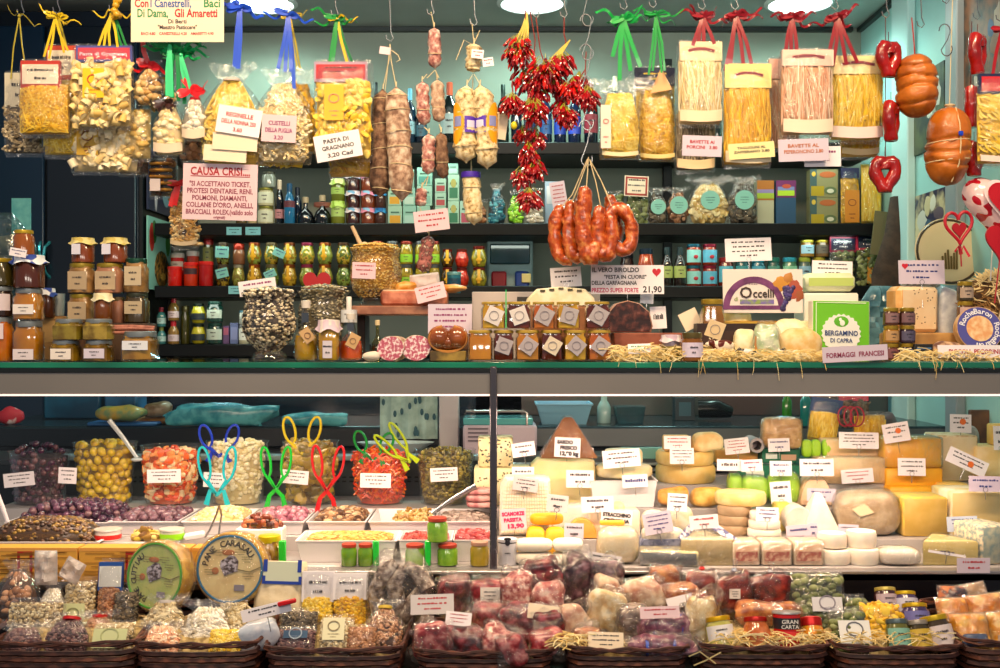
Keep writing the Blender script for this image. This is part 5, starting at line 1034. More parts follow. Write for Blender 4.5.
mb=MB();mb.blob(0,0,.011,.022,.015,.012,12,8,.3,40,3);ONE('garlic_bulb','white garlic bulb lying before the cut salami','garlic',mb,mat('#ddd2c4',.6),(X(371,.06),.06,CT+.0002))
SLC=mat('#c05a74',.35,c2='#f0d8dc',sc=130,lo=.48,hi=.56,c3='#f8ecec',det=4,bump=.1)
def cutsal(lb,x0,x1,y0,y1,Y,tilt):
 w,h=(x1-x0)*S(Y),(y1-y0)*S(Y);o=E('cut_salami',lb,'salami',(X((x0+x1)/2,Y),Y,CT+.0005),tilt);pl=[(w/2*cos(a)*(1+.06*sin(2*a)),h/2+h/2*sin(a))for a in[i*2*pi/26 for i in range(26)]]
 mb=MB();mb.prism(pl,0,.045,b=.001,mis=(0,1,1));P('casing',mb,[SLC,mat('#9a7a68',.8,c2='#d8c8b8',sc=60)],o);return o
cutsal('cut salami showing pink and white marbled face, beside the corked bottle',376,405,329,354,.07,-.25);cutsal('cut salami showing deep pink marbled face, beside the brown caciocavallo',402,431,330,356,.07,.15)
o=E('cured_ham_slab','thick slab of cured ham on the wooden board','ham',(X(415,.22),.22,CT+.0005+53.2*S(.24)));mb=MB();mb.box(0,0,0,66*S(.22),.08,15*S(.22),.006);P('meat',mb,mat('#b05a3c',.3,c2='#d88a6c',sc=30,coat=.4),o);mb=MB();mb.box(0,.002,15*S(.22)-.004,62*S(.22),.075,.006,.002);P('fat_layer',mb,mat('#eac8a8',.4),o)
o=E('paper_wrapped_meat','crumpled paper parcel of cured meat with yellow fat on the ham slab','meat parcel',(X(418,.22),.22,CT+.0005+68.8*S(.235)),0,None,-.12);mb=MB();mb.blob(-.03,0,.014,.032,.03,.015,12,8,.3,40,2);P('meat',mb,mat('#d88a24',.4,c2='#e8b868',sc=40),o);mb=MB();mb.pillow(.075,.04,.04,10,8,.02,0,0,.008,4);P('paper',mb,mat('#ecd8d4',.6),o)
card(414,281,447,304,.15,'pink price card with red lettering tilted on the paper meat parcel',fg='r',bg='p',lines=3,tilt=-14,raw=True,pin=0,lean=.15)
mb=MB();mb.blob(0,0,.009,.045,.03,.012,14,8,.3,40,5);ONE('dried_apricot_pack','small pack of orange dried slices beside the ham parcel','pack',mb,mat('#d87c14',.4,c2='#e8b060',sc=50),(X(449,.27),.27,CT+.0005+68*S(.235)))
jar('small teal tin standing on the ham board near the fuse box',447,279,461,300,.33,'#2c7c94','#8cc8c8',z=CT+68*S(.235),shape='can',lab=('#0c4c6c',.4,.7),name='small_tin',cat='tin')
o=carton('dark box supporting the ham board behind the lilac price card',432,307,470,358,.24,'#3a2418',[(.05,.2,.95,.9,'#5c4030')],z=CT+.0005,d=.08);
card(428,304,472,334,.10,'large lilac price card with purple lettering on the brown caciocavallo',fg='p',bg='l',lines=4,raw=True,pin=.012,holder=True,lean=.05)
o=E('brown_caciocavallo','shiny brown heart-shaped cheese on a low dark block','cheese',(X(448,.07),.08,CT+.0005));u=S(.08)
mb=MB();mb.box(0,.01,0,36*u,.05,10*u,.002,);P('block',mb,mat('#4a3a1c',.5,c2='#a08438',sc=20),o)
mb=MB()
for sx in(-1,1):mb.blob(sx*9*u,0,23*u,11.5*u,.028,12.5*u,16,12)
mb.blob(0,.004,19*u,15*u,.026,9*u,14,8);P('cheese',mb,mat('#7a3c18',.15,c2='#a85c2c',sc=10,coat=.7),o)
mb=MB();mb.tube([(18.5*u*cos(a),-.012,22*u+13*u*sin(a))for a in[pi*.1+i*pi*1.8/20+pi/2 for i in range(21)]],.004,6);P('rind_rope',mb,mat('#b87a34',.5),o)
HB=[(468,493,HON,None),(493,514,HOND,20),(515,540,HON,35),(540,563,HOND,30),(563,587,HONY,40),(587,611,HONO,35)]
HN=['plain amber','dark brown','amber','dark brown','yellow','orange']
Y=.06;u=S(Y)
for i,(x0,x1,m,t)in enumerate(HB):
 CJ(f'square {HN[i]} honey jar in the bottom row, {ORD[i]} from the brown cheese',x0,330,x1,361,Y,m,'#b8983c',sq=.75,clear=True,lidh=.1,tag=('#b8aeb4' if i!=3 else '#e8d8c0',t,15)if t else None,name='honey_jar',lidrough=.4,lr=1.1)
HT=[(481,506,HONY,25,'yellow'),(506,531,HOND,-20,'dark brown'),(532,555,HONO,28,'orange'),(556,580,HONY,15,'yellow'),(584,610,HOND,30,'dark brown')]
for i,(x0,x1,m,t,nm)in enumerate(HT):
 CJ(f'square {nm} honey jar in the top row, {ORD[i]} from the brown cheese',x0,303,x1,331,Y+.004,m,'#b8983c',z=CT+.0012+31*u,sq=.75,clear=True,lidh=.1,tag=('#e8e0dc' if i<2 else '#b8b0b4',t,16),name='honey_jar',lidrough=.4,lr=1.1)
mb=MB();mb.box(0,0,0,.0025,.002,.09);ONE('green_strip','bright green strip standing between the top row honey jars','strip',mb,mat('#20c060',.4),(X(506,.036),.036,CT+.0005+.079))
o=E('long_sign_board','long pale sign board with dark strip behind the honey jars','sign',(X(536,.3),.3,CT+.0005));u=S(.3);mb=MB();mb.box(0,0,0,128*u,.012,67*u,.002);P('board',mb,mat('#c8bcb8',.5),o);mb=MB();mb.box(-2*u,-.007,56*u,34*u,.002,6*u);P('dark_strip',mb,mat('#3a3430',.5),o)
o=E('wooden_crate','low wooden crate under the white cheese behind the honey','crate',(X(560,.19),.19,CT+.0005));u=S(.19);mb=MB();mb.box(0,0,0,70*u,.1,53*u,.003);P('crate_body',mb,mat('#8a5a3a',.6,c2='#a06c48',sc=30),o)
o=E('white_cheese_wheel','white crusty cheese half wheel above the honey jars','cheese',(X(560,.19),.19,CT+.001+53*u));mb=MB();mb.prism([(-34*u,0),(34*u,0),(33*u,8*u),(24*u,17*u),(0,19.5*u),(-24*u,17*u),(-33*u,8*u)],-.045,.05,b=.008);P('rind',mb,mat('#e8dcb4',.7,c2='#f4ecd0',sc=40,bump=.3),o)
for a in range(5):mb=MB();mb.box((-18+9*a)*u,-.046,16.4*u-abs(a-2)*1.1*u,5*u,.003,2*u,.0005);P('rind_stamp',mb,mat('#4a4430',.7),o)
card(550,266,582,288,.2,'white price card with dark lettering above the white cheese wheel',lines=3,tilt=-4,raw=True,pin=.04,holder=True)
card(591,265,664,294,.17,'large white sign for biroldo sausage with pink and black handwriting and a heart',raw=True,pin=.05,lean=.05,name='price_sign',cat='price sign',heart=(.4,.58,.3),txt=[('IL VERO BIROLDO',-.48,.76,.22,'l','k',.64),('"FESTA IN CUORE"',-.32,.53,.18,'l','k',.58),('DELLA GARFAGNANA',-.49,.32,.19,'l','k',.62),('PREZZO SUPER FORTE',-.49,.06,.21,'l','m',.64),('21,90',.47,.06,.30,'r','k',.26)])
o=E('dark_biroldo_salami','dark cut half of a large blood salami on a wooden block','salami',(X(630,.14),.14,CT+.0005+28*S(.14)));u=S(.14);pl=[(-22*u,0),(21*u,0),(23*u,6*u),(20*u,20*u),(10*u,29*u),(-2*u,32*u),(-14*u,29*u),(-22*u,20*u),(-24*u,8*u)]
mb=MB();mb.prism(pl,0,.08,b=.004,mis=(0,1,1));P('meat',mb,[mat('#2c1614',.35,c2='#5c3028',sc=55,lo=.45,hi=.6,c3='#8a5a50',det=5,bump=.2),mat('#a87a64',.6)],o)
o=E('wooden_block','reddish wooden block behind the straw under the dark salami','block',(X(650,.16),.17,CT+.0005));mb=MB();mb.box(0,0,0,76*u,.11,27.5*u,.003);P('wood',mb,mat('#7a3c28',.5,c2='#94523c',sc=30),o)
card(650,306,667,329,.2,'small white price card with one dark line beside the dark salami',lines=1,tilt=-3,raw=True,pin=.02);card(640,292,654,304,.22,'white card corner showing behind the dark salami',lines=0,tilt=4,raw=True,pin=.06)
def straw(lb,boxes,n,Y0,Y1,hang=0,seed=1,zb=CT,hz=.03,nm='straw_bedding',c=('#f4dc98','#e8c67c','#fae8b4')):
 r=random.Random(seed);mb=MB()
 for i in range(n):
  x0,x1,h=boxes[r.randrange(len(boxes))];Y=r.uniform(Y0,Y1);x=X(r.uniform(x0,x1),Y);zz=zb+.002+h*S(Y)*r.random()**1.4;L=r.uniform(.012,.035);a=r.uniform(0,6.28);el=r.uniform(-.5,.5);cv=r.uniform(-.02,.02)
  pts=[(x+L*t*cos(a)+cv*t*t*sin(a),Y+L*t*sin(a)*.5,max(zb+.001,zz+L*t*el+.006*(1-t*t)))for t in(-1,-.5,0,.5,1)]
  mb.tube(pts,1,4,flat=(.0011,.0003),m=r.randrange(3))
 for i in range(hang):
  x0,x1,h=boxes[r.randrange(len(boxes))];x=X(r.uniform(x0,x1),0);L=r.uniform(.01,.045);cv=r.uniform(-.015,.015)
  pts=[(x,.02,zb+.005),(x+cv*.3,-.004,zb+.003),(x+cv*.6,-.012,zb-L*.4),(x+cv,-.012,zb-L)];mb.tube(pts,1,4,flat=(.001,.0003),m=r.randrange(3))
 return ONE(nm,lb,'straw',mb,[mat(k,.7)for k in c],stuff=True)
straw('pale straw shavings spread over the glass under the torrone and cheeses',[(612,700,13),(700,830,9),(700,830,7),(900,1000,8)],2600,.015,.2,22,3)
card(628,343,651,354,.03,'small white card with green lettering stuck in the straw',fg='g',lines=2,tilt=-2,raw=True,pin=.01,lean=.3)
CJ('small squat jar with purple lid lying in the straw',661,330,681,356,.07,mat('#7a6a28',.15,c2='#a89a50',sc=30,coat=.8),'#b8a8b8',lidh=.45,cloth=('#c8b0c4','#e8dce4'))
CJ('small honey jar with lilac label standing in the straw',681,332,703,361,.035,'#7a4a14','#6a5c34',lab=('#d8cce4',.15,.65),lidh=.2)
CJ('amber honey jar with cream tag beside the purple wine cheese sign',700,297,724,358,.16,mat('#8a5a10',.1,c2='#a8741c',sc=14,coat=.9),'#b0902c',sq=.75,tag=('#e8cfa4',20,17),lidh=.09,clear=True)
card(678,307,703,332,.2,'tilted pinkish beige card leaning on the amber honey jar',lines=0,bg='c',tilt=-26,raw=True,pin=0)
o=carton('dark chocolate slab box lying in front of the amber honey jar',697,321,762,358,.13,'#2c1812',[(.05,.2,.95,.8,'#3c241c')],z=CT+.0005+17*S(.13)*0,d=.05)
def cow(lb,px,Y,L,c1,c2,zz,rz):
 o=E('cow_figurine',lb,'figurine',(X(px,Y),Y,zz),rz);m=mat(c1,.3,c2=c2,sc=55,lo=.49,hi=.51,det=0)
 mb=MB();mb.blob(0,0,L*.42,L*.42,L*.17,L*.2,14,10,ex=.85);mb.blob(-L*.42,0,L*.52,L*.14,L*.1,L*.12,10,8);mb.blob(-L*.56,0,L*.47,L*.1,L*.08,L*.08,10,8);mb.tube([(-L*.3,0,L*.45),(-L*.45,0,L*.53)],[L*.14,L*.09],8);P('body',mb,m,o)
 for sx in(-.3,.28):
  for sy in(-.1,.1):mb=MB();mb.tube([(sx*L,sy*L,L*.32),(sx*L,sy*L,0)],[L*.07,L*.05],8);P('leg',mb,m,o)
 mb=MB()
 for sy in(-1,1):mb.tube([(-L*.42,sy*L*.06,L*.62),(-L*.44,sy*L*.13,L*.68)],L*.02,5)
 P('horn',mb,mat('#d8c8a8',.4),o);mb=MB();mb.tube([(L*.41,0,L*.5),(L*.46,0,L*.35),(L*.45,0,L*.2)],L*.02,5);P('tail',mb,m,o)
cow('brown and white toy cow standing in the straw',723,.09,30*S(.09),'#e8dccc','#5c1c18',CT+.006,.3);cow('small black and white toy cow lying by the wrapped cheeses',776,.05,19*S(.05),'#f0ece4','#1c1a1c',CT+.003,2.6);cow('tiny black and white toy cow near the wrapped white torrone',748,.04,20*S(.04),'#e8e0dc','#1c1c24',CT+.002,0)
def lump(name,lb,cat,x0,x1,y0,y1,Y,c,c2,z=CT,d=.05,amp=.25,ex=.7,sc=40,seed=1,rough=.45,wrap=False,**k):
 w,h=(x1-x0)*S(Y),(y1-y0)*S(Y);o=E(name,lb,cat,(X((x0+x1)/2,Y),Y,z+.0005));mb=MB();mb.blob(0,0,h/2,w/2,d/2,h/2,20,14,amp,25,seed,ex);P(k.get('part','body'),mb,mat(c,rough,c2=c2,sc=sc,lo=.4,hi=.6,bump=.2),o)
 if wrap:mb=MB();mb.blob(0,0,h/2,w/2*1.06,d/2*1.08,h/2*1.05,20,14,amp*1.3,30,seed,ex);P('plastic_wrap',mb,VAC(),o)
 return o
lump('wrapped_torrone','cream paper wrapped torrone bar behind the toy cows','torrone',733,757,326,358,.11,'#e8d8a8','#f0e8c8',amp=.2);lump('wrapped_torrone','white and green paper wrapped torrone with a twisted top','torrone',753,780,322,359,.07,'#e0e4c8','#b8d0a0',amp=.35,sc=60,wrap=True)
mb=MB();mb.tube([(0,0,0),(-.003,0,.03),(-.001,0,.05)],[.004,.003,.0015],6);ONE('breadstick','short golden breadstick poking up between the torrone','breadstick',mb,mat('#c8863c',.6),(X(756,.065),.05,CT+.01),(.0,-.05,0))
lump('smoked_cheese','ivory pear-shaped cheese lying behind the white oval one','cheese',766,812,317,358,.15,'#ecdca8','#f4ecc8',amp=.25,ex=.9);lump('smoked_cheese','golden cheese with pale oval on its front in the straw','cheese',776,822,326,359,.09,'#e0b870','#ecd09c',amp=.15,ex=.85);mb=MB();mb.blob(0,0,0,.021,.004,.013,14,8);ONE('cheese_slice','pale oval cheese slice leaning on the golden cheese','cheese',mb,mat('#f4ecd8',.5),(X(800,.05),.055,CT+.0135),(-.15,.3,0))
lump('smoked_cheese','long ivory cheese against the green carton','cheese',790,822,318,357,.19,'#e8d49c','#f0e4b8',amp=.2,ex=.9)
o=E('wine_cheese_sign','white sign with purple arch and a bunch of dark grapes','sign',(X(763,.2),.2,Z(313,.2)),0,None,0,-.06);u=S(.2);w,h=80*u,44*u
mb=MB();mb.box(0,0,0,w,.003,h,.0005);P('board',mb,mat('#e8dcd6',.5),o)
mb=MB();vs,fs=[],[]
for i in range(25):
 a=pi*i/24
 for rr in(31,24.5):vs.append((-9*u+rr*u*cos(a)*1.0,-.0025,5*u+rr*u*1.02*sin(a)))
mb.add(vs,[(2*i,2*i+1,2*i+3,2*i+2)for i in range(24)]);mb.box(-9*u,-.0022,3.5*u,62*u,.0008,4*u);P('purple_arch',mb,mat('#5c2458',.5,c2='#7a3c74',sc=30),o)
mb=MB();letters(mb,'O',-17*u,15*u,16*u,-.0034,bold=.015);letters(mb,'ccelli',-10*u,15.5*u,12*u,-.0034,align='l',width=21*u,bold=.02);P('lettering',mb,mat('#3a2a24',.6),o,smooth=0)
mb=MB();dashes(mb,24*u,4*u,2,-.003,3,-10*u,30*u);P('small_print',mb,mat('#6a4a60',.6),o,smooth=0);mb=MB();letters(mb,'di',-27*u,12*u,6*u,-.003,bold=.01);mb.box(-6*u,-.0026,9*u,34*u,.0006,4.5*u,m=0);P('lavender_strip',mb,mat('#7a6ab0',.5,c2='#8aa050',sc=60),o,smooth=0)
mb=MB();rr=random.Random(4)
for i in range(26):t=i/26;mb.blob((27-8*t+rr.uniform(-6,6)*(1-t))*u,-.003,(27-24*t+rr.uniform(-2,2))*u,2.4*u,.002,2.4*u,8,6)
P('grapes',mb,mat('#2c2450',.4,c2='#4a3c80',sc=80),o,stuff=True)
for i,(x,z,rx_,rz_,c)in enumerate(((18,30,8,7,'#c88a2c'),(32,24,8,9,'#a84c34'),(25,34,6,6,'#b87a34'),(36,18,5,6,'#98502c'))):mb=MB();mb.blob(x*u,-.002,z*u,rx_*u,.001,rz_*u,12,6,.6,200,i);P('vine_leaf',mb,mat(c,.5),o)
o=E('golden_box','row of gold wrapped bars under the purple arch sign','box',(X(752,.21),.22,CT+.0005));mb=MB();mb.box(0,0,0,60*u,.06,39*u,.003);P('carton',mb,mat('#9a6c28',.35,.3,c2='#d8a84c',sc=25),o);mb=MB();mb.box(0,-.031,34*u,56*u,.002,4*u);P('gold_edge',mb,mat('#e8b84c',.3,.5),o)
lump('pale_cheese','rounded pale yellow cheese half hidden behind the purple arch sign','cheese',719,750,264,318,.26,'#e8d488','#f0e0a8',z=CT,d=.1,amp=.1,ex=.6)
card(725,237,772,262,.26,'white price sign with small dark lettering above the purple arch sign',lines=4,tilt=-2,raw=True,pin=.06,holder=True)
o=E('cheese_carton','white and pale green cheese carton behind the bright green one','box',(X(828,.24),.26,CT+.0005));u=S(.24);mb=MB();mb.box(0,0,0,54*u,.1,66*u,.004);P('carton',mb,mat('#f0ece0',.5),o);mb=MB();mb.box(0,-.002,68*u,50*u,.09,18*u,.012);P('cheese',mb,mat('#dfe6b0',.5,c2='#eef0d0',sc=20),o);mb=MB();mb.box(0,-.0475,73*u,44*u,.001,8*u);P('green_band',mb,mat('#b8cc6c',.5),o)
card(812,260,853,278,.245,'white price card with bold dark lettering above the pale green cheese',lines=3,tilt=2,raw=True,pin=.03)
Yb=.12;u=S(Yb);o=E('goat_cheese_carton','bright green goat cheese carton with white round emblem','box',(X(841,Yb),Yb,CT+.0005),0,None,.02,-.06);w,h=57*u,60*u
mb=MB();mb.box(0,.02,0,w,.04,h,.001,mis=(0,1,1,1,1,1));P('carton',mb,[mat('#6cc01c',.4),mat('#eceadc',.5)],o)
mb=MB();n=48;mb.prism([((19+(1 if i%2 else-.6))*u*cos(2*pi*i/n),27*u+(19+(1 if i%2 else-.6))*u*sin(2*pi*i/n))for i in range(n)],-.002,0);P('emblem',mb,mat('#ecece6',.5),o)
mb=MB();mb.blob(0,-.0022,39*u,7.5*u,.0008,5.5*u,16,6);P('emblem_oval',mb,mat('#5cb01c',.4),o);mb=MB();mb.blob(1*u,-.003,37.5*u,2.6*u,.0006,3*u,10,6);mb.blob(-1*u,-.003,41*u,1.5*u,.0006,1.8*u,10,6);P('goat_mark',mb,mat('#f0f4e8',.5),o)
mb=MB();letters(mb,'BERGAMINO',0,25*u,7*u,-.0035,33*u,bold=.02);letters(mb,'DI CAPRA',0,18*u,6*u,-.0035,22*u,bold=.015);dashes(mb,14*u,3*u,1,-.003,2,0,12*u);P('lettering',mb,mat('#1c3c7a',.5),o,smooth=0)
mb=MB();mb.tube([(-25*u,-.0008,2*u),(-25*u,-.0008,58*u),(25*u,-.0008,58*u)],1,4,flat=(.6*u,.0003),up=(0,1,0));P('edge_line',mb,mat('#d8ecc0',.4),o)
card(822,344,888,363,-.012,'lilac sign reading FORMAGGI FRANCESI on the counter edge',bg='l',tilt=-3,raw=True,pin=0,lean=0,txt=[('FORMAGGI  FRANCESI',0,.3,.44,'c','#8a2c50',.88)],name='paper_sign',cat='sign')
mb=MB();mb.tube([(0,0,.004),(.02,-.004,.006),(.05,0,.004)],[.004,.005,.003],8);ONE('breadstick','thin dark truffle twig in front of the green carton','twig',mb,mat('#4a3820',.7),(X(850,.07),.07,CT+.001))
def tower(x0,x1,n,hpx,Y,names,cols):
 for k in range(n):CJ(names[k],x0,0,x1,hpx,Y,mat(cols[k][0],.15,coat=.7),'#a88a2c',z=CT+.0008+k*(hpx*S(Y)+.0006),lab=(cols[k][1],.15,.68,1.0),lidh=.22)
N3=('lowest','middle','top')
tower(883,899,3,17.5,.09,[f'small dark mostarda jar, {a} of the tower nearest the green carton' for a in N3],[('#5a3010','#7a4a50'),('#9a6a14','#b89060'),('#4a2410','#8a6a6c')])
tower(899,915,3,17.5,.09,[f'small dark mostarda jar, {a} of the tower beside the peppered cheese' for a in N3],[('#241c28','#5c6484'),('#2c1c2c','#54506c'),('#3a2018','#7a5a60')])
o=carton('small black box with blue lines before the peppered cheese',915,344,933,361,.06,'#141820',[(.1,.2,.9,.3,'#4c7cb0'),(.1,.45,.9,.55,'#4c7cb0'),(.1,.7,.9,.8,'#4c7cb0')],z=CT+.0005,d=.03)
o=E('cheese_board','flat wooden board under the peppered cheese block','board',(X(918,.2),.2,CT+.0005));u=S(.2);mb=MB();mb.box(0,0,0,62*u,.12,27*u,.004);P('board',mb,mat('#c89858',.5,c2='#b08048',sc=25),o)
PEP=mat('#e8c89c',.5,c2='#ecd2ac',sc=20,bump=.15);o=E('peppered_cheese','tall tan pepper-speckled cheese block with rounded rind','cheese',(X(918,.2),.2,CT+.001+27*u),.12)
mb=MB();mb.box(0,.03,0,43*u,.07,46*u,.009);P('cheese',mb,PEP,o);rr=random.Random(2);mb=MB()
for i in range(26):mb.blob(rr.uniform(-18,18)*u,-.0055,rr.uniform(3,43)*u,.0016,.0006,.0016,6,4)
P('peppercorns',mb,mat('#4a3028',.6),o,stuff=True);mb=MB();mb.box(-17.5*u,.03,0,10*u,.072,46.5*u,.012);P('rind',mb,mat('#d89a50',.5,c2='#e8b878',sc=25),o)
card(899,260,945,284,.2,'lilac price sign with red heart and dark lettering above the peppered cheese',bg='l',fg='b',lines=3,raw=True,pin=.06,holder=True,heart=(-.36,.6,.26))
tower(957,973,4,19.5,.14,[f'slim dark jar, {a} of the tower beside the straw basket' for a in('lowest','second','third','topmost')],[('#4a2c18','#a89080'),('#2c2430','#8a7a90'),('#5a3a24','#c0a4a0'),('#3a3018','#b09a88')])
o=E('clear_sack','crumpled blue-grey plastic sack behind the green carton','bag',(X(884,.3),.32,CT+.0005));mb=MB();mb.pillow(.13,.19,.08,14,14,amp=.02,seed=8,top=.45);P('sack',mb,mat('#5c8a9c',.25,c2='#2c5464',sc=14,bump=.8,bsc=22,coat=.4),o)
o=E('clear_sack','tall crumpled grey plastic sheet behind the peppered cheese','bag',(X(925,.42),.45,CT+.0005));mb=MB();mb.pillow(.17,.23,.06,14,14,amp=.03,seed=12,top=.3);P('sack',mb,mat('#7c8c8c',.4,c2='#a89a8c',sc=10,bump=.8,bsc=18),o)
lump('white_parcel','white paper parcel with red print behind the dark jar tower','parcel',935,960,286,358,.24,'#c8ccd0','#a8acb8',d=.06,amp=.15,ex=.5)
o=E('straw_basket','big nest of pale straw and dark twigs at the picture edge','basket',(X(992,.22),.22,CT+.0005));u=S(.22);mb=MB();mb.blob(0,0,42*u,34*u,.08,42*u,20,14,.25,18,3,.85);P('nest',mb,mat('#6a4a24',.9,c2='#3a2414',sc=50,lo=.4,hi=.6,bump=.8,bsc=90),o)
mb=MB();r=random.Random(9)
for i in range(420):
 a=r.uniform(pi,2*pi);el=r.uniform(-.4,1.4);top=el>.5;p=Vector((34*u*cos(a)*cos(el),.08*sin(a)*cos(el),42*u+42*u*sin(el)))*1.0;L=r.uniform(.015,.04);b=r.uniform(0,6.28)
 mb.tube([(p.x+L*(t-.5)*cos(b),p.y-.004-.01*(1-(2*t-1)**2),p.z+L*(t-.5)*sin(b)+.004)for t in(0,.33,.66,1)],1,4,flat=(.0012,.0004),m=0 if top or r.random()<.25 else 1)
P('straw',mb,[mat('#ecd49a',.7),mat('#8a6230',.8)],o,stuff=True);mb=MB();mb.tube([(-.03,-.09,.17),(-.02,-.1,.13),(-.028,-.1,.1),(-.015,-.1,.09)],.0016,5);P('string',mb,mat('#e8dcc0',.7),o)
o=E('cheese_wheel','round cheese lid with blue ring lettering at the picture edge','cheese',(X(982,.08),.08,CT+.0005+10*S(.08)),0,None,0,-.25);u=S(.08);rr=23*u
def disc(mb,r_,y0,y1,cz,n=32,m=None):mb.prism([(r_*cos(2*pi*i/n),cz+r_*sin(2*pi*i/n))for i in range(n)],y0,y1,m=m)
mb=MB();disc(mb,rr,0,.022,rr);P('cheese_rim',mb,mat('#c89a68',.6,c2='#e0b888',sc=50),o);mb=MB();disc(mb,rr*.97,-.001,0,rr);P('blue_ring',mb,mat('#4a4c9c',.5),o);mb=MB();disc(mb,rr*.58,-.002,-.001,rr);P('label_centre',mb,mat('#eccfa0',.5,c2='#e0a068',sc=60),o)
mb=MB();arc_letters(mb,'RocheBaron',0,rr,rr*.67,rr*.34,-.0025,-1.25,.75,bold=.02);arc_letters(mb,'RocheBaron',0,rr,rr*.67,rr*.34,-.0025,1.35,3.35,bold=.02);P('lettering',mb,mat('#f0f0f8',.5),o,smooth=0)
lump('speckled_cheese','speckled pinkish cheese lying behind the pecorino sign','cheese',930,965,336,356,.07,'#d8b088','#6c4438',d=.04,amp=.3,ex=.8,sc=60)
card(938,345,1003,358,.025,'white strip sign with red lettering at the picture edge of the counter',raw=True,pin=0,lean=.1,txt=[('PICCOLI  PECORINI',.06,.32,.5,'c','r',.78)],name='paper_sign',cat='sign')
o=E('foil_balloon','white foil heart balloon with red heart and small red hearts','balloon',(X(993,.16),.16,Z(240,.16)),0,None,.1);u=S(.16)
mb=MB();vs,fs=[],[];N,Mr=40,8
for sd in(-1,1):
 for j in range(Mr+1):
  k=j/Mr
  for i in range(N):
   t=2*pi*i/N;vs.append((k*36*u*sin(t)**3,sd*.045*sqrt(max(0,1-k**2.2)),36*u+k*34*u*(13*cos(t)-5*cos(2*t)-2*cos(3*t)-cos(4*t))/16))
 b=(0 if sd<0 else(Mr+1)*N)
 for j in range(Mr):
  for i in range(N):i2=(i+1)%N;fs.append((b+j*N+i,b+j*N+i2,b+(j+1)*N+i2,b+(j+1)*N+i))
mb.add(vs,fs);P('foil',mb,mat('#f0d0d4',.2,c2='#b81428',sc=48,lo=.56,hi=.58,det=0,coat=.8),o)
mb=MB();mb.heart(44*u,42*u,-.052,-.045,0,15*u,b=.003);P('white_heart_outline',mb,mat('#f8e4e8',.25,coat=.6),o);mb=MB();mb.heart(38*u,36*u,-.058,-.051,0,18*u,b=.004);P('red_heart',mb,mat('#c00c1c',.2,coat=.8),o);mb=MB();mb.heart(16*u,15*u,-.061,-.057,1*u,27*u,b=.002);P('inner_heart',mb,mat('#7a0814',.3),o)
mb=MB();mb.tube([(0,0,2*u),(.002,0,-.06),(.004,0,-.10)],.0016,5);P('stick',mb,mat('#e8e0d8',.4),o)
def hpick(lb,x0,x1,y0,y1,Y,inner):
 u=S(Y);w,h=(x1-x0)*u,(y1-y0)*u;o=E('heart_pick',lb,'decoration',(X((x0+x1)/2,Y),Y,Z(y1,Y)),0,None,-.08 if inner else.1);pts=[]
 if inner:
  for i in range(32):
   t=2*pi*(i+.5)/32;pts.append((w*.44*sin(t)**3,0,h*.04+h*.9*(13*cos(t)-5*cos(2*t)-2*cos(3*t)-cos(4*t)+17)/29))
  mb=MB();mb.tube(pts,.0042,8,True,up=(0,1,0));P('heart_frame',mb,mat('#b80c28',.4),o);mb=MB();mb.heart(w*.45,h*.45,-.003,.003,0,h*.2);P('inner_heart',mb,mat('#a80c1c',.4),o)
 else:mb=MB();mb.heart(w,h,-.006,.006,b=.002);P('heart_board',mb,mat('#b40c20',.35),o);mb=MB();mb.blob(.012,-.006,h*.45,.012,.003,.010,10,6,.4,90);P('cut_out',mb,mat('#ecc888',.6),o)
 mb=MB();mb.tube([(0,0,h*.1),(0,.004,-.1 if not inner else-.05)],.0018,5);P('stick',mb,mat('#b01828',.5),o)
hpick('open red heart on a stick with a smaller heart inside',945,976,210,246,.12,True);hpick('solid red heart pick with cream cut-out at the picture edge',983,1016,226,262,.10,False)
mb=MB()
for i in range(3):mb.tube([(0,0,-.01),(-.006+.006*i,-.004,.01),(-.016+.018*i,-.006,-.004-.006*i)],1,4,flat=(.003,.0005),up=(0,1,0))
ONE('ribbon_bow','small red and pink ribbon bow on the straw nest','ribbon',mb,mat('#d82040',.4),(X(962,.12),.13,Z(250,.12)))
# the glass display case
o=E('display_case','long refrigerated glass display case with grey metal beam and dark base','display case',(0,0,0));W=2.72
GRN=film('#bfe8d4',.06,.6,.03,0)
mb=MB();mb.box(0,.21,1.232,W,.42,.018,.001);P('glass_top',mb,film('#eef8f2',.05,.5,.03,0),o)
mb=MB();mb.box(0,-.004,1.236,W,.006,.0135,.001);P('glass_edge',mb,mat('#0c5a48',.08,c2='#128060',sc=4,coat=1),o)
mb=MB();mb.box(0,-.004,1.2265,W,.012,.009);P('seal_strip',mb,mat('#12181a',.3),o)
mb=MB();mb.box(0,.018,1.1755,W,.05,.051,.002);P('front_beam',mb,mat('#8d8986',.35,.35,c2='#85817e',sc=2),o)
mb=MB();mb.box(0,.0,1.171,W,.014,.0038,.001);P('lamp_tube',mb,mat('#ffe0d2',.3,emit=1.1),o)
mb=MB();mb.box(-.13,.81,.93,3.0,.27,.015,.002);P('rear_shelf',mb,mat('#2c3438',.4),o)
mb=MB();mb.box(X(493.5,0),-.006,.765,.017,.02,.475,.003);P('centre_post',mb,mat('#5c5a62',.25,.7),o)
for i,(a,b)in enumerate(((-W/2,X(490,0)),(X(497,0),W/2))):mb=MB();mb.box((a+b)/2,-.002,.772,b-a,.003,.396);P('front_pane',mb,film('#ffffff',.012,.12,.02,0),o)
mb=MB();mb.box(0,-.012,.763,W,.05,.0085,.002);P('sill_rail',mb,mat('#a9a3a4',.3,.7),o)
mb=MB();mb.box(0,.04,0,W,.08,.762);P('base_panel',mb,mat('#130f14',.35,c2='#1c161c',sc=4),o)
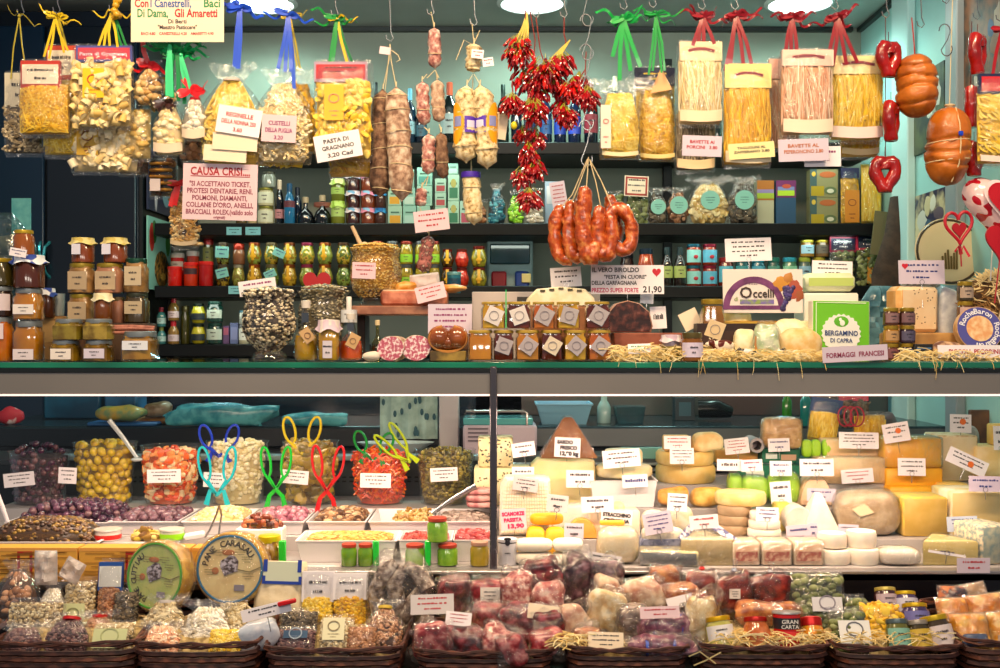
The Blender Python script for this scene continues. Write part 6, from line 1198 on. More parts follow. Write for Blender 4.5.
LV={0:((.02,.41,.772),(.19,.41,.812),(.41,.64,.846)),1:((.0,.17,.772),(.17,.31,.807),(.31,.45,.861),(.45,.64,.905))}
DECK=mat('#b9b4b4',.35,.3)
for sd,(xa,xb)in enumerate(((-W/2,X(492,.2)),(X(492,.2),W/2))):
 for(a,b,z)in LV[sd]:mb=MB();mb.box((xa+xb)/2,(a+b)/2,.74,xb-xa-.002,b-a,z-.74,.002);P('deck_step',mb,DECK,o)
mb=MB();mb.box(0,.66,.6,W,.03,.36);P('back_panel',mb,mat('#4c5256',.35,c2='#444a4e',sc=3),o)
mb=MB();mb.box(-.7,.642,.95,1.3,.05,.016,.003);P('back_ledge',mb,mat('#a8c0c8',.3,.3),o)
mb=MB()
for k in range(3):mb.box(.68,.64-.004*k,.936-.016*k,1.35,.04,.007,.002)
P('back_ledge',mb,mat('#b8b4b8',.3,.5),o);mb=MB();mb.box(.85,.655,.952,1.0,.03,.034,.003);P('rear_sliding_glass',mb,mat('#7cb4b0',.1,coat=.8),o,label='pale teal sliding glass edge')
mb=MB()
for i in range(60):mb.box(-1.25+.021*i,.644,.885,.012,.002,.005);mb.box(-1.25+.021*i,.644,.897,.012,.002,.005)
P('vent_slots',mb,mat('#0c0e10',.5),o,stuff=True)
mb=MB();mb.box(0,-.24,.52,W,.40,.08,.004);P('basket_ledge',mb,mat('#17110f',.6),o);mb=MB();mb.box(0,-.24,0,W,.36,.52);P('plinth',mb,mat('#0e0c0e',.5),o)
mb=MB();mb.box(X(145,-.05),-.066,.742,X(300,-.05)-X(-30,-.05),.07,.016,.002);P('snack_ledge',mb,mat('#2a2422',.5),o)
for i,(x0,x1,rp)in enumerate(((-40,77,(.49,.62)),(79,190,(.42,.55)),(192,252,(.1,.3)))):
 q=carton(['wood printed cracker box with red stripe at the picture edge below the brown olives','wood printed cracker box with red stripe behind the green bread packet','yellow printed cracker box half hidden behind the round bread packet'][i],x0,543,x1,577,-.09,'#d8a040',[(0,.9,1,1,'#e0a04c'),(rp[0],0,rp[1],.9,'#a81c18'),(rp[0]+.025,.1,rp[1]-.025,.8,'#d89a3c')],z=.7585,d=.05,name='cracker_box');w,h=(x1-x0)*S(-.09),34*S(-.09);mb=MB();r=random.Random(i)
 for k in range(7):
  for j in range(6):a=r.uniform(-.48,.2);mb.box((a+.14)*w,-.0016,h*(.1+.12*k)+r.uniform(-.004,.004),w*.26,.0006,h*.016)
 P('wood_grain_print',mb,mat('#8a5a1c',.6),q,stuff=True)
 if i==0:mb=MB();mb.box(-.36*w+.02,-.0014,0,.13*w,.0006,h*.9);P('printed_panel',mb,mat('#b0b430',.5),q);mb=MB();mb.blob(-.36*w+.02,-.002,h*.55,.012,.0006,.010,12,6);P('printed_motif',mb,mat('#1c2c3c',.5,c2='#2a5aa0',sc=120),q)
 # left bay: tubs
def tub(lb,x0,x1,y0,y1,core,Y=.5,z=.8465,fillh=.9,part='contents'):
 w,h=(x1-x0)*S(Y-.08),(y1-y0)*S(Y-.05);r=w/2;o=E('deli_tub',lb,'tub',(X((x0+x1)/2,Y-.08),Y,z));mb=MB();mb.lathe([(0,0),(r*.8,0),(r*.83,.004),(r,h*.97),(r*1.03,h),(r*1.0,h)],28,sy=.82);P('clear_tub',mb,PP(),o)
 if core:mb=MB();mb.lathe([(0,.003),(r*.74,.003),(r*.92,h*fillh),(r*.6,h*(fillh+.04)),(0,h*(fillh+.06))],26,sy=.8);P(part,mb,core,o,stuff=True)
 return o,r,h
def onwall(o,r,h,n,seed,f,fillh=.9,dome=.0):
 rr=random.Random(seed);mb=MB()
 for i in range(n):
  t=rr.random();a=rr.uniform(-pi,0)if rr.random()<.93 else rr.uniform(0,pi);top=i%7==0
  if top:q=sqrt(rr.random());f(mb,rr,q*r*.88*cos(a),q*r*.7*sin(a),h*fillh+.004+dome*(1-q*q));continue
  ra=r*(.70+.17*t);f(mb,rr,ra*cos(a),ra*.8*sin(a),.016+(h*fillh-.016)*t)
 return mb
OLV={}
def olive(c,q,L,lb,g,loc,rz,ry,sc_=1,name='olive'):
 k=(c,q)
 if k not in OLV:mb=MB();mb.blob(0,0,0,L,q,q,10,7);OLV[k]=mb.mesh('olive',c,90)
 o=P(name,OLV[k],None,None,loc);o.rotation_euler=(0,ry,rz);o.scale=(sc_,)*3;o['label']=lb;o['category']=name.split('_')[-1];o['group']=g;return o
rr=random.Random(11)
def fill_olives(o,r,h,cs,q,L,lb,g,fillh,rows,per,dome):
 b=loc_of(o)
 for j in range(rows):
  for i in range(per):
   t=(j+.5+rr.uniform(-.3,.3))/rows
   a=-pi*(.06+.88*(i+.5*(j%2)+rr.uniform(-.12,.12))/per);ra=r*(.80+.14*t)-q*.6
   olive(cs[rr.randrange(len(cs))],q,L,lb,g,b+Vector((ra*cos(a),ra*.8*sin(a),.01+(h*fillh-.012)*t)),rr.uniform(0,6),rr.uniform(-1.4,1.4),rr.uniform(.9,1.06))
 for i in range(int(per*2.2)):
  a,k=rr.uniform(0,6.28),sqrt((i+.5)/(per*2.2));olive(cs[rr.randrange(len(cs))],q,L,lb,g,b+Vector((k*r*.84*cos(a),k*r*.66*sin(a),h*fillh+q*.6+dome*(1-k*k))),rr.uniform(0,6),rr.uniform(-.5,.5),rr.uniform(.9,1.06))
PUR=[mat(c,.2,c2=d,sc=60,coat=.6)for c,d in(('#3c1a34','#5a2c4c'),('#2c1428','#4a2038'),('#54303c','#744a50'))];GRO=[mat(c,.2,c2=d,sc=50,coat=.6)for c,d in(('#b8960c','#d0b424'),('#a8860c','#c8a41c'),('#c8a818','#dcc03c'))]
o,r,h=tub('clear tub of dark purple olives at the picture edge',-3,58,455,508,mat('#24101c',.4),fillh=.9,part='olive_filling');fill_olives(o,r,h,PUR,.0088,.0108,'dark purple olive heaped in the clear tub at the picture edge','dark olives in the tub',.9,7,9,.03)
card(3,471,35,488,.395,'white price card with dark lettering on the dark olive tub',tilt=-6,pin=0,raw=True,lean=0)
o,r,h=tub('clear tub of yellow green olives',63,127,448,510,mat('#6c5408',.4),fillh=.92,part='olive_filling');fill_olives(o,r,h,GRO,.0112,.0142,'plump yellow green olive in the clear tub beside the dark olives','green olives in the tub',.92,7,9,.005)
card(58,467,77,484,.39,'white price card with dark lettering between the dark and green olive tubs',tilt=3,pin=0,raw=True,lean=0)
def chunk(cols,s0,s1,flat=.6):
 def f(mb,r_,x,y,z):q=r_.uniform(s0,s1);mb.blob(x,y,z,q,q*flat,q*r_.uniform(.6,1),8,5,.5,90,r_.random()*50,.8,m=1+r_.randrange(cols))
 return f
def strip(cols,L0,rad):
 def f(mb,r_,x,y,z):
  L=L0*r_.uniform(.6,1.2);a=r_.uniform(0,6.28);e=r_.uniform(-1,1);mb.tube([(x+L*t*cos(a),y+L*.3*t*sin(a),max(.004,z+L*t*e*.6+.006*sin(5*t+x*900)))for t in(-.5,-.2,.2,.5)],rad,5,m=1+r_.randrange(cols))
 return f
def matl(*cs,rough=.3):return[mat(c,rough,coat=.3)for c in cs]
TD=[('clear tub of orange and cream pickled vegetables',132,193,449,508,('#a8481c','#e8601c','#f09a50','#ecd0a0','#d84810'),chunk(4,.007,.013),330,.84,'pickled_vegetables'),('clear tub of white pickled onions',199,262,447,510,('#c8b884','#e4dcb4','#d8cc98','#ece6c8'),chunk(3,.004,.008),420,.94,'pickled_onions'),('clear tub of olive brown pickled peppers and gherkins',277,334,447,510,('#4c3c10','#a08828','#8a7020','#b89c48','#6c5c1c'),chunk(4,.008,.018,.5),190,.9,'pickled_peppers'),('clear tub of bright orange grated vegetables',348,406,455,508,('#a83408','#e84c0c','#f07818','#d8380c'),strip(3,.03,.0032),420,.92,'grated_vegetables'),('clear tub of olive green capers',413,475,455,510,('#4c4410','#8a7c24','#6c6018','#a89838','#5c4c14'),chunk(4,.0035,.006,.9),650,.92,'capers')]
for lb,x0,x1,y0,y1,cs,f,n,fh,pn in TD:
 o,r,h=tub(lb,x0,x1,y0,y1,None,fillh=fh);mb=MB();mb.lathe([(0,.003),(r*.70,.003),(r*.86,h*fh),(r*.6,h*(fh+.03)),(0,h*(fh+.05))],26,sy=.78,m=0);m2=onwall(o,r,h,n,x0,f,fh,.012);mb.add(m2.v,m2.f);mb.mi[-len(m2.mi):]=m2.mi;P(pn,mb,matl(*cs),o,stuff=True)
for x0,y0,x1,y1,t,b_ in((147,469,181,483,-1,'orange and cream vegetable tub'),(203,472,226,488,3,'white onion tub'),(280,469,309,485,5,'gherkin tub'),(360,473,391,488,1,'grated orange vegetable tub'),(430,467,458,482,-3,'caper tub')):card(x0,y0,x1,y1,.395,f'white price card with dark lettering on the {b_}',tilt=t,pin=0,raw=True,lean=0)
def tongs(lb,c,hp,tip,W_,Hh,Y,tilt=0,spread=1):
 """hp pixel centre of the top of the loops, tip pixel of the tips, loop width/height px"""
 u=S(Y);o=E('serving_tongs',lb,'tongs',(X(tip[0],Y),Y,Z(tip[1],Y)),0,None,radians(tilt));L=(tip[1]-hp[1])*u;w=W_*u/2;m=mat(c,.25,coat=.6)
 for sg in(-1,1):
  a=o if sg<0 else o;mb=MB();cx,cz=sg*w*.62,L-Hh*u*.5;pts=[]
  for i in range(17):
   t=-pi/2+.25+(2*pi-.5)*i/16;pts.append((cx+sg*.12*w*sin(t)+w*.29*cos(t)*sg*(1 if t<pi/2 else 1),sg*.003,cz+Hh*u*.5*sin(t)))
  pts=[(0,sg*.003,L-Hh*u*1.4)]+pts+[(0,sg*.003,L-Hh*u*1.4)]
  mb.tube(pts,.0036,6);mb.tube([(0,sg*.003,L-Hh*u*1.4),(-sg*w*.35*spread,sg*.003,L*.25),(-sg*w*.55*spread,sg*.003,0)],[1,1.1,1.5],4,flat=(.005,.002),up=(0,1,0));P('arm',mb,m,o)
 mb=MB();mb.blob(0,0,L-Hh*u*1.4,.006,.007,.006,8,6);P('pivot',mb,m,o)
tongs('royal blue plastic tongs standing in the white onion tub','#1434c0',(220,425),(219,462),42,22,.45);tongs('turquoise plastic tongs resting on the pale chickpea tray','#14b0c0',(216,447),(217,505),40,34,.36);tongs('bright green plastic tongs on the pink onion tray','#10b030',(275,447),(276,512),32,30,.36,0,1.2)
tongs('yellow plastic tongs standing in the gherkin tub','#d8c00c',(304,417),(302,462),40,26,.45);tongs('red plastic tongs on the mushroom tray','#c4101c',(330,446),(326,516),34,32,.36,2,1.1);tongs('dark green plastic tongs lying in the grated orange vegetables','#0c8a2c',(370,432),(372,464),42,20,.45,4);tongs('lime yellow plastic tongs leaning out of the caper tub','#b0c80c',(403,418),(413,466),26,30,.45,-40)
def spoon(lb,p0,p1,Y,bowl,c,bw=.012):
 a,b=[Vector((X(p[0],Y),Y+(p[2]if len(p)>2 else 0),Z(p[1],Y)))for p in(p0,p1)];o=E('serving_spoon',lb,'spoon',a);d=b-a;mb=MB();mb.tube([(0,0,0),tuple(d*.5+Vector((0,0,.004))),tuple(d)],[.8,1,1.2],6,flat=(.0042,.0014),up=(0,1,0));P('handle',mb,c,o)
 mb=MB();mb.blob(0,-.002,-.004,bw*1.4,bw,bw*.5,12,8);P('bowl',mb,c,o);return o
spoon('clear plastic spoon standing in the orange and cream vegetables',(137,458),(109,420),.45,1,mat('#b8c4c8',.15,coat=.6));spoon('white plastic spoon lying on the brown olives at the picture edge',(9,526),(-4,492),.1,1,mat('#e8e4ec',.3),.015);spoon('long steel spoon lying across the pale artichoke tray',(432,514),(476,486),.30,1,STEEL(),.009)
def tray(lb,x0,x1,yf,yr,h,Yf,Yb,z,name='serving_tray'):
 """white tray: x0,x1 px of its front rim at Yf"""
 xa,xb=X(x0,Yf),X(x1,Yf);w,d=xb-xa,Yb-Yf;o=E(name,lb,'tray',((xa+xb)/2,(Yf+Yb)/2,z+.0004));q=sqrt(2);mb=MB()
 mb.lathe([(0,0),(.88,0),(.97,h-.003),(1.0,h-.002),(1.0,h),(.95,h),(.86,.004),(0,.004)],4,sx=w/2*q,sy=d/2*q);P('dish',mb,mat('#e9e3e6',.35),o,smooth=25);return o,w*.43,d*.43,h
def heap(o,w,d,h,f,n,cs,dome,seed,nm,base=.55,x0=-1,x1=1):
 r=random.Random(seed);mb=MB();mb.blob(w*(x0+x1)/2,0,h*base,w*(x1-x0)/2,d,dome,18,10,.1,30,seed,.7,m=0);mb.v=[(v[0],v[1],max(v[2],h*base-.006))for v in mb.v]
 for i in range(n):
  u,v=r.uniform(x0,x1),r.uniform(-1,1);k=max(0,1-((u-(x0+x1)/2)/(x1-x0)*2)**4)*max(0,1-v**4);f(mb,r,u*w*.95,v*d*.95,h*base+dome*k**.6)
 P(nm,mb,matl(*cs,rough=.35),o,stuff=True)
def heap1(o,w,d,h,n,dome,cs,q,L,lb,g,name='olive',base=.6,seed=1):
 r=random.Random(seed);b=loc_of(o);ny=max(3,int(sqrt(n*d/w)+.5));nx=n//ny
 mb=MB();mb.blob(0,0,h*base-.004,w*.97,d*.97,dome*.9,16,10,ex=.75);P('olive_bed',mb,cs[0],o,stuff=True)
 for j in range(ny):
  for i in range(nx):
   u=-1+2*(i+.5+.5*(j%2)-.25+r.uniform(-.2,.2))/nx;v=-1+2*(j+.5+r.uniform(-.2,.2))/ny;k=max(0,1-u**4)*max(0,1-v**4)
   olive(cs[r.randrange(len(cs))],q,L,lb,g,b+Vector((u*w,v*d,h*base+dome*k**.7+q*.3)),r.uniform(0,6),r.uniform(-.5,.5),r.uniform(.88,1.1),name)
PO=[mat(c,.2,c2=d,sc=60,coat=.6)for c,d in(('#4c2c44','#7a4c64'),('#382034','#5c3850'),('#6c4854','#96706c'))]
o,w,d,h=tray('white tray heaped with purple olives behind the brown ones',4,122,0,0,.03,.2,.40,.8125);heap1(o,w,d,h,120,.046,PO,.0088,.0108,'purple olive heaped on the white tray behind the small brown olives','purple olives on the tray',seed=2)
o,w,d,h=tray('white tray of large mauve olives beside the olive heap',107,178,0,0,.034,.19,.40,.8125);heap1(o,w,d,h,32,.014,[mat('#5c3848',.25,c2='#84606c',sc=50,coat=.5),mat('#704c5c',.25,c2='#98747c',sc=50,coat=.5)],.011,.0165,'large mauve olive in the white tray beside the purple heap','large mauve olives','olive',.72,3)
TR=[('white tray of pale chickpea sized cheese cubes under the turquoise tongs',181,242,'cheese_cubes',chunk(3,.005,.008,.9),260,('#d8c088','#f0dca4','#e4c884','#f4e8c4'),.026),('white tray of chopped grilled mushrooms under the red tongs',306,366,'mushrooms',chunk(4,.005,.009),240,('#6c4c30','#b88c60','#8a6440','#d8b890','#5c3c28'),.024),('white tray half filled with pale artichokes and a steel spoon',368,432,'artichokes',strip(3,.03,.004),120,('#b89858','#e0c488','#c8a460','#a87c38'),.014),('white tray of grey brown marinated seafood beside the centre post',434,493,'seafood',chunk(3,.004,.008),240,('#7a6a60','#a8948a','#8a7468','#c4b0a4'),.012)]
for i,(lb,x0,x1,pn,f,n,cs,dm)in enumerate(TR):o,w,d,h=tray(lb,x0,x1,0,0,.034,.19,.40,.8125);heap(o,w,d,h,f,n,cs,dm,i+5,pn,.62,-1 if i!=2 else-.2)
o,w,d,h=tray('white tray of pink pickled onions under the bright green tongs',244,304,0,0,.034,.19,.40,.8125);heap1(o,w,d,h,42,.018,[mat('#a85c74',.25,c2='#d8a0ac',sc=40,coat=.5),mat('#b87488',.25,c2='#e4b8bc',sc=40,coat=.5)],.0085,.0105,'small pink pickled onion in the tray under the green tongs','pink onions','pickled_onion',.7,4)
o,w,d,h=tray('white tray heaped with small brown olives at the picture edge',-25,99,0,0,.022,.035,.17,.7725,'serving_tray');o.location.z+=.03;heap(o,w,d,h,lambda mb,r,x,y,z:mb.blob(x,y,z,.0062,.0046,.0046,7,5,m=1+r.randrange(5)),620,('#3a2818','#4c3418','#6c5020','#34241c','#8a6c24','#5a3c28'),.056,9,'small_olives',.5)
mb=MB();mb.box(0,0,-.031,.26,.12,.03);P('stand',mb,DECK,o)
o,w,d,h=tray('deep white tray of golden pine nuts above the white label bags',295,397,0,0,.052,.05,.19,.7725);heap(o,w,d,h,lambda mb,r,x,y,z:mb.blob(x,y,z,.0062,.0032,.0032,6,4,m=1+r.randrange(4)),620,('#b88a3c','#e0b458','#d0a040','#ecca7c','#a87830'),.012,11,'pine_nuts',.85)
o,w,d,h=tray('small white tray of red chopped peppers behind the green jars',398,452,0,0,.052,.06,.19,.7725);heap(o,w,d,h,chunk(3,.004,.006),160,('#8a2c28','#b8443c','#9a3030','#c86458'),.006,12,'chopped_peppers',.88)
o,w,d,h=tray('white tray of red dried tomatoes beside the centre post',453,492,0,0,.052,.06,.19,.7725);heap(o,w,d,h,chunk(3,.006,.011,.5),90,('#7a2424','#b04444','#98343c','#c06060'),.012,13,'dried_tomatoes',.85)
def pile(nm,lb,cat,px,hw,Y,z,n,hh,cs):
 r=random.Random(px);mb=MB();f=chunk(len(cs),.006,.011,.5);w=hw*S(Y)
 for i in range(n):a,q=r.uniform(0,6.28),sqrt(r.random());f(mb,r,w*q*cos(a),.026*q*sin(a),.005+hh*(1-q*q)*r.random())
 return ONE(nm,lb,cat,mb,matl(cs[0],*cs),(X(px,Y),Y,z),stuff=True)
G=dict(lid='#a8341c',lidh=.16,name='pesto_jar',cat='jar',lidrough=.5,z=.7725)
for i,(x0,x1,y0,Y,lb,z)in enumerate(((341,357,547,.022,'green pesto jar with red lid before the pine nuts, nearer the white labels',.7725),(358,373,547,.022,'green pesto jar with red lid before the pine nuts, beside a green strip',.7725),(405,425,548,.03,'green pesto jar with red lid behind the sausage bag',.7725),(437,458,548,.03,'green pesto jar with red lid, lower one near the centre post',.7725),(427,448,524,.03,'green pesto jar with red lid stacked on the lower jars',.7725+23.6*S(.03)))):jar(lb,x0,y0 if i!=4 else 545,x1,569,Y,mat('#5a8a1c',.12,c2='#7aa82c',sc=30,coat=.8),**{**G,'z':z})
jar('amber preserve jar with red lid beside the centre post',470,545,489,569,.025,mat('#8a7a1c',.12,c2='#a8902c',sc=20,coat=.8),**{**G,'lid':'#b88a74'})
for i,(x0,x1,y0)in enumerate(((373,379,545),(425,431,548),(279,286,540))):mb=MB();mb.box(0,0,0,(x1-x0)*S(.02),.012,25*S(.02),.002);ONE('green_clip',['bright green plastic strip beside the pine nut pesto jars','bright green plastic strip between the pesto jars by the sausage bag','bright green plastic strip behind the cream cloth bag'][i],'strip',mb,mat('#14d03c',.3,coat=.5),(X((x0+x1)/2,.02),.02,.7725))
jar('small white tub with red band before the mauve olive tray',95,536,121,547,.1,'#e8dcd8','#ece4dc',z=.7725+.047,shape='can',band=('#c81c24',.1,.5),name='small_tub',cat='tub');mb=MB();mb.box(0,0,0,.2,.08,.046,.002);ONE('tray_stand','low grey stand under the little white and green tubs','stand',mb,DECK,(X(140,.1),.1,.7725))
pile('olive_mix','small heap of yellow and brown olive pieces between the little tubs','olives',148,15,.1,.8195,60,.022,('#8a6a2c','#c8b040','#6c4c24','#d8c878'));jar('small white tub with lime green band beside the yellow olive heap',160,537,184,548,.1,'#dfe4d0','#e8e8dc',z=.8195,shape='can',band=('#8cdc14',.05,.6),name='small_tub',cat='tub')
mb=MB();mb.box(0,0,0,.05,.03,.016,.004);ONE('white_paper_pack','white folded paper pack with steel tongs beside the pane carasau','pack',mb,mat('#dfdadf',.5),(X(195,.1),.1,.8195),(0,-.15,.2))
o=E('steel_tongs','small steel tongs leaning in front of the pale cheese cube tray','tongs',(X(217,.14),.13,.822));mb=MB();mb.tube([(.008,0,.075),(.0,.002,.05),(-.014,-.006,.015),(-.024,-.01,-.002)],.0026,6);P('arm',mb,STEEL(),o);mb=MB();mb.tube([(.008,0,.075),(.013,.002,.05),(.010,-.004,.02),(.008,-.008,-.002)],.0026,6);P('arm',mb,STEEL(),o)
pile('dried_tomato_heap','little heap of dried tomatoes and mushrooms behind the yellow lids','dried tomatoes',261,20,.12,.7725+30*S(.12),80,.026,('#6c2c20','#b8744c','#3a1c1c','#98503c'))
mb=MB();mb.box(0,0,0,46*S(.12),.06,30*S(.12)-.001,.002);ONE('small_stand','white stand under the dried tomato heap','stand',mb,WHITE(),(X(261,.12),.12,.7725))
for i,(x0,x1)in enumerate(((232,256),(257,282))):jar(['squat jar with yellow lid behind the pane carasau packet','squat jar with yellow lid beside the bright green strip'][i],x0,540,x1,568,.05,mat('#8a6a14',.2,c2='#5c3c10',sc=60,coat=.6),'#d8c81c',z=.7725,lidh=.25,sq=.5)
o=E('chopping_board','wooden chopping board with bags behind the olive tubs','board',(X(148,1.0),1.1,1.0205));mb=MB();mb.blob(0,0,.012,.12,.07,.012,24,6,ex=.6);P('board',mb,mat('#8a6030',.5,c2='#a07840',sc=25),o)
o=E('blue_tray','flat blue plastic tray under the yellow food bag','tray',(X(122,.98),1.02,1.0205));mb=MB();mb.box(0,0,0,.22,.1,.012,.004);P('dish',mb,mat('#1c5a94',.4),o)
lump('food_parcel','yellow and green wrapped food bag on the blue tray','parcel',100,144,402,418,.98,'#b89a3c','#6c8a5c',1.034,.08,.3,.8,25,3,.3);lump('food_parcel','small brown food bag on the wooden board','parcel',144,172,405,420,1.04,'#6c5434','#98886c',1.046,.06,.4,.8,25,5,.3)
for i,(a,b,lb)in enumerate(((170,276,'long teal plastic covered parcel behind the white onion tub'),(286,345,'low pale teal parcel behind the gherkin tub'))):lump('covered_parcel',lb,'parcel',a,b,408+8*i,430,.95,'#2c8494','#5cb4bc',1.0205,.08,.3,.6,20,7+i,.2)
for i,(a,b,c,lb)in enumerate(((48,104,'#0c5a7c','dark teal crate behind the dark olive tub'),(108,140,'#2c6c9c','blue plastic box behind the yellow food bag'))):mb=MB();mb.box(0,0,0,(b-a)*S(1.3),.12,.115,.006);ONE('plastic_crate',lb,'crate',mb,mat(c,.3,c2='#0a3c58',sc=6),(X((a+b)/2,1.3),1.32,1.0205))
mb=MB();mb.blob(0,0,.03,.045,.02,.03,12,8,.3,30,2);ONE('red_kerchief','red and white cloth lying behind the dark olive tub','cloth',mb,mat('#b01c30',.6,c2='#e0d0d0',sc=18,lo=.55,hi=.6),(X(6,1.0),1.03,1.0205))
o=E('hanging_towel','pale dotted tea towel hanging behind the caper tub','towel',(X(408,.9),.93,Z(440,.9)));mb=MB();vs=[];u=S(.9)
for j in range(9):
 for i in range(21):x=(i/20-.5)*58*u;vs.append((x,.008*sin(i*1.1)+.003*sin(j),(8-j)/8*48*u))
mb.add(vs,[(j*21+i,j*21+i+1,j*21+i+22,j*21+i+21)for j in range(8)for i in range(20)]);P('cloth',mb,mat('#a8c4bc',.8,c2='#94b0a8',sc=30),o);r=random.Random(3);mb=MB()
for i in range(16):mb.blob(r.uniform(-26,26)*u,-.010,r.uniform(4,44)*u,.0055,.001,.011,8,5)
P('printed_dots',mb,mat('#24505c',.7),o,stuff=True)
o=E('white_dish','wide white oval dish behind the tongs and carrots','dish',(X(395,.84),.86,Z(452,.84)if False else.9455));mb=MB();mb.lathe([(0,0),(.06,0),(.12,.035),(.115,.035),(.055,.006),(0,.006)],28,sy=.5);P('dish',mb,mat('#c4d8dc',.3),o)
mb=MB();mb.box(0,0,0,20*S(.9),.05,.24,.004);ONE('grey_column','pale grey upright column behind the case beside the dotted towel','column',mb,mat('#b8b4b8',.4),(X(449,.9),.92,1.0205-.09))
o=E('slicing_machine','lilac grey slicing machine with steel rail behind the herb cheese','machine',(X(500,.8),.84,.9455));u=S(.8);mb=MB();mb.box(0,.04,0,74*u,.16,30*u,.006);P('housing',mb,mat('#b4a8b8',.4),o);mb=MB();mb.box(-2*u,.04,30*u,70*u,.14,7*u,.003);P('teal_cover',mb,mat('#4c9ca0',.2,coat=.5),o);mb=MB();mb.tube([(-34*u,-.03,44*u),(24*u,-.03,44*u),(27*u,-.03,42*u),(27*u,-.03,30*u)],.004,7);P('rail',mb,STEEL(),o);mb=MB()
for k in range(4):mb.box(-22*u,-.042,(14+4*k)*u,20*u,.002,1.6*u)
P('vent_slots',mb,mat('#5c5460',.5),o);
o=E('blue_basin','pale blue plastic basin on the rear worktop','basin',(X(564,1.05),1.1,1.0205));u=S(1.05);q=sqrt(2);mb=MB();mb.lathe([(0,0),(.78,0),(.97,19*u),(1.02,19.5*u),(1.02,21*u),(.94,21*u),(.75,.006),(0,.006)],4,sx=28*u*q,sy=.08*q);P('tub',mb,mat('#8cc8e4',.35),o)
bottle('pale teal spray bottle on the rear worktop beside the basin',597,393,611,422,1.1,'#a8d0cc',None,1.0205,None,name='detergent_bottle',sh='sauce');o=jar('clear plastic food box on the rear worktop',613,403,645,422,1.1,film('#9cc4cc',.12,.6,.1,0,haze=.15,hazec='#5c8c98'),None,z=1.0205,shape='tub',name='plastic_box',cat='box',sq=.8);carton('dark display stand on the rear worktop',675,398,695,421,1.2,'#14323c',[(.2,.2,.8,.8,'#2c5c6c')],z=1.0205,d=.06)
for i,(x0,x1,c,lb)in enumerate(((782,792,'#2c8a1c','slim green bottle behind the wrapped hay cheese'),(800,812,'#1c8c88','teal bottle behind the blue header pasta bag'))):bottle(lb,x0,385,x1,424,1.0,c,None,1.0205,None,name='tall_bottle',sh='wine')
mb=MB();mb.tube([(-.06,0,.03),(0,-.01,.032),(.05,0,.02)],[.03,.032,.02],10);ONE('steel_scale','dark round kettle on the far rear worktop','kettle',mb,mat('#1c2424',.2,.5),(X(716,1.2),1.2,1.03))
# right bay: cheeses
LZ=[.7725,.8075,.8615,.9055]
def CH_(lb,x0,x1,y0,y1,Y,c,c2=None,z=None,shape='block',d=.08,rind=None,wrap=False,rz=0,sc=20,lv=None,bump=.1,speck=None,name='cheese',tilt=0,bev=.004,sss=.1):
 """a cheese whose front face at depth Y fills the pixel box"""
 w,h=(x1-x0)*S(Y),(y1-y0)*S(Y);zb=LZ[lv]if lv is not None else(Z(y1,Y)if z is None else z)
 o=E(name,lb,'cheese',(X((x0+x1)/2,Y),Y,zb),rz,None,radians(tilt));m=mat(c,.5,c2=c2 or c,sc=sc,bump=bump,sss=sss);ms=[m,mat(rind,.6,c2=c2 or rind,sc=sc*2)if rind else m]
 def body(mb,k=1.,e=0):
  ww,hh,dd=w*k,h*k,d*k;zo=-e
  if shape=='block':mb.box(0,d/2,zo,ww,dd,hh,bev,mis=(0,1,1,1,1,1))
  elif shape=='wheel':r=ww/2;mb.lathe([(0,zo),(r*.93,zo),(r,zo+hh*.2),(r*1.0,zo+hh*.8),(r*.93,zo+hh),(0,zo+hh)],28,0,w/2,0)
  elif shape=='dome':mb.blob(0,d/2,hh*.36+zo,ww/2,dd/2,hh*.64,22,14,.03,20,1,.75);mb.v=[(v[0],v[1],max(v[2],zo))for v in mb.v]
  elif shape=='pillow':mb.blob(0,d/2,hh/2+zo,ww/2,dd/2,hh/2,20,12,.06,25,x0,.6)
  elif shape=='wedge':mb.prism([(-ww/2,0),(ww/2,0),(ww*.15,dd),(-ww*.05,dd)],zo,zo+hh,'z',b=bev,mis=(1,1,0))
  elif shape=='pyr':mb.lathe([(0,zo),(.98,zo),(1,zo+.004),(.2,zo+hh*.95),(.1,zo+hh),(0,zo+hh)],4,0,d/2,0,sx=ww/2*1.41,sy=dd/2*1.41)
  elif shape=='half':mb.prism([(ww/2*cos(a),zo+hh*sin(a))for a in[pi*i/18 for i in range(19)]],0,dd,b=bev,mis=(0,1,1))
  elif shape=='log':mb.lathe([(0,0),(.9,0),(1,.006),(1,dd-.006),(.9,dd),(0,dd)],22,M=Matrix.Translation((0,0,hh/2+zo))@Matrix.Rotation(-pi/2,4,'X')@Matrix.Diagonal((ww/2,hh/2,1,1)))
  elif shape=='slope':mb.prism([(-ww/2,zo),(ww/2,zo),(ww*.47,zo+hh*.97),(ww*.36,zo+hh),(-ww*.38,zo+hh),(-ww*.48,zo+hh*.85)],0,dd,b=bev,mis=(0,1,1))
  return mb
 P('cheese_body',body(MB()),ms,o,smooth=50)
 if wrap:P('plastic_wrap',body(MB(),1.05,0),VAC(),o,smooth=50)
 if speck:
  r=random.Random(int(x0));mb=MB()
  for i in range(speck[1]):mb.blob(r.uniform(-.46,.46)*w,-.0006,r.uniform(.06,.94)*h,r.uniform(.0012,.004),.0008,r.uniform(.0012,.003),6,4)
  P('herb_specks',mb,mat(speck[0],.6),o,stuff=True)
 return o
HB=('#6a6a50',60)
CH_('herb speckled ivory cheese block, lower of two beside the centre post',474,531,462,499,.36,'#ead9a4','#f0e4bc',lv=2,speck=HB,d=.09);CH_('herb speckled ivory cheese block with dark rind, upper of two',478,513,432,462,.37,'#ead9a4','#f0e4bc',z=.8625+37*S(.36),speck=('#4c4c40',55),rind='#8a7c50',d=.08)
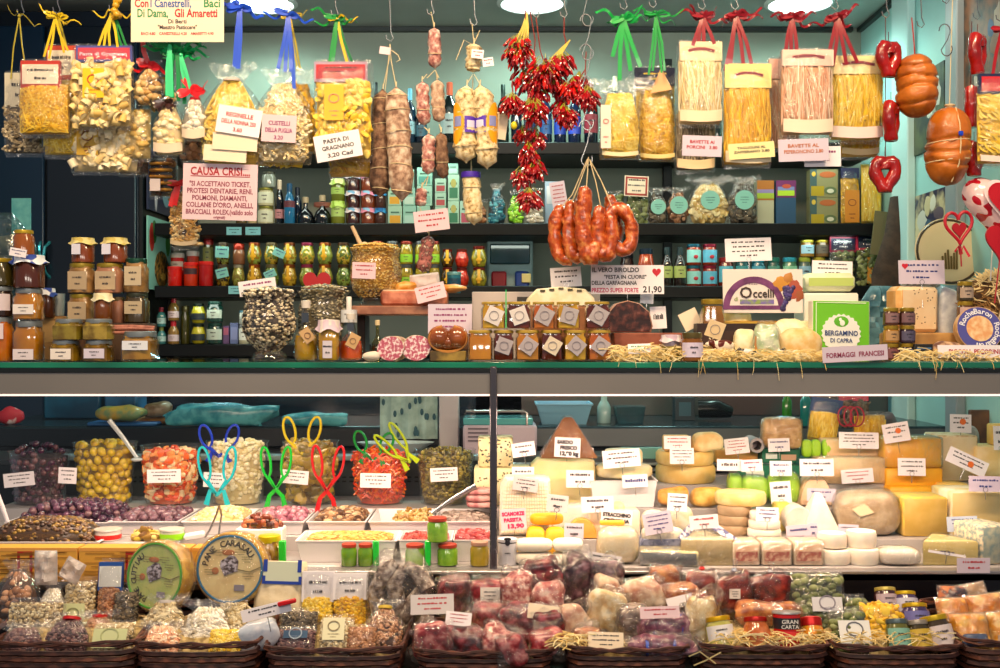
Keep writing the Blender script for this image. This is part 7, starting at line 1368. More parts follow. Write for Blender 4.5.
for k in range(3):lump('ham_slice',f'folded pink ham slices, {("lowest", "middle", "topmost")[k]} layer below the herb cheese','ham',466,492,0,6.5,.33,'#b06468','#e0b0ac',.861+k*6.6*S(.33),.06,.15,.5,40,k,part='slices')
CH_('large smooth pale yellow cheese quarter below the amber wrapped wedge',530,597,454,498,.38,'#f2dea0','#f4e4b0',lv=2,shape='slope',d=.09,bev=.006,sss=.2)
CH_('amber brown wedge of cheese in clear film standing on the pale quarter',541,597,415,455,.42,'#8a4c10','#a8641c',z=.862+44*S(.38),shape='pyr',d=.08,wrap=True,sc=12)
CH_('white cheese wheel in the white tray, lower of two',598,656,477,488,.34,'#ecd8a0','#f4e6c0',z=.8615+27*S(.34),shape='wheel');CH_('small white capped cheese on the wheel in the white tray',606,645,463,478,.37,'#f0dca8','#f4e8c8',z=.862+38.4*S(.34),shape='wheel',rind='#f0e8d8')
o,w,d,h=tray('white square tray holding the stacked white cheese wheels',590,658,0,0,.07,.32,.47,.8615)
CH_('yellow cheese wheel with ribbed edge, lower of the stacked pair',660,721,474,491,.44,'#e4c06c','#ecd08c',lv=3,z=None,shape='wheel',rind='#dcb460').location.z=.9057;CH_('yellow cheese wheel with ribbed edge, upper of the stacked pair',660,719,460,474,.44,'#e4c06c','#ecd08c',z=.906+17.4*S(.44),shape='wheel')
CH_('small tan cheese block on top of the stacked yellow wheels',664,690,444,460,.46,'#d8a860','#e0b878',z=.9065+31.8*S(.44),d=.04);lump('paper_bag','open tan paper bag standing on the stacked yellow wheels','paper bag',692,722,442,461,.47,'#d8b070','#ecd8a4',.9065+31.8*S(.44),.05,.3,.6,20,4,.7)
CH_('flat orange cheese slab behind the lime packets',716,758,452,466,.56,'#e8a450','#ecb468',z=Z(466,.5),d=.06);
o=E('paper_roll','grey paper roll lying with its open end forward','roll',(X(757,.52),.52,Z(453,.52)));mb=MB();mb.lathe([(.62,0),(1,0),(1,.09),(.62,.09),(.6,.05),(0,.05)],22,M=Matrix.Rotation(-pi/2,4,'X')@Matrix.Diagonal((7.5*S(.52),7.5*S(.52),1,1))@Matrix.Translation((0,-1,0)));P('tube',mb,mat('#a8a0a4',.6),o)
for i,(a,b,y0,y1,Y,z,lb)in enumerate(((740,800,466,483,.47,.9057,'green printed cheese carton behind the lime packets'),(762,800,452,466,.53,Z(466,.5),'flat dark green printed packet under the hay coloured parcel'))):carton(lb,a,y0,b,y1,Y,'#0c6a4c',[(.1,.3,.4,.7,'#e0e8e0'),(.5,.2,.9,.6,'#c8a080')],z=z if i==0 else.906+17.4*S(.47),d=.05)
o=lump('hay_parcel','tan hay wrapped cheese parcel in shiny film at the back','cheese',761,800,421,452,.54,'#b88a4c','#dcb478',.9065+17.4*S(.47)+14.3*S(.53),.06,.08,.35,60,3,.5,True)
LM=[(729,744,470,500,.38),(743,771,472,500,.37),(769,802,470,503,.36)]
for i,(a,b,y0,y1,Y)in enumerate(LM):o=CH_(f'lime green cheese packet, {("narrow one nearest the yellow wheels", "middle one of three", "widest one nearest the pink wheel")[i]}',a,b,y0,y1,Y,'#a0dc14','#b8ec3c',lv=2,shape='pillow',d=.05,wrap=True,sc=30,name='cheese_packet',sss=0);mb=MB();mb.blob(0,-.003,.03,.012,.002,.009,10,6);P('printed_patch',mb,mat('#4c9c10',.4),o)
o=E('plastic_tray','low clear tray of orange cheese pieces before the yellow wheels','tray',(X(692,.33),.36,.8615));u=S(.33);mb=MB();mb.lathe([(0,0),(.92,0),(1,18*u),(1.03,18*u),(.97,18*u)],4,sx=36*u*q,sy=.05*q);P('clear_tray',mb,PP(),o)
for i,(a,b,y0,y1)in enumerate(((658,688,488,506),(692,727,490,508))):lump('orange_cheese',['pile of orange cheese cubes in the clear tray, nearer the white tray','yellow orange cheese pieces in the clear tray, nearer the lime packets'][i],'cheese',a,b,y0,y1,.345,['#d8861c','#e8a830'][i],['#e8a840','#f0c860'][i],.8625,.06,.35,.6,50,3+i)
YEL=('#f0a80c','#f4b824');B=.9057
CH_('bright orange yellow cheese block, lowest of three stacked',890,941,476,492,.4,*YEL,lv=2,z=None,d=.1).location.z=.8617;CH_('bright orange yellow cheese block, middle of three stacked',886,943,450,477,.44,*YEL,z=B-.03,d=.1);CH_('bright orange yellow cheese block in film, top of three stacked',884,942,421,450,.45,*YEL,z=B-.03+27.4*S(.44),d=.1,wrap=True)
o=E('deck_riser','clear riser under the stacked orange yellow cheeses','riser',(X(915,.5),.52,.862));mb=MB();mb.box(0,0,0,.15,.1,.012);P('block',mb,DECK,o)
CH_('long peach coloured cheese log with square ends',826,884,448,466,.5,'#f0cc98','#f4d8b0',z=B+24*S(.46),d=.08);CH_('large peach cheese slab wrapped in crinkled film',818,886,466,492,.45,'#ecc48c','#f4d8a8',z=B,d=.1,wrap=True,sc=14)
CH_('tall pale hard cheese block with tan rind behind the orange blocks',940,978,432,478,.5,'#f0d8a4','#f4e0b8',z=B,rind='#d8b07c',d=.12);CH_('pale cheese block at the picture edge below the brown panel',977,1012,440,476,.48,'#e8c880','#f0d8a0',z=B,d=.1);CH_('small yellow cheese block under the tilted orange seal card',941,969,478,497,.4,'#ecc054','#f0cc70',lv=2)
CH_('golden cheese wedge standing at the picture edge',994,1016,421,442,.5,'#e0b458',z=B+36.4*S(.48),d=.05)
mb=MB();mb.box(0,0,0,36*S(.66),.02,50*S(.66),.002);ONE('brown_board','dark brown wooden panel at the back of the case by the edge','panel',mb,mat('#4a2c18',.5,c2='#6a4224',sc=18),(X(990,.68),.7,.9455));lump('grey_parcel','grey plastic wrapped parcel beside the dark brown panel','parcel',962,978,425,452,.62,'#8a8c90','#b8b8bc',.97,.04,.3,.6,40,6,.3)
CH_('pink half wheel of cheese with thin rind standing on its cut',800,833,474,504,.35,'#f0c8a0','#f4d4b4',lv=2,shape='half',d=.07,rind='#d8a878')
CH_('white pyramid shaped cheese wedge in the middle of the right bay',803,842,499,541,.2,'#ece4d4','#f4eee0',lv=1,shape='pyr',d=.09,sc=40,sss=.2);CH_('white goat cheese log with its round end forward',785,813,511,540,.22,'#e4d8c8','#f0e8dc',lv=1,shape='log',d=.08);CH_('yellow cheese piece beside the white goat log',776,792,508,536,.27,'#ecd05c','#f0dc84',lv=1,d=.05)
CH_('grey rinded cheese wrapped in film with torn paper label',840,904,494,539,.19,'#b89a70','#d8c09a',lv=1,shape='pillow',d=.09,wrap=True,sc=22,rind='#8a765c')
o=[x for x in col.objects if x.get('label','').startswith('grey rinded')][0];mb=MB();mb.prism([(-.05,.07),(-.02,.085),(.005,.062),(-.03,.052)],-.048+.045,-.046+.045);P('paper_label',mb,mat('#ecd8b0',.6),o)
CH_('golden cheese wedge with bright yellow top and dull front',903,948,498,537,.2,'#c8a448','#d4b05c',lv=1,rind='#f0c850',d=.11);CH_('huge pale green yellow cheese block at the picture edge',951,1016,492,537,.2,'#d4ba74','#dcc688',lv=1,rind='#ece0c4',d=.13,sc=10)
o=[CH_(f'brown grey rinded cheese wheel, {a} of the stack before the lime packets',719+k,753+k,0,9.6,.2,'#a88c68','#c0a480',z=.8078+k*9.7*S(.2),shape='wheel')for k,a in enumerate(('lowest','middle','third from below'))];CH_('yellow cheese wheel lying on the brown grey stack',720,772,497,509,.2,'#ecc878','#f4dca0',z=.8078+29.4*S(.2),shape='wheel')
for k in range(3):CH_(f'white ricotta disc, {("lowest", "middle", "topmost")[k]} of the white stack',751+k,785-k,0,8.6,.16,'#f4ead8','#f8f2e6',z=.8078+k*8.7*S(.16),shape='wheel',sss=.2)
lump('mozzarella','white mozzarella ball behind the big brie wedge, nearer the grey card','cheese',640,668,508,532,.24,'#f0e4c8','#f6eedc',.808,.06,.1,.9);lump('mozzarella','white mozzarella ball behind the big brie wedge, nearer the stack','cheese',664,694,503,530,.27,'#ecdcb0','#f4ead0',.808,.06,.15,.9)
CH_('large cream brie wedge in lace printed paper',681,734,541,567,.018,'#dcc690','#e6d2a4',lv=0,shape='wedge',rind='#ece0b8',d=.12,wrap=True,bev=.003)
o=[x for x in col.objects if x.get('label','').startswith('large cream brie')][0];mb=MB();r=random.Random(5);pts=[(-.062,.01,.058),(-.03,.06,.078),(.0,.1,.085),(.03,.07,.08),(.066,.01,.056)];mb.tube(pts,1,4,flat=(.009,.0008));P('lace_paper',mb,mat('#e0dce4',.6,c2='#5c5c88',sc=90,lo=.5,hi=.55),o)
CH_('low grey green cheese wedge with pale top before the brie',640,698,551,566,.008,'#5c6468','#74787c',lv=0,rind='#d8cc90',d=.07,rz=-.12,wrap=True);o=CH_('wedge of white mould cheese in blue printed paper',643,686,535,552,.08,'#e8e0cc','#b8b4b0',z=.7728+15*S(.03)+.0,d=.05,sc=50,shape='pillow');mb=MB();mb.prism([(-.06,0),(.06,0),(.05,.016),(-.05,.014)],-.002,.055,b=.002);P('blue_paper',mb,mat('#4c5478',.5,c2='#8a90b0',sc=60),o)
for i,(a,b)in enumerate(((733,760),(762,792),(794,824))):o=CH_(f'small square washed rind cheese in film, {ORD[i]} from the brie wedge',a,b,543,567,.014,'#d0a888','#e4c8a8',lv=0,d=.07,wrap=True,rind='#ecd8b8',sc=30,group=None)if False else CH_(f'small square washed rind cheese in film, {ORD[i]} from the brie wedge',a,b,543,567,.014,'#d0a888','#e4c8a8',lv=0,d=.07,wrap=True,rind='#ecd8b8',sc=30);mb=MB();mb.box(0,-.0016,.012,(b-a)*S(.04)*.8,.001,.022);P('printed_label',mb,mat('#d8b098',.5,c2='#b0645c',sc=90),o)
TM=[(820,856,551,565,0,'lower front'),(852,884,551,566,0,'lower back by the yellow wedge'),(822,851,537,551,1,'upper one nearer the pyramid'),(851,881,534,550,1,'upper one nearer the grey wrapped cheese')]
for a,b,y0,y1,k,nm in TM:CH_(f'small round white cheese, {nm}, of the white heap',a,b,y0,y1,.01+.022*k,'#e8dccc','#f2eae0',z=.7727 if k==0 else.7732+15*S(.04),shape='wheel',sss=.2)
CH_('flat white cheese pair in clear film at the front right of the white heap',882,923,549,566,.008,'#e4d8c8','#f0e8dc',lv=0,shape='pillow',d=.07,wrap=True);CH_('yellow cheese wedge in loose film with a white slip on top',923,978,540,564,.02,'#e0c878','#ecd894',lv=0,shape='wedge',d=.1,wrap=True,rind='#ecd88c');CH_('blue veined cheese wedge with cream rind at the picture edge',979,1014,521,560,.03,'#b8b8a0','#8a9c98',lv=0,rind='#ecd8b4',d=.1,sc=50,rz=.3)
o=CH_('large white basket moulded ricotta dome with woven grid',499,552,478,536,.2,'#f4e8d0','#f8f0e0',lv=1,shape='slope',d=.1,bev=.012,sss=.2);mb=MB();w,h=53*S(.2),58*S(.2)
for i in range(14):mb.tube([(-w*.42,-.0008,h*(.08+.06*i)),(w*.42,-.0008,h*(.08+.06*i))],.0006,3)
for i in range(16):mb.tube([(-w*.4+w*.8*i/15,-.0008,h*.06),(-w*.34+w*.68*i/15,-.0008,h*.92)],.0006,3)
P('basket_print',mb,mat('#e4d0ac',.6),o,stuff=True)
BY=('#f0b418','#f4c440')
for a,b,y0,y1,Y,z,nm in((526,546,522,543,.12,.7727,'lower one nearer the ricotta'),(545,566,522,543,.115,.7727,'lower one nearer the orange rind'),(530,564,511,522,.14,None,'flat one lying on the other two')):CH_(f'glossy yellow butter cheese, {nm}',a,b,y0,y1+(8 if z else 0),Y,*BY,z=z if z else.773+29.4*S(.12),shape='pillow',d=.05)
CH_('round yellow cheese slice stack behind the little milk can',501,530,536,549,.08,'#ecc03c','#f0cc5c',z=.7727+.0,shape='wheel')
for a,b,nm in((515,553,'nearer the milk can'),(553,584,'nearer the purple sausages')):
 for k in range(2):CH_(f'soft white cheese pillow {nm}, {("lower", "upper")[k]} of two',a,b,0,12.5,.012,'#f0e6d4','#f6efe2',z=.7727+k*12.6*S(.035),shape='pillow',d=.06,sss=.2)
o=jar('little white milk can printed with a black cow beside the post',498,541,517,567,.035,'#dcdce4','#d0d0d8',z=.7727,shape='can',lidh=.12,name='milk_can',cat='can',lidrough=.5,band=('#1c2430',.84,.9));mb=MB();mb.blob(0,-.0235,.055,.006,.001,.008,10,6);mb.blob(0,-.0238,.063,.009,.001,.004,8,5);dashes(mb,.02,.01,1,-.0235,3,0,.03);P('printed_cow',mb,mat('#1c1c28',.5),o)
CH_('orange rinded cheese slice leaning behind the stracchino',566,598,517,537,.17,'#e8a040','#ecb058',lv=1,shape='half',rind='#d8822c',d=.03);CH_('white ricotta cake in a paper cup behind the orange rinded slice',551,591,487,512,.27,'#f8f2e4','#fbf7ee',lv=1,shape='slope',d=.08,bev=.008,sss=.2);lump('green_salad','sprig of green lettuce under the white ricotta cake','salad',562,592,507,518,.22,'#7cb070','#c8d8a0',.8078,.04,.5,.8,60,2)
lump('butter_curl','small ball of pale butter above the handwritten stracchino card','butter',612,625,501,514,.24,'#f0dca0','#f4e8bc',Z(514,.24),.03,.1,1)
CH_('cream stracchino cheese block in a loose film bag',598,640,530,566,.02,'#ecd8ac','#f2e4c4',lv=0,shape='pillow',d=.08,wrap=True,sss=.15);CH_('pale ricotta block behind the stracchino card',590,640,505,531,.2,'#f0e0c0','#f6ecd4',lv=1,d=.07);mb=MB();mb.box(0,0,0,24*S(.1),.02,4*S(.1),.002);ONE('yellow_slice','thin yellow cheese slice lying on the stracchino','cheese',mb,mat('#f0c030',.4),(X(612,.07),.07,.7727+36.5*S(.06)))
bag('rear bag of pasta with dark blue header behind the lime packets',805,398,836,442,.6,'sticks','yellow',.05,header=(14,'#143c6c',None,'w',None,0,0),name='pasta_bag',tilt=8);bag('rear bag of yellow noodle sticks behind the peach cheese log',852,414,886,440,.6,'sticks','gold',.05,name='pasta_bag');bag('rear dark bag with red ribbon loops above the peach log',836,392,868,426,.62,'chips','dark',.05,name='pasta_bag',header=(10,'#b82c4c','#141c30','w',None,0,0));lump('bread_loaf','pale crusty bread loaf at the back above the orange cheese','bread',892,940,404,420,.8,'#b89a5c','#8a6c3c',.9455,.07,.2,.8,30,3,.7);lump('dark_bag','dark shiny bag behind the orange cheese block','bag',866,900,392,436,.74,'#3a3438','#6a5c64',.9455,.06,.3,.7,20,5,.3)
mb=MB()
for k in range(3):mb.tube([(.02*cos(a)+.016*k-.016,-.004*k,.022+.028*sin(a))for a in[i*2*pi/14 for i in range(14)]],.002,5,True)
ONE('red_cord_loops','red and pink cord loops hanging at the back of the cheeses','cord',mb,mat('#b82040',.5),(X(850,.58),.575,Z(424,.58)))
for i,(a,b)in enumerate(((803,813),(812,822),(823,834))):CH_(f'small lime green cream cheese tub, {ORD[i]} in the row by the wrapped parcel',a,b,440,458,.5,'#9cd41c','#b0e040',z=Z(458,.5),shape='pillow',d=.03,name='cheese_packet',sss=0)
mb=MB();mb.box(0,0,0,36*S(.5),.06,Z(458,.5)-.906,.002);ONE('teal_carton','teal carton under the little lime green tubs','box',mb,mat('#1c6c68',.4),(X(817,.5),.53,.906))
# price cards of the right bay
PC=[(511,441,536,458,.30,'standing beside the upper herb cheese block','k','w',-8,2),(512,467,534,484,.30,'on the lower herb cheese block, its upper edge','k','w',0,2),(512,476,539,493,.19,'stuck in the top of the ricotta dome','k','g',8,3),(566,470,594,488,.33,'low on the smooth pale yellow quarter','k','w',1,2),(602,448,641,469,.31,'above the white wheels in the white tray','k','w',-5,3),(622,474,648,488,.30,'at the rim of the white tray','b','w',-3,1),(664,436,691,449,.44,'with red lettering, top of two on the stacked yellow wheels','r','w',0,3),(670,448,694,464,.40,'with black lettering, lower of two on the yellow wheels','k','w',0,4),(724,437,750,455,.5,'on the flat orange slab beside the grey paper roll','r','w',-6,4),(768,438,790,452,.5,'on the hay coloured wrapped parcel','b','w',-2,2),(717,459,742,471,.36,'behind the narrow lime packet','k','w',1,1),(741,459,763,472,.35,'behind the middle lime packet','p','w',-3,2),(770,461,792,476,.34,'above the widest lime packet','b','w',0,2),(770,481,792,504,.31,'on the front of the widest lime packet','k','w',-4,2),(839,432,879,449,.45,'on the peach cheese log','k','w',1,4),(800,459,834,476,.33,'with a bold price above the pink half wheel','k','w',0,2),(841,468,874,484,.42,'with red lettering on the film wrapped peach slab','r','w',-4,3),(898,458,926,476,.40,'on the middle orange yellow block','k','w',1,3),(807,488,836,502,.30,'at the foot of the pink half wheel','b','l',2,2),(546,494,569,513,.12,'stuck in the flat yellow butter cheese','k','g',6,2),(581,496,614,513,.18,'on the pale ricotta block behind the stracchino','k','w',-2,2),(564,523,584,540,.1,'beside the lower yellow butter cheeses','k','l',2,2),(642,510,674,536,.07,'tilted above the white mould cheese in blue paper','b','l',-10,4),(667,493,688,512,.2,'standing between the two mozzarella balls','k','w',4,3),(689,514,719,530,.06,'standing on the lace paper of the brie','r','w',-5,2),(756,507,779,522,.12,'standing on the white ricotta stack','b','w',2,3),(786,524,812,544,.09,'leaning on the white goat log','b','l',-5,2),(809,523,818,538,.13,'half hidden behind the white pyramid','b','l',0,2),(838,524,859,537,.12,'between the pyramid and the grey wrapped cheese','k','l',3,2),(947,516,978,532,.12,'on the front of the huge pale green yellow block','b','b',-2,3),(969,476,1002,492,.16,'standing on the huge pale green yellow block','b','l',1,2),(928,543,967,558,.02,'lying tilted on the film of the yellow wedge','b','w',9,2),(994,426,1008,450,.46,'on the golden wedge at the picture edge','k','w',0,2),(586,551,622,569,-.03,'leaning on the film of the purple sausages','k','w',10,2)]
for x0,y0,x1,y1,Y,lb,fg,bg,t,n in PC:card(x0,y0,x1,y1,Y,f'{BG[bg][1]} price card {lb}',lines=n,fg=fg,bg=bg,tilt=t,raw=True,pin=.02,holder=n>1)
card(554,437,581,458,.35,'white handwritten card SARDO FRESCO on the pale yellow quarter',raw=True,pin=.01,tilt=3,bold=.07,txt=[('SARDO',-.1,.68,.25,'c','k',.62),('FRESCO',.05,.40,.25,'c','k',.66),('12,90 kg',.08,.10,.27,'c','k',.72)])
card(500,508,527,531,.13,'pink card with magenta handwriting on the ricotta dome',bg='p',raw=True,pin=.03,tilt=-4,bold=.06,txt=[('SCAMORZE',0,.68,.24,'c','m',.88),('PASSITA',-.02,.40,.24,'c','m',.72),('13,90',.08,.1,.27,'c','m',.66)])
card(600,509,633,532,.1,'white handwritten card STRACCHINO CREMONA above the stracchino',raw=True,pin=.02,tilt=5,bold=.07,txt=[('STRACCHINO',0,.68,.24,'c','k',.9),('CREMONA',.0,.40,.24,'c','k',.84),('9,90 kg',.1,.1,.27,'c','k',.62)])
for x0,y0,x1,y1,Y,t,lb,dt in((882,421,911,444,.42,-9,'white card with orange sun seal on the top orange yellow block',(.08,.58,.15)),(950,414,972,433,.52,2,'white card with orange seal standing on the tall pale block',(.1,.6,.17)),(945,446,990,478,.38,25,'large tilted white card with orange sun seal and bold price',(.1,.45,.2))):card(x0,y0,x1,y1,Y,lb,lines=3,fg='k',tilt=t,raw=True,pin=.03,dot=dt)
card(957,558,990,573,-.045,'pale lilac card with red lettering hung on the case sill',bg='l',fg='r',lines=2,raw=True,pin=0,lean=0)
# wicker baskets along the foot of the case
WK=[mat('#34160f',.6,c2='#4c241a',sc=60),mat('#562c1e',.6,c2='#74402c',sc=60)]
def basket(lb,x0,x1,yrim,Yf=-.40,Yb=-.09):
 xa,xb=X(x0,Yf),X(x1,Yf);zr=Z(yrim,Yf);h=zr-.602;cx,cy=(xa+xb)/2,(Yf+Yb)/2;w,d=(xb-xa)/2,(Yb-Yf)/2;o=E('wicker_basket',lb,'basket',(cx,cy,.6015))
 def loop(k,z,wob=0,ph=0,n=44):
  r=[]
  for i in range(n):
   a=2*pi*i/n;c,s=cos(a),sin(a);q=1/max(abs(c),abs(s));q=1+(q-1)*.82;e=1+wob*(1 if(i+ph)%2 else-1);r.append((w*k*q*c*e,d*k*q*s*e,z+(.012*(s>.3)*s)))
  return r
 mb=MB();n=7
 for j in range(n):mb.tube(loop(.86+.12*j/n,.006+(h-.014)*j/n,.012,j),(h/n)*.42,5,True,m=j%2)
 mb.box(0,0,0,w*1.7,d*1.7,.005);P('woven_side',mb,WK,o)
 for q in range(3):mb=MB();L=loop(1.0+.01*q,h-.004+.003*q);mb.tube([(p[0]*(1+.012*sin(i*1.4+q*2.1)),p[1],p[2]+.003*cos(i*1.4+q*2.1))for i,p in enumerate(L)],.0034,5,True);P('braided_rim',mb,WK[q%2],o)
 mb=MB();mb.blob(0,d*.2,h*.55,w*.9,d*.74,h*.42,18,8,.15,25,x0,.5);P('lining',mb,mat('#8a7448',.8,c2='#c8b078',sc=70,bump=.6),o);return o
for a in(('wicker basket of bean and cereal bags at the picture edge',-30,135,644),('wicker basket below the two round bread packets',128,256,645),('wicker basket of flour and lentil packs under the pine nut tray',260,402,650),('wicker basket of vacuum packed cured meat chunks',412,556,653),('wicker basket of bacon and blue banded sausages',566,692,650),('wicker basket with the red can and dried tomato bags',702,834,648),('wicker basket of green figs and small jars',838,968,648),('wicker basket of orange snack packs at the picture edge',970,1090,643)):basket(*a)
def bread(lb,x0,x1,y0,y1,Y,yaw,tilt,face,ring,side,nm,a0,a1,roll=0):
 u=S(Y);r=(y1-y0)*u/2;o=E('bread_packet',lb,'bread packet',(X((x0+x1)/2,Y),Y,Z(y1,Y)),yaw,None,0,tilt);M=Matrix.Translation((0,0,r))@Matrix.Rotation(pi/2,4,'X')
 mb=MB();mb.lathe([(0,-.045),(r*.9,-.045),(r,-.03),(r*1.0,-.004),(r*.96,0),(0,.001)],36,M=M);P('bread_stack',mb,mat(side,.5,c2='#b8841c',sc=50,bump=.3,bsc=70),o)
 mb=MB();mb.lathe([(0,.002),(r*.93,.002),(r*.93,.001)],36,M=M);P('printed_lid',mb,mat(face,.35,c2='#e8d49c' if 'cara' in nm else '#b4c46c',sc=25),o)
 mb=MB();mb.tube([(r*.9*cos(t),-.003,r+r*.9*sin(t))for t in[i*2*pi/36 for i in range(36)]],r*.035,5,True);P('colour_ring',mb,mat(ring,.4),o)
 mb=MB();arc_letters(mb,nm.upper(),0,r,r*.62,r*.24,-.0035,a0,a1,bold=.015);P('lettering',mb,INK(),o,smooth=0)
 mb=MB();mb.blob(0,-.004,r*1.08,r*.26,.001,r*.26,12,6,.5,60,3);P('printed_figure',mb,mat('#3a2224',.5,c2='#c8c0d0',sc=130),o);mb=MB();mb.box(r*.28,-.0045,r*.42,r*.28,.0008,r*.16,M=None);P('bar_label',mb,mat('#8a8494',.5),o);mb=MB()
 for t in(-.35,.5,1.0,2.2,3.3):dashes(mb,r*.42,r*.2,3,-.0042,int(t*9),r*.55*cos(t),r+r*.55*sin(t))
 mb.tube([(r*.2,-.004,r),(r*.55,-.004,r*.93),(r*.86,-.004,r*1.06)],1,4,flat=(r*.012,.0005));P('fine_print',mb,mat('#7a7040',.6),o,smooth=0)
 mb=MB();mb.blob(-r*.05,-.0036,r*1.45,r*.18,.0008,r*.08,10,6);mb.blob(-r*.4,-.0036,r*.95,r*.1,.0008,r*.1,8,5);P('red_print',mb,mat('#b8703c',.5),o);mb=MB();mb.lathe([(0,.006),(r*.96,.005),(r*1.03,-.003),(r*1.03,-.04),(0,-.05)],30,M=M);P('film_wrap',mb,FILM(),o)
bread('round yellow bread packet lettered PANE GUTTIAU with a green ring, turned aside',119,185,541,612,-.2,-.36,-.14,'#c8cc78','#4c9c2c','#dcae2c','pane guttiau',-2.75,-.75);bread('round yellow bread packet lettered PANE CARASAU with a blue ring',194,264,533,606,-.18,-.06,-.1,'#dcc088','#2c6c98','#e0b420','pane carasau',-1.35,.95)
def BB(lb,x0,x1,y0,y1,Y,kd,p,**k):return bag(lb,x0,y0,x1,y1,Y,kd,p,k.pop('d',.05),name=k.pop('nm','food_bag'),cat='bag',fillname=k.pop('fn','contents'),z=Z(y1,Y),**k)
def leank(o,rx):o.rotation_euler[0]=-rx;return o
L=[('large clear bag of pinkish bread rolls at the picture edge',-6,38,562,626,-.15,'balls','nut',dict(n=40,gather=.4,d=.08)),('clear bag of pale beans with blue top behind the cereal bag',38,66,582,628,-.16,'beans','white',dict(gather=.5)),('clear bag with pale green label before the wood printed boxes',64,96,581,630,-.15,'beans','cereal',dict(sticker=(-.1,.3,.7,.5,'#d0d8a8','#8a9068'))),('bag of brown grain with round blue and white header',98,122,563,625,-.15,'beans','nut',dict(header=(28,'#d8dcdc','#1c4c9c','b',None,0,0))),('grey bag of seeds beside the green round bread packet',112,138,592,628,-.2,'beans','dark',{}),('clear bag of beige cereal lying behind the bean bags',4,62,602,642,-.24,'beans','cereal',dict(n=420)),('clear bag of white and purple beans at the basket front',0,42,624,657,-.33,'beans','bean',dict(gather=.7)),('clear bag of speckled brown beans with red tie at the basket front',42,88,613,657,-.34,'beans','bean',dict(gather=.5,tie='#c81c1c',n=420)),('clear bag of tan lentils with red tie behind the green label pack',82,112,613,642,-.25,'beans','nut',dict(gather=.6,tie='#c8201c')),('pale green labelled pack lying in the corner of the bean basket',90,132,624,656,-.32,'beans','cereal',dict(sticker=(0,.45,.8,.6,'#c4cc9c','#a8b080'))),('clear tied bag of golden cereal pasta below the green bread packet',144,182,597,640,-.25,'worms','cereal',dict(gather=.55,n=170,tie='#d8d0cc')),('clear bag of striped pinkish pasta at the front of the second basket',136,180,623,658,-.33,'worms','pink',dict(gather=.6)),('clear tied bag of pale rice pasta below the blue ringed bread packet',182,228,602,650,-.29,'worms','white',dict(gather=.6,n=170)),('small bag of pale pasta between the rice pasta and white tube bag',222,246,604,640,-.25,'worms','cereal',{}),('yellowish bag at the front edge of the second basket',208,242,630,657,-.34,'beans','yellow',{}),('clear bag of yellow grain with white rounded header behind the lentil pack',302,334,572,622,-.16,'beans','yellow',dict(header=(30,'#e4e0e8',None,'k','d',0,0))),('clear bag of deep yellow polenta with white rounded header',333,367,574,634,-.17,'beans','gold',dict(header=(26,'#ece8ee',None,'k','d',0,0),n=420)),('clear pack of dark seeds stacked on the blue grey pack',278,319,612,638,-.27,'beans','dark',{}),('blue grey pack of seeds at the front of the flour basket',276,316,630,655,-.33,'beans','bean',dict(sticker=(0,.7,.6,.3,'#3c5c7c','#a8b8c8'))),('clear lentil pack with cream printed label',318,353,618,655,-.33,'beans','cereal',dict(sticker=(-.05,.62,.62,.6,'#e0dcb8','#8a7c5c'))),('tan grain bag at the front corner of the flour basket',346,376,628,656,-.34,'beans','nut',{}),('brown grain bag with blue foot and yellow tie beside the salami bag',362,404,600,655,-.3,'beans','nut',dict(gather=.4,tie='#e0c048',n=420)),('clear zip bag of green figs with white label, behind the fig packs',790,850,572,642,-.2,'balls','green',dict(d=.07,n=120,sticker=(.1,.5,.5,.2,'#d8d8e0','#8a8494'))),('green fig pack with white label at the basket front',833,872,610,656,-.33,'balls','green',dict(sticker=(.05,.45,.8,.5,'#dfe0e0','#5c5c68'))),('small clear pack of pale green sweets behind the fig pack',845,868,598,626,-.22,'balls','green',{}),('bright yellow bag of pasta curls among the small jars',863,904,606,645,-.27,'chips','gold',dict(n=160,d=.07))]
for lb,x0,x1,y0,y1,Y,kd,p,k in L:leank(BB(lb,x0,x1,y0,y1,Y-.02*(Y>-.2),kd,p,**k),.15 if Y>-.2 else.35 if Y>-.3 else.5)
OP=[('small dark pack of orange sweets on the far edge basket',940,969,586,612,-.14,'#3a2430','#d8742c',0),('small pack of tan sweets with pale band behind the orange packs',962,992,583,606,-.12,'#b09070','#e0d0c0',0),('orange snack pack with clear end, nearest the small jars',941,972,598,630,-.22,'#d8842c','#f0b45c',1),('orange snack pack with blue grey foot at the basket front',955,993,614,650,-.33,'#e0901c','#f4bc54',2),('orange snack pack behind the blue grey footed one',972,1010,594,626,-.22,'#d07c2c','#f0c078',1),('orange snack pack leaning at the picture corner',992,1030,612,650,-.32,'#e09424','#f4cc80',1)]
for lb,x0,x1,y0,y1,Y,c,c2,k in OP:
 w,h=(x1-x0)*S(Y),(y1-y0)*S(Y);o=E('snack_pack',lb,'snack pack',(X((x0+x1)/2,Y),Y,Z(y1,Y)),0,None,R.uniform(-.25,.1),-.45);mb=MB();mb.pillow(w,h,.045,amp=.006,seed=x0);P('printed_wrapper',mb,mat(c,.3,c2=c2,sc=38,lo=.45,hi=.55,coat=.5),o);mb=MB();mb.pillow(w*1.04,h*1.04,.052,14,16,amp=.012,seed=x0+1);P('clear_film',mb,VAC(),o)
 if k:mb=MB();mb.pillow(w*.8,h*.4,.05,z=h*.04,y=-.003);P('foot_print',mb,mat('#4c5c80' if k==2 else '#c8b4a8',.4),o)
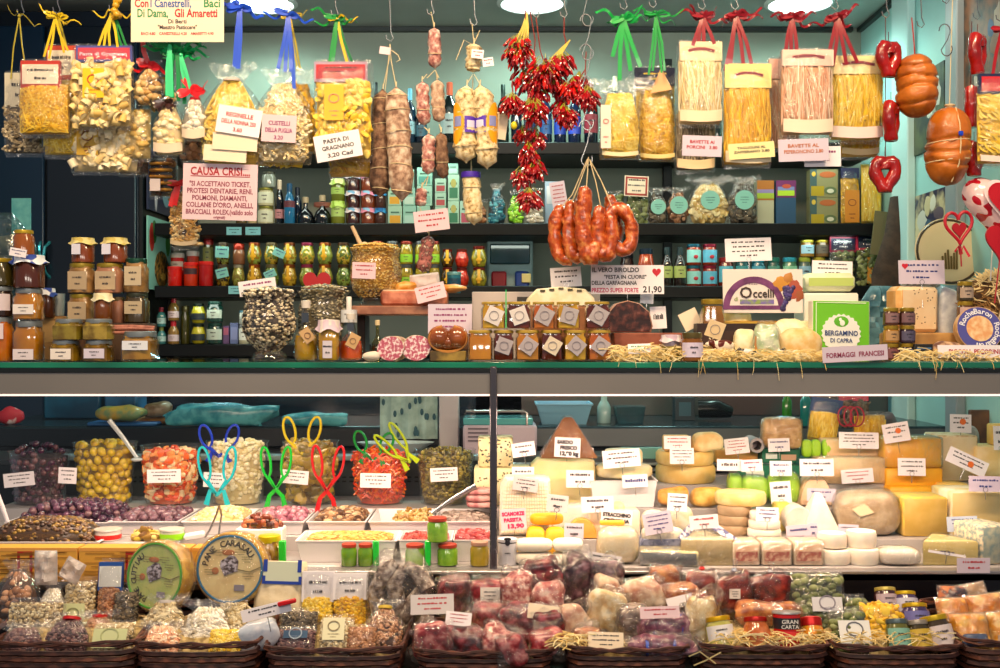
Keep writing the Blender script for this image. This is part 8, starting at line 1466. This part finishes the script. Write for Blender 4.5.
o=E('cellophane_twist','crinkled white cellophane twist sticking up before the wood printed box','cellophane',(X(46,-.18),-.18,Z(585,-.18)));mb=MB();mb.pillow(.05,.075,.03,10,12,amp=.02,seed=3);mb.pillow(.045,.05,.02,8,8,.035,0,.03,.02,5,M=rot(ry=.5));P('twist',mb,film('#f4ecec',.12,.8,.15,1.2,90,haze=.25),o)
o=E('cloth_flour_bag','cream cloth flour bag with blue cornered clear header','bag',(X(279,-.17),-.17,Z(618,-.17)),0,None,.03,-.15);u=S(-.17);mb=MB();mb.pillow(52*u,56*u,.05,amp=.006,seed=2);P('cloth',mb,mat('#ecdcbc',.8,c2='#e2d0ac',sc=60,bump=.3),o);mb=MB();mb.box(3*u,-.026,36*u,38*u,.002,20*u);P('header_card',mb,mat('#c8d0bc',.4),o);mb=MB()
for sx in(-1,1):mb.box((3+sx*17)*u,-.0275,46*u,4*u,.001,12*u);mb.box((3+sx*18)*u,-.0275,34*u,3*u,.001,8*u)
mb.box(3*u,-.0275,34*u,34*u,.001,3*u);P('blue_corners',mb,mat('#1c3c9c',.4),o)
o=E('tube_bag','crumpled blue white tube bag lying across the basket corner','bag',(X(256,-.33),-.31,Z(652,-.33)),0,None,-.35);mb=MB();mb.blob(0,0,.028,.052,.03,.03,16,10,.3,30,2,.7);P('bag_body',mb,mat('#a8b4c8',.3,c2='#d8d8e0',sc=25,bump=.5,bsc=40,coat=.5),o)
card(240,599,292,623,-.36,'long white shelf label with red clip across the flour bags',lines=2,tilt=-14,raw=True,pin=.03);mb=MB();mb.box(0,0,0,.038,.008,.009,.002);ONE('red_clip','red plastic clip at the end of the long white label','clip',mb,mat('#c8141c',.3),(X(288,-.36),-.365,Z(604,-.36)),(0,-.25,0))
MT={'r':('#5c1218','#983038','#d08c88'),'p':('#983c40','#d08c84','#f0d4c8'),'d':('#2c080c','#641018','#a04850'),'b':('#c88a70','#e8c8a8','#f4e2cc'),'f':('#d8b078','#ecd4a4','#f4e8cc'),'k':('#2a1a24','#54343e','#84606a'),'m':('#54443c','#8a7468','#c8b8a8'),'o':('#8a4424','#b8703c','#d89858'),'v':('#4a1c3c','#84405c','#b88090'),'t':('#440a0a','#761a14','#a83c2c')}
def meat(lb,x0,x1,y0,y1,Y,k,nm='vacuum_packed_meat',cat='cured meat',ex=.5,amp=.45,d=.05,tilt=0,rz=0,film_=1.1,tail=0,sc=45,label=None,tie=None):
 w,h=(x1-x0)*S(Y),(y1-y0)*S(Y);o=E(nm,lb,cat,(X((x0+x1)/2,Y),Y,Z(y1,Y)),rz,None,radians(tilt));c=MT[k];mb=MB();mb.blob(0,0,h/2,w/2,d/2,h/2,20,12,amp,28,x0,ex);P('meat',mb,mat(c[0],.3,c2=c[1],sc=sc,lo=.38,hi=.52,c3=c[2],coat=.5,det=4),o)
 mb=MB();mb.blob(0,0,h/2,w/2*film_+.002,d/2*film_+.002,h/2*film_,26,18,amp*1.1,48,x0+3,ex)
 if tail:mb.pillow(w*.5,h*.5,.012,8,8,w*.3*tail,-.004,-h*.12,.012,x0)
 if tie:mb.tube([(0,0,h*.95),(.001,0,h*1.1),(.003,0,h*1.3)],[.004,.003,.007],6)
 P('clear_film',mb,VAC(),o)
 if tie:mb=MB();mb.lathe([(.004,0),(.007,.003),(.004,.008)],10,0,0,h*1.05);P('tie',mb,mat(tie,.4),o)
 if label:mb=MB();mb.box(label[0]*w,-d/2*1.15,label[1]*h,label[2]*w,.001,label[3]*h,M=rot(.0));dashes(mb,label[2]*w*.8,label[3]*h*.7,3,-d/2*1.15-.001,x0,label[0]*w,(label[1]+label[3]/2)*h,m=1);P('paper_label',mb,[WHITE(),INK()],o)
 return o
o=E('salami_bag','big clear bag of grey mottled salamis under the green jars','bag',(X(400,-.2),-.2,Z(632,-.2)));u=S(-.2);mb=MB();mb.pillow(68*u,84*u,.07,14,16,amp=.012,seed=6,top=.5);P('clear_bag',mb,VAC(),o);GS=mat('#4a3a34',.6,c2='#8c7a70',sc=70,lo=.36,hi=.5,c3='#d0c4b8',bump=.4,det=5)
for pts in(((-22,18),(-24,40),(-14,62),(-4,70)),((-8,8),(-2,30),(-6,50),(4,66)),((6,68),(20,58),(28,44)),((2,12),(14,30),(22,40))):mb=MB();mb.tube([(a*u,-.012+.008*(i%2),b*u)for i,(a,b)in enumerate(pts)],[.012,.0185,.0185,.012][:len(pts)],12);P('salami',mb,GS,o)
card(410,594,454,615,-.3,'pale card with red lettering lying on the salami bag',lines=3,fg='r',bg='g',tilt=-2,raw=True,pin=0,lean=.3);card(445,611,472,627,-.33,'smaller white card with red lettering on the meat chunks',lines=3,fg='r',tilt=6,raw=True,pin=0,lean=.3)
ML=[('dark red cured meat chunk in film behind the larger pale card',437,470,577,612,-.17,'d',{}),('flat cured meat slice in film carrying a tilted white weight label',471,506,579,606,-.16,'r',dict(label=(.05,.2,.55,.6))),('pink marbled cured meat heap behind the middle of the meat basket',500,534,574,618,-.17,'p',dict(sc=90)),('dark red ham end with fat rind in film at the back of the meat basket',527,563,559,592,-.13,'d',dict(tilt=-10)),('pink ham wedge in film below the dark ham end',533,564,583,611,-.19,'p',dict(ex=.6)),('red sausage piece in film behind the small white card',472,506,603,628,-.25,'r',{}),('red and green vacuum pack at the front corner of the meat basket',414,456,622,657,-.33,'r',dict(ex=.6)),('brown red meat block in film beside the red and green pack',452,486,628,658,-.34,'d',dict(ex=.6)),('pink cut salami end in film lying diagonally at the basket front',478,512,626,656,-.35,'p',dict(tilt=25,sc=90)),('small salami twist in film hanging over the basket rim',504,530,634,662,-.385,'r',dict(tail=-.6,tilt=-20)),('small meat end in crinkled film beside the basket corner',530,560,632,656,-.34,'r',dict(tail=.5)),('dark red meat chunk in film in the middle of the basket',500,534,606,640,-.28,'d',{}),('dark meat piece under the cream card near the bacon',532,562,608,636,-.28,'d',{}),('bundle of purple wrinkled sausages in film under the tilted white card',562,592,554,602,-.13,'k',dict(ex=.7,amp=.4,sc=60)),('second purple sausage bundle in film beside the first',588,622,560,604,-.14,'k',dict(ex=.7,amp=.4,sc=60)),('slab of streaky bacon with rind in film at the back',616,664,580,608,-.18,'b',dict(ex=.55,tilt=-8,sc=30)),('upright bacon piece in film behind the lard slab',594,620,578,610,-.18,'b',dict(ex=.5,sc=30)),('pale lard slab in crinkled film',585,624,592,632,-.25,'f',dict(ex=.6,tilt=10)),('long bacon strip with yellow rind in film at the basket corner',558,592,604,632,-.27,'b',dict(ex=.55,tilt=-20,sc=30)),('round brown rusk loaf in film behind the bacon slab',648,680,566,590,-.12,'o',{}),('orange brown sausage piece under the loaf',660,698,584,606,-.16,'o',{}),('blue banded purple sausage pack, upper of two',640,694,612,640,-.31,'v',dict(ex=.7)),('blue banded purple sausage pack, lower one on the basket rim',626,694,636,656,-.36,'v',dict(ex=.7)),('speckled grey sausage end in film behind the blue banded packs',618,648,606,640,-.28,'m',{}),('crumpled heap of clear film between the sausage packs and jar basket',686,716,598,652,-.3,'f',dict(film_=1.2,amp=.5)),('brown meat end in film beside the cream price card',574,602,626,654,-.33,'o',{}),('red dried tomato bag with red tie and white tail',686,718,572,612,-.14,'t',dict(tie='#d81818')),('red dried tomato bag with small white label',716,752,574,622,-.15,'t',dict(tie='#b8c4dc',label=(-.05,.55,.3,.2))),('red dried tomato bag nearest the fig zip bag',750,790,575,618,-.14,'t',dict(tie='#c8ccd8')),('brown paper coloured pouch lying behind the red can',738,800,604,628,-.22,'o',dict(ex=.6))]
for lb,x0,x1,y0,y1,Y,k,kw in ML:meat(lb,x0,x1,y0,y1,Y,k,**({'nm':'dried_tomato_bag','cat':'bag of dried tomatoes'}if k=='t' else{}),**kw)
for o in[x for x in col.objects if x.get('label','').startswith('blue banded')]:
 for sx in(-.028,.026):mb=MB();mb.lathe([(.024,-.003),(.0245,.003)],16,M=Matrix.Translation((sx,0,.026 if 'upper' in o['label']else.019))@Matrix.Rotation(pi/2,4,'Y')@Matrix.Diagonal((1.12 if 'upper' in o['label']else.82,1.05,1,1)));P('blue_band',mb,mat('#2c4cb8',.4),o)
for x0,y0,x1,y1,Y,t,bg,fg,n,lb in((527,603,560,622,-.3,8,'c','k',0,'blank cream card on the dark meat in the meat basket'),(588,632,624,650,-.37,2,'c','k',3,'cream card with faint lettering at the front of the bacon basket'),(640,606,680,619,-.34,-2,'p','r',2,'pinkish card on the upper blue banded sausage pack'),(666,593,694,610,-.22,-14,'w','k',0,'plain white card tilted on the orange brown sausage')):card(x0,y0,x1,y1,Y,lb,lines=n,fg=fg,bg=bg,tilt=t,raw=True,pin=0,lean=.3)
def bj(lb,x0,x1,y0,y1,Y,c,lid,lean=-.25,tilt=0,**k):return jar(lb,x0,y0,x1,y1,Y,c,lid,z=Z(y1,Y),lean=lean,tilt=tilt,**k)
bj('squat jar of burgundy spread with red lid lying among dried tomatoes',697,720,596,632,-.24,'#3a1014','#b81c24',-.5,-14,lab=('#6c6478',.2,.6));bj('small jar with yellow lid and white label at the corner of the can basket',709,737,617,650,-.34,mat('#a8a44c',.2,c2='#c8c070',sc=50,coat=.6),'#e0b010',-.3,-8,lab=('#e4e0e0',.3,.72));bj('round amber jar with red lid between yellow lid jar and red can',742,773,618,650,-.34,mat('#a85420',.12,c2='#d88a5c',sc=25,coat=.9),'#b82018',-.35,shape='round');bj('orange pumpkin jar with broad red lid beside the red can',799,828,618,648,-.33,mat('#d8841c',.15,c2='#8a6c14',sc=40,coat=.8),'#c4201c',-.4,0,shape='round',lidh=.3)
Yc=-.335;o=jar('tall red soda can with black lettered band in the jar basket',774,612,801,649,Yc,'#c81414','#b8b4b4',z=Z(649,Yc),shape='can',lidh=.06,name='drink_can',cat='can',lean=-.15,band=('#1c1c24',.55,.84));r=13.5*S(Yc);h=37*S(Yc);mb=MB();letters(mb,'GRAN',0,h*.7,h*.15,-r*1.06,r*1.2);letters(mb,'CARTA',0,h*.57,h*.14,-r*1.06,r*1.3);P('lettering',mb,mat('#e8e4e0',.5),o,smooth=0);mb=MB()
mb.lathe([(r*1.01,h*.1),(r*1.015,h*.3),(r*1.01,h*.5)],20);P('red_band',mb,mat('#d83030',.3,coat=.5),o)
SJ_=[(876,899,588,612,-.17,'#3a1c20','#d8c060','#b8a4b0','dark jam jar with pale gold lid, highest at the back of the jar basket'),(895,919,592,616,-.18,'#4a3c64','#d8b41c','#c0c0d8','violet jam jar with yellow lid beside the highest one'),(904,931,604,632,-.24,'#3c2c5c','#d0ac1c','#6c6cb0','violet labelled jam jar with gold lid in the middle of the group'),(888,912,620,652,-.34,'#5c5c24','#5c6c70','#7cb0a0','small jar with teal green label at the front of the group'),(910,934,621,652,-.34,'#3a3014','#a89c8c','#c8a838','small jar with gold striped label in the front middle'),(928,958,616,652,-.33,'#3a2c1c','#c8a820','#d0c4c8','tilted jar with yellow lid and white label at the front corner')]
for x0,x1,y0,y1,Y,c,lid,lc,lb in SJ_:bj(lb,x0,x1,y0,y1,Y,c,lid,-.35,10*(x0==928)*-1+4*(x0==910)*-1,lab=(lc,.15,.7))
STW=[('loose straw in the basket with the red can',715,830,-.37,260),('loose straw spilling at the corner of the bacon basket',556,584,-.38,90),('loose straw among the small jars and figs',845,960,-.36,90)]
for i,(lb,a,b,Y,n)in enumerate(STW):straw(lb,[(a,b,9)],n,Y,Y+.05,0,50+i,Z(649,-.38),nm='loose_straw')
for i,(px,py)in enumerate(((705,664),(700,655))):mb=MB();mb.tube([(0,0,0),(.02,-.01,.012),(.05,-.015,.03-.04*i)],1,4,flat=(.0012,.0004));ONE('straw_strand',['single straw blade hanging over the bacon basket corner, lower','single straw blade hanging over the bacon basket corner, upper'][i],'straw',mb,mat('#e0cc90',.7),(X(px-12,-.4),-.41,Z(py,-.4)))
# camera and light
cam=bpy.data.cameras.new('camera');co=bpy.data.objects.new('camera',cam);col.objects.link(co)
co.location=(0,-D,H);co.rotation_euler=(pi/2,0,0);cam.sensor_width=36;cam.sensor_fit='HORIZONTAL';cam.lens=F*36/1000;cam.clip_start=.05;cam.clip_end=50
bpy.context.scene.camera=co
def area(name,loc,rx,sx,sy,e,c,ry=0,spread=180):
 l=bpy.data.lights.new(name,'AREA');l.shape='RECTANGLE';l.size=sx;l.size_y=sy;l.energy=e;l.color=lin(c)[:3];l.spread=radians(spread)
 o=bpy.data.objects.new(name,l);col.objects.link(o);o.location=loc;o.rotation_euler=(radians(rx),radians(ry),0);return o
def spot(name,loc,tgt,e,c,ang=70,r=.06,blend=.6):
 l=bpy.data.lights.new(name,'SPOT');l.energy=e;l.color=lin(c)[:3];l.spot_size=radians(ang);l.shadow_soft_size=r;l.spot_blend=blend
 o=bpy.data.objects.new(name,l);col.objects.link(o);o.location=loc;o.rotation_euler=(Vector(tgt)-Vector(loc)).to_track_quat('-Z','Y').to_euler();return o
for x in(-1.0,0,1.0):area('hall_lamp',(x,-1.25,3.1),32,.5,.25,21,'#ffdcae',0)
for x in(-.9,0,.9):spot('shop_spot',(x,-.75,2.75),(x*.9,.12,1.35),32,'#ffe0b2',78)
for x in(-1.1,0,1.1):area('front_fill_light',(x,-3.1,2.3),76,.6,.3,9,'#ffeedd')  # added fill from behind the camera, brightens shelves, counter and baskets
area('case_tube_light',(-.6,.012,1.16),24,1.1,.02,6.4,'#ffdabc');area('case_tube_light',(.6,.012,1.16),24,1.1,.02,6.4,'#ffdabc')
for px in(262,532,800):spot('ceiling_lamp_light',(X(px,1.5),1.5,2.51),(X(px,1.5),1.75,0),32,'#d0fff0',168,.1,.5)
area('wall_ceiling_fill',(0,.56,2.45),96,2.4,.08,11,'#eefcf0')  # unseen fill without a fixture, added to lift the ceiling and back wall
for k in(1,2,3):area('shelf_fill_light',(.06,1.55,SHZ[k]-.048),22,2.5,.03,2.1,'#f0fff0')  # fill lights added to brighten the wall between the shelves
area('worktop_fill_light',(0,1.52,1.228),-8,2.3,.03,3.5,'#a8f0ff')  # added fill over the rear worktop, no fitting built for it
w=bpy.data.worlds.new('market_hall');bpy.context.scene.world=w;w.use_nodes=True
w.node_tree.nodes['Background'].inputs[0].default_value=lin('#8a8e94');w.node_tree.nodes['Background'].inputs[1].default_value=.8
sc_=bpy.context.scene
sc_.view_settings.view_transform='Standard';sc_.view_settings.look='None';sc_.view_settings.exposure=0;sc_.view_settings.gamma=1;sc_.view_settings.use_curve_mapping=False
cy=sc_.cycles;cy.max_bounces=8;cy.transparent_max_bounces=24;cy.diffuse_bounces=3;cy.glossy_bounces=3;cy.transmission_bounces=6;cy.caustics_reflective=False;cy.caustics_refractive=False;cy.sample_clamp_indirect=4
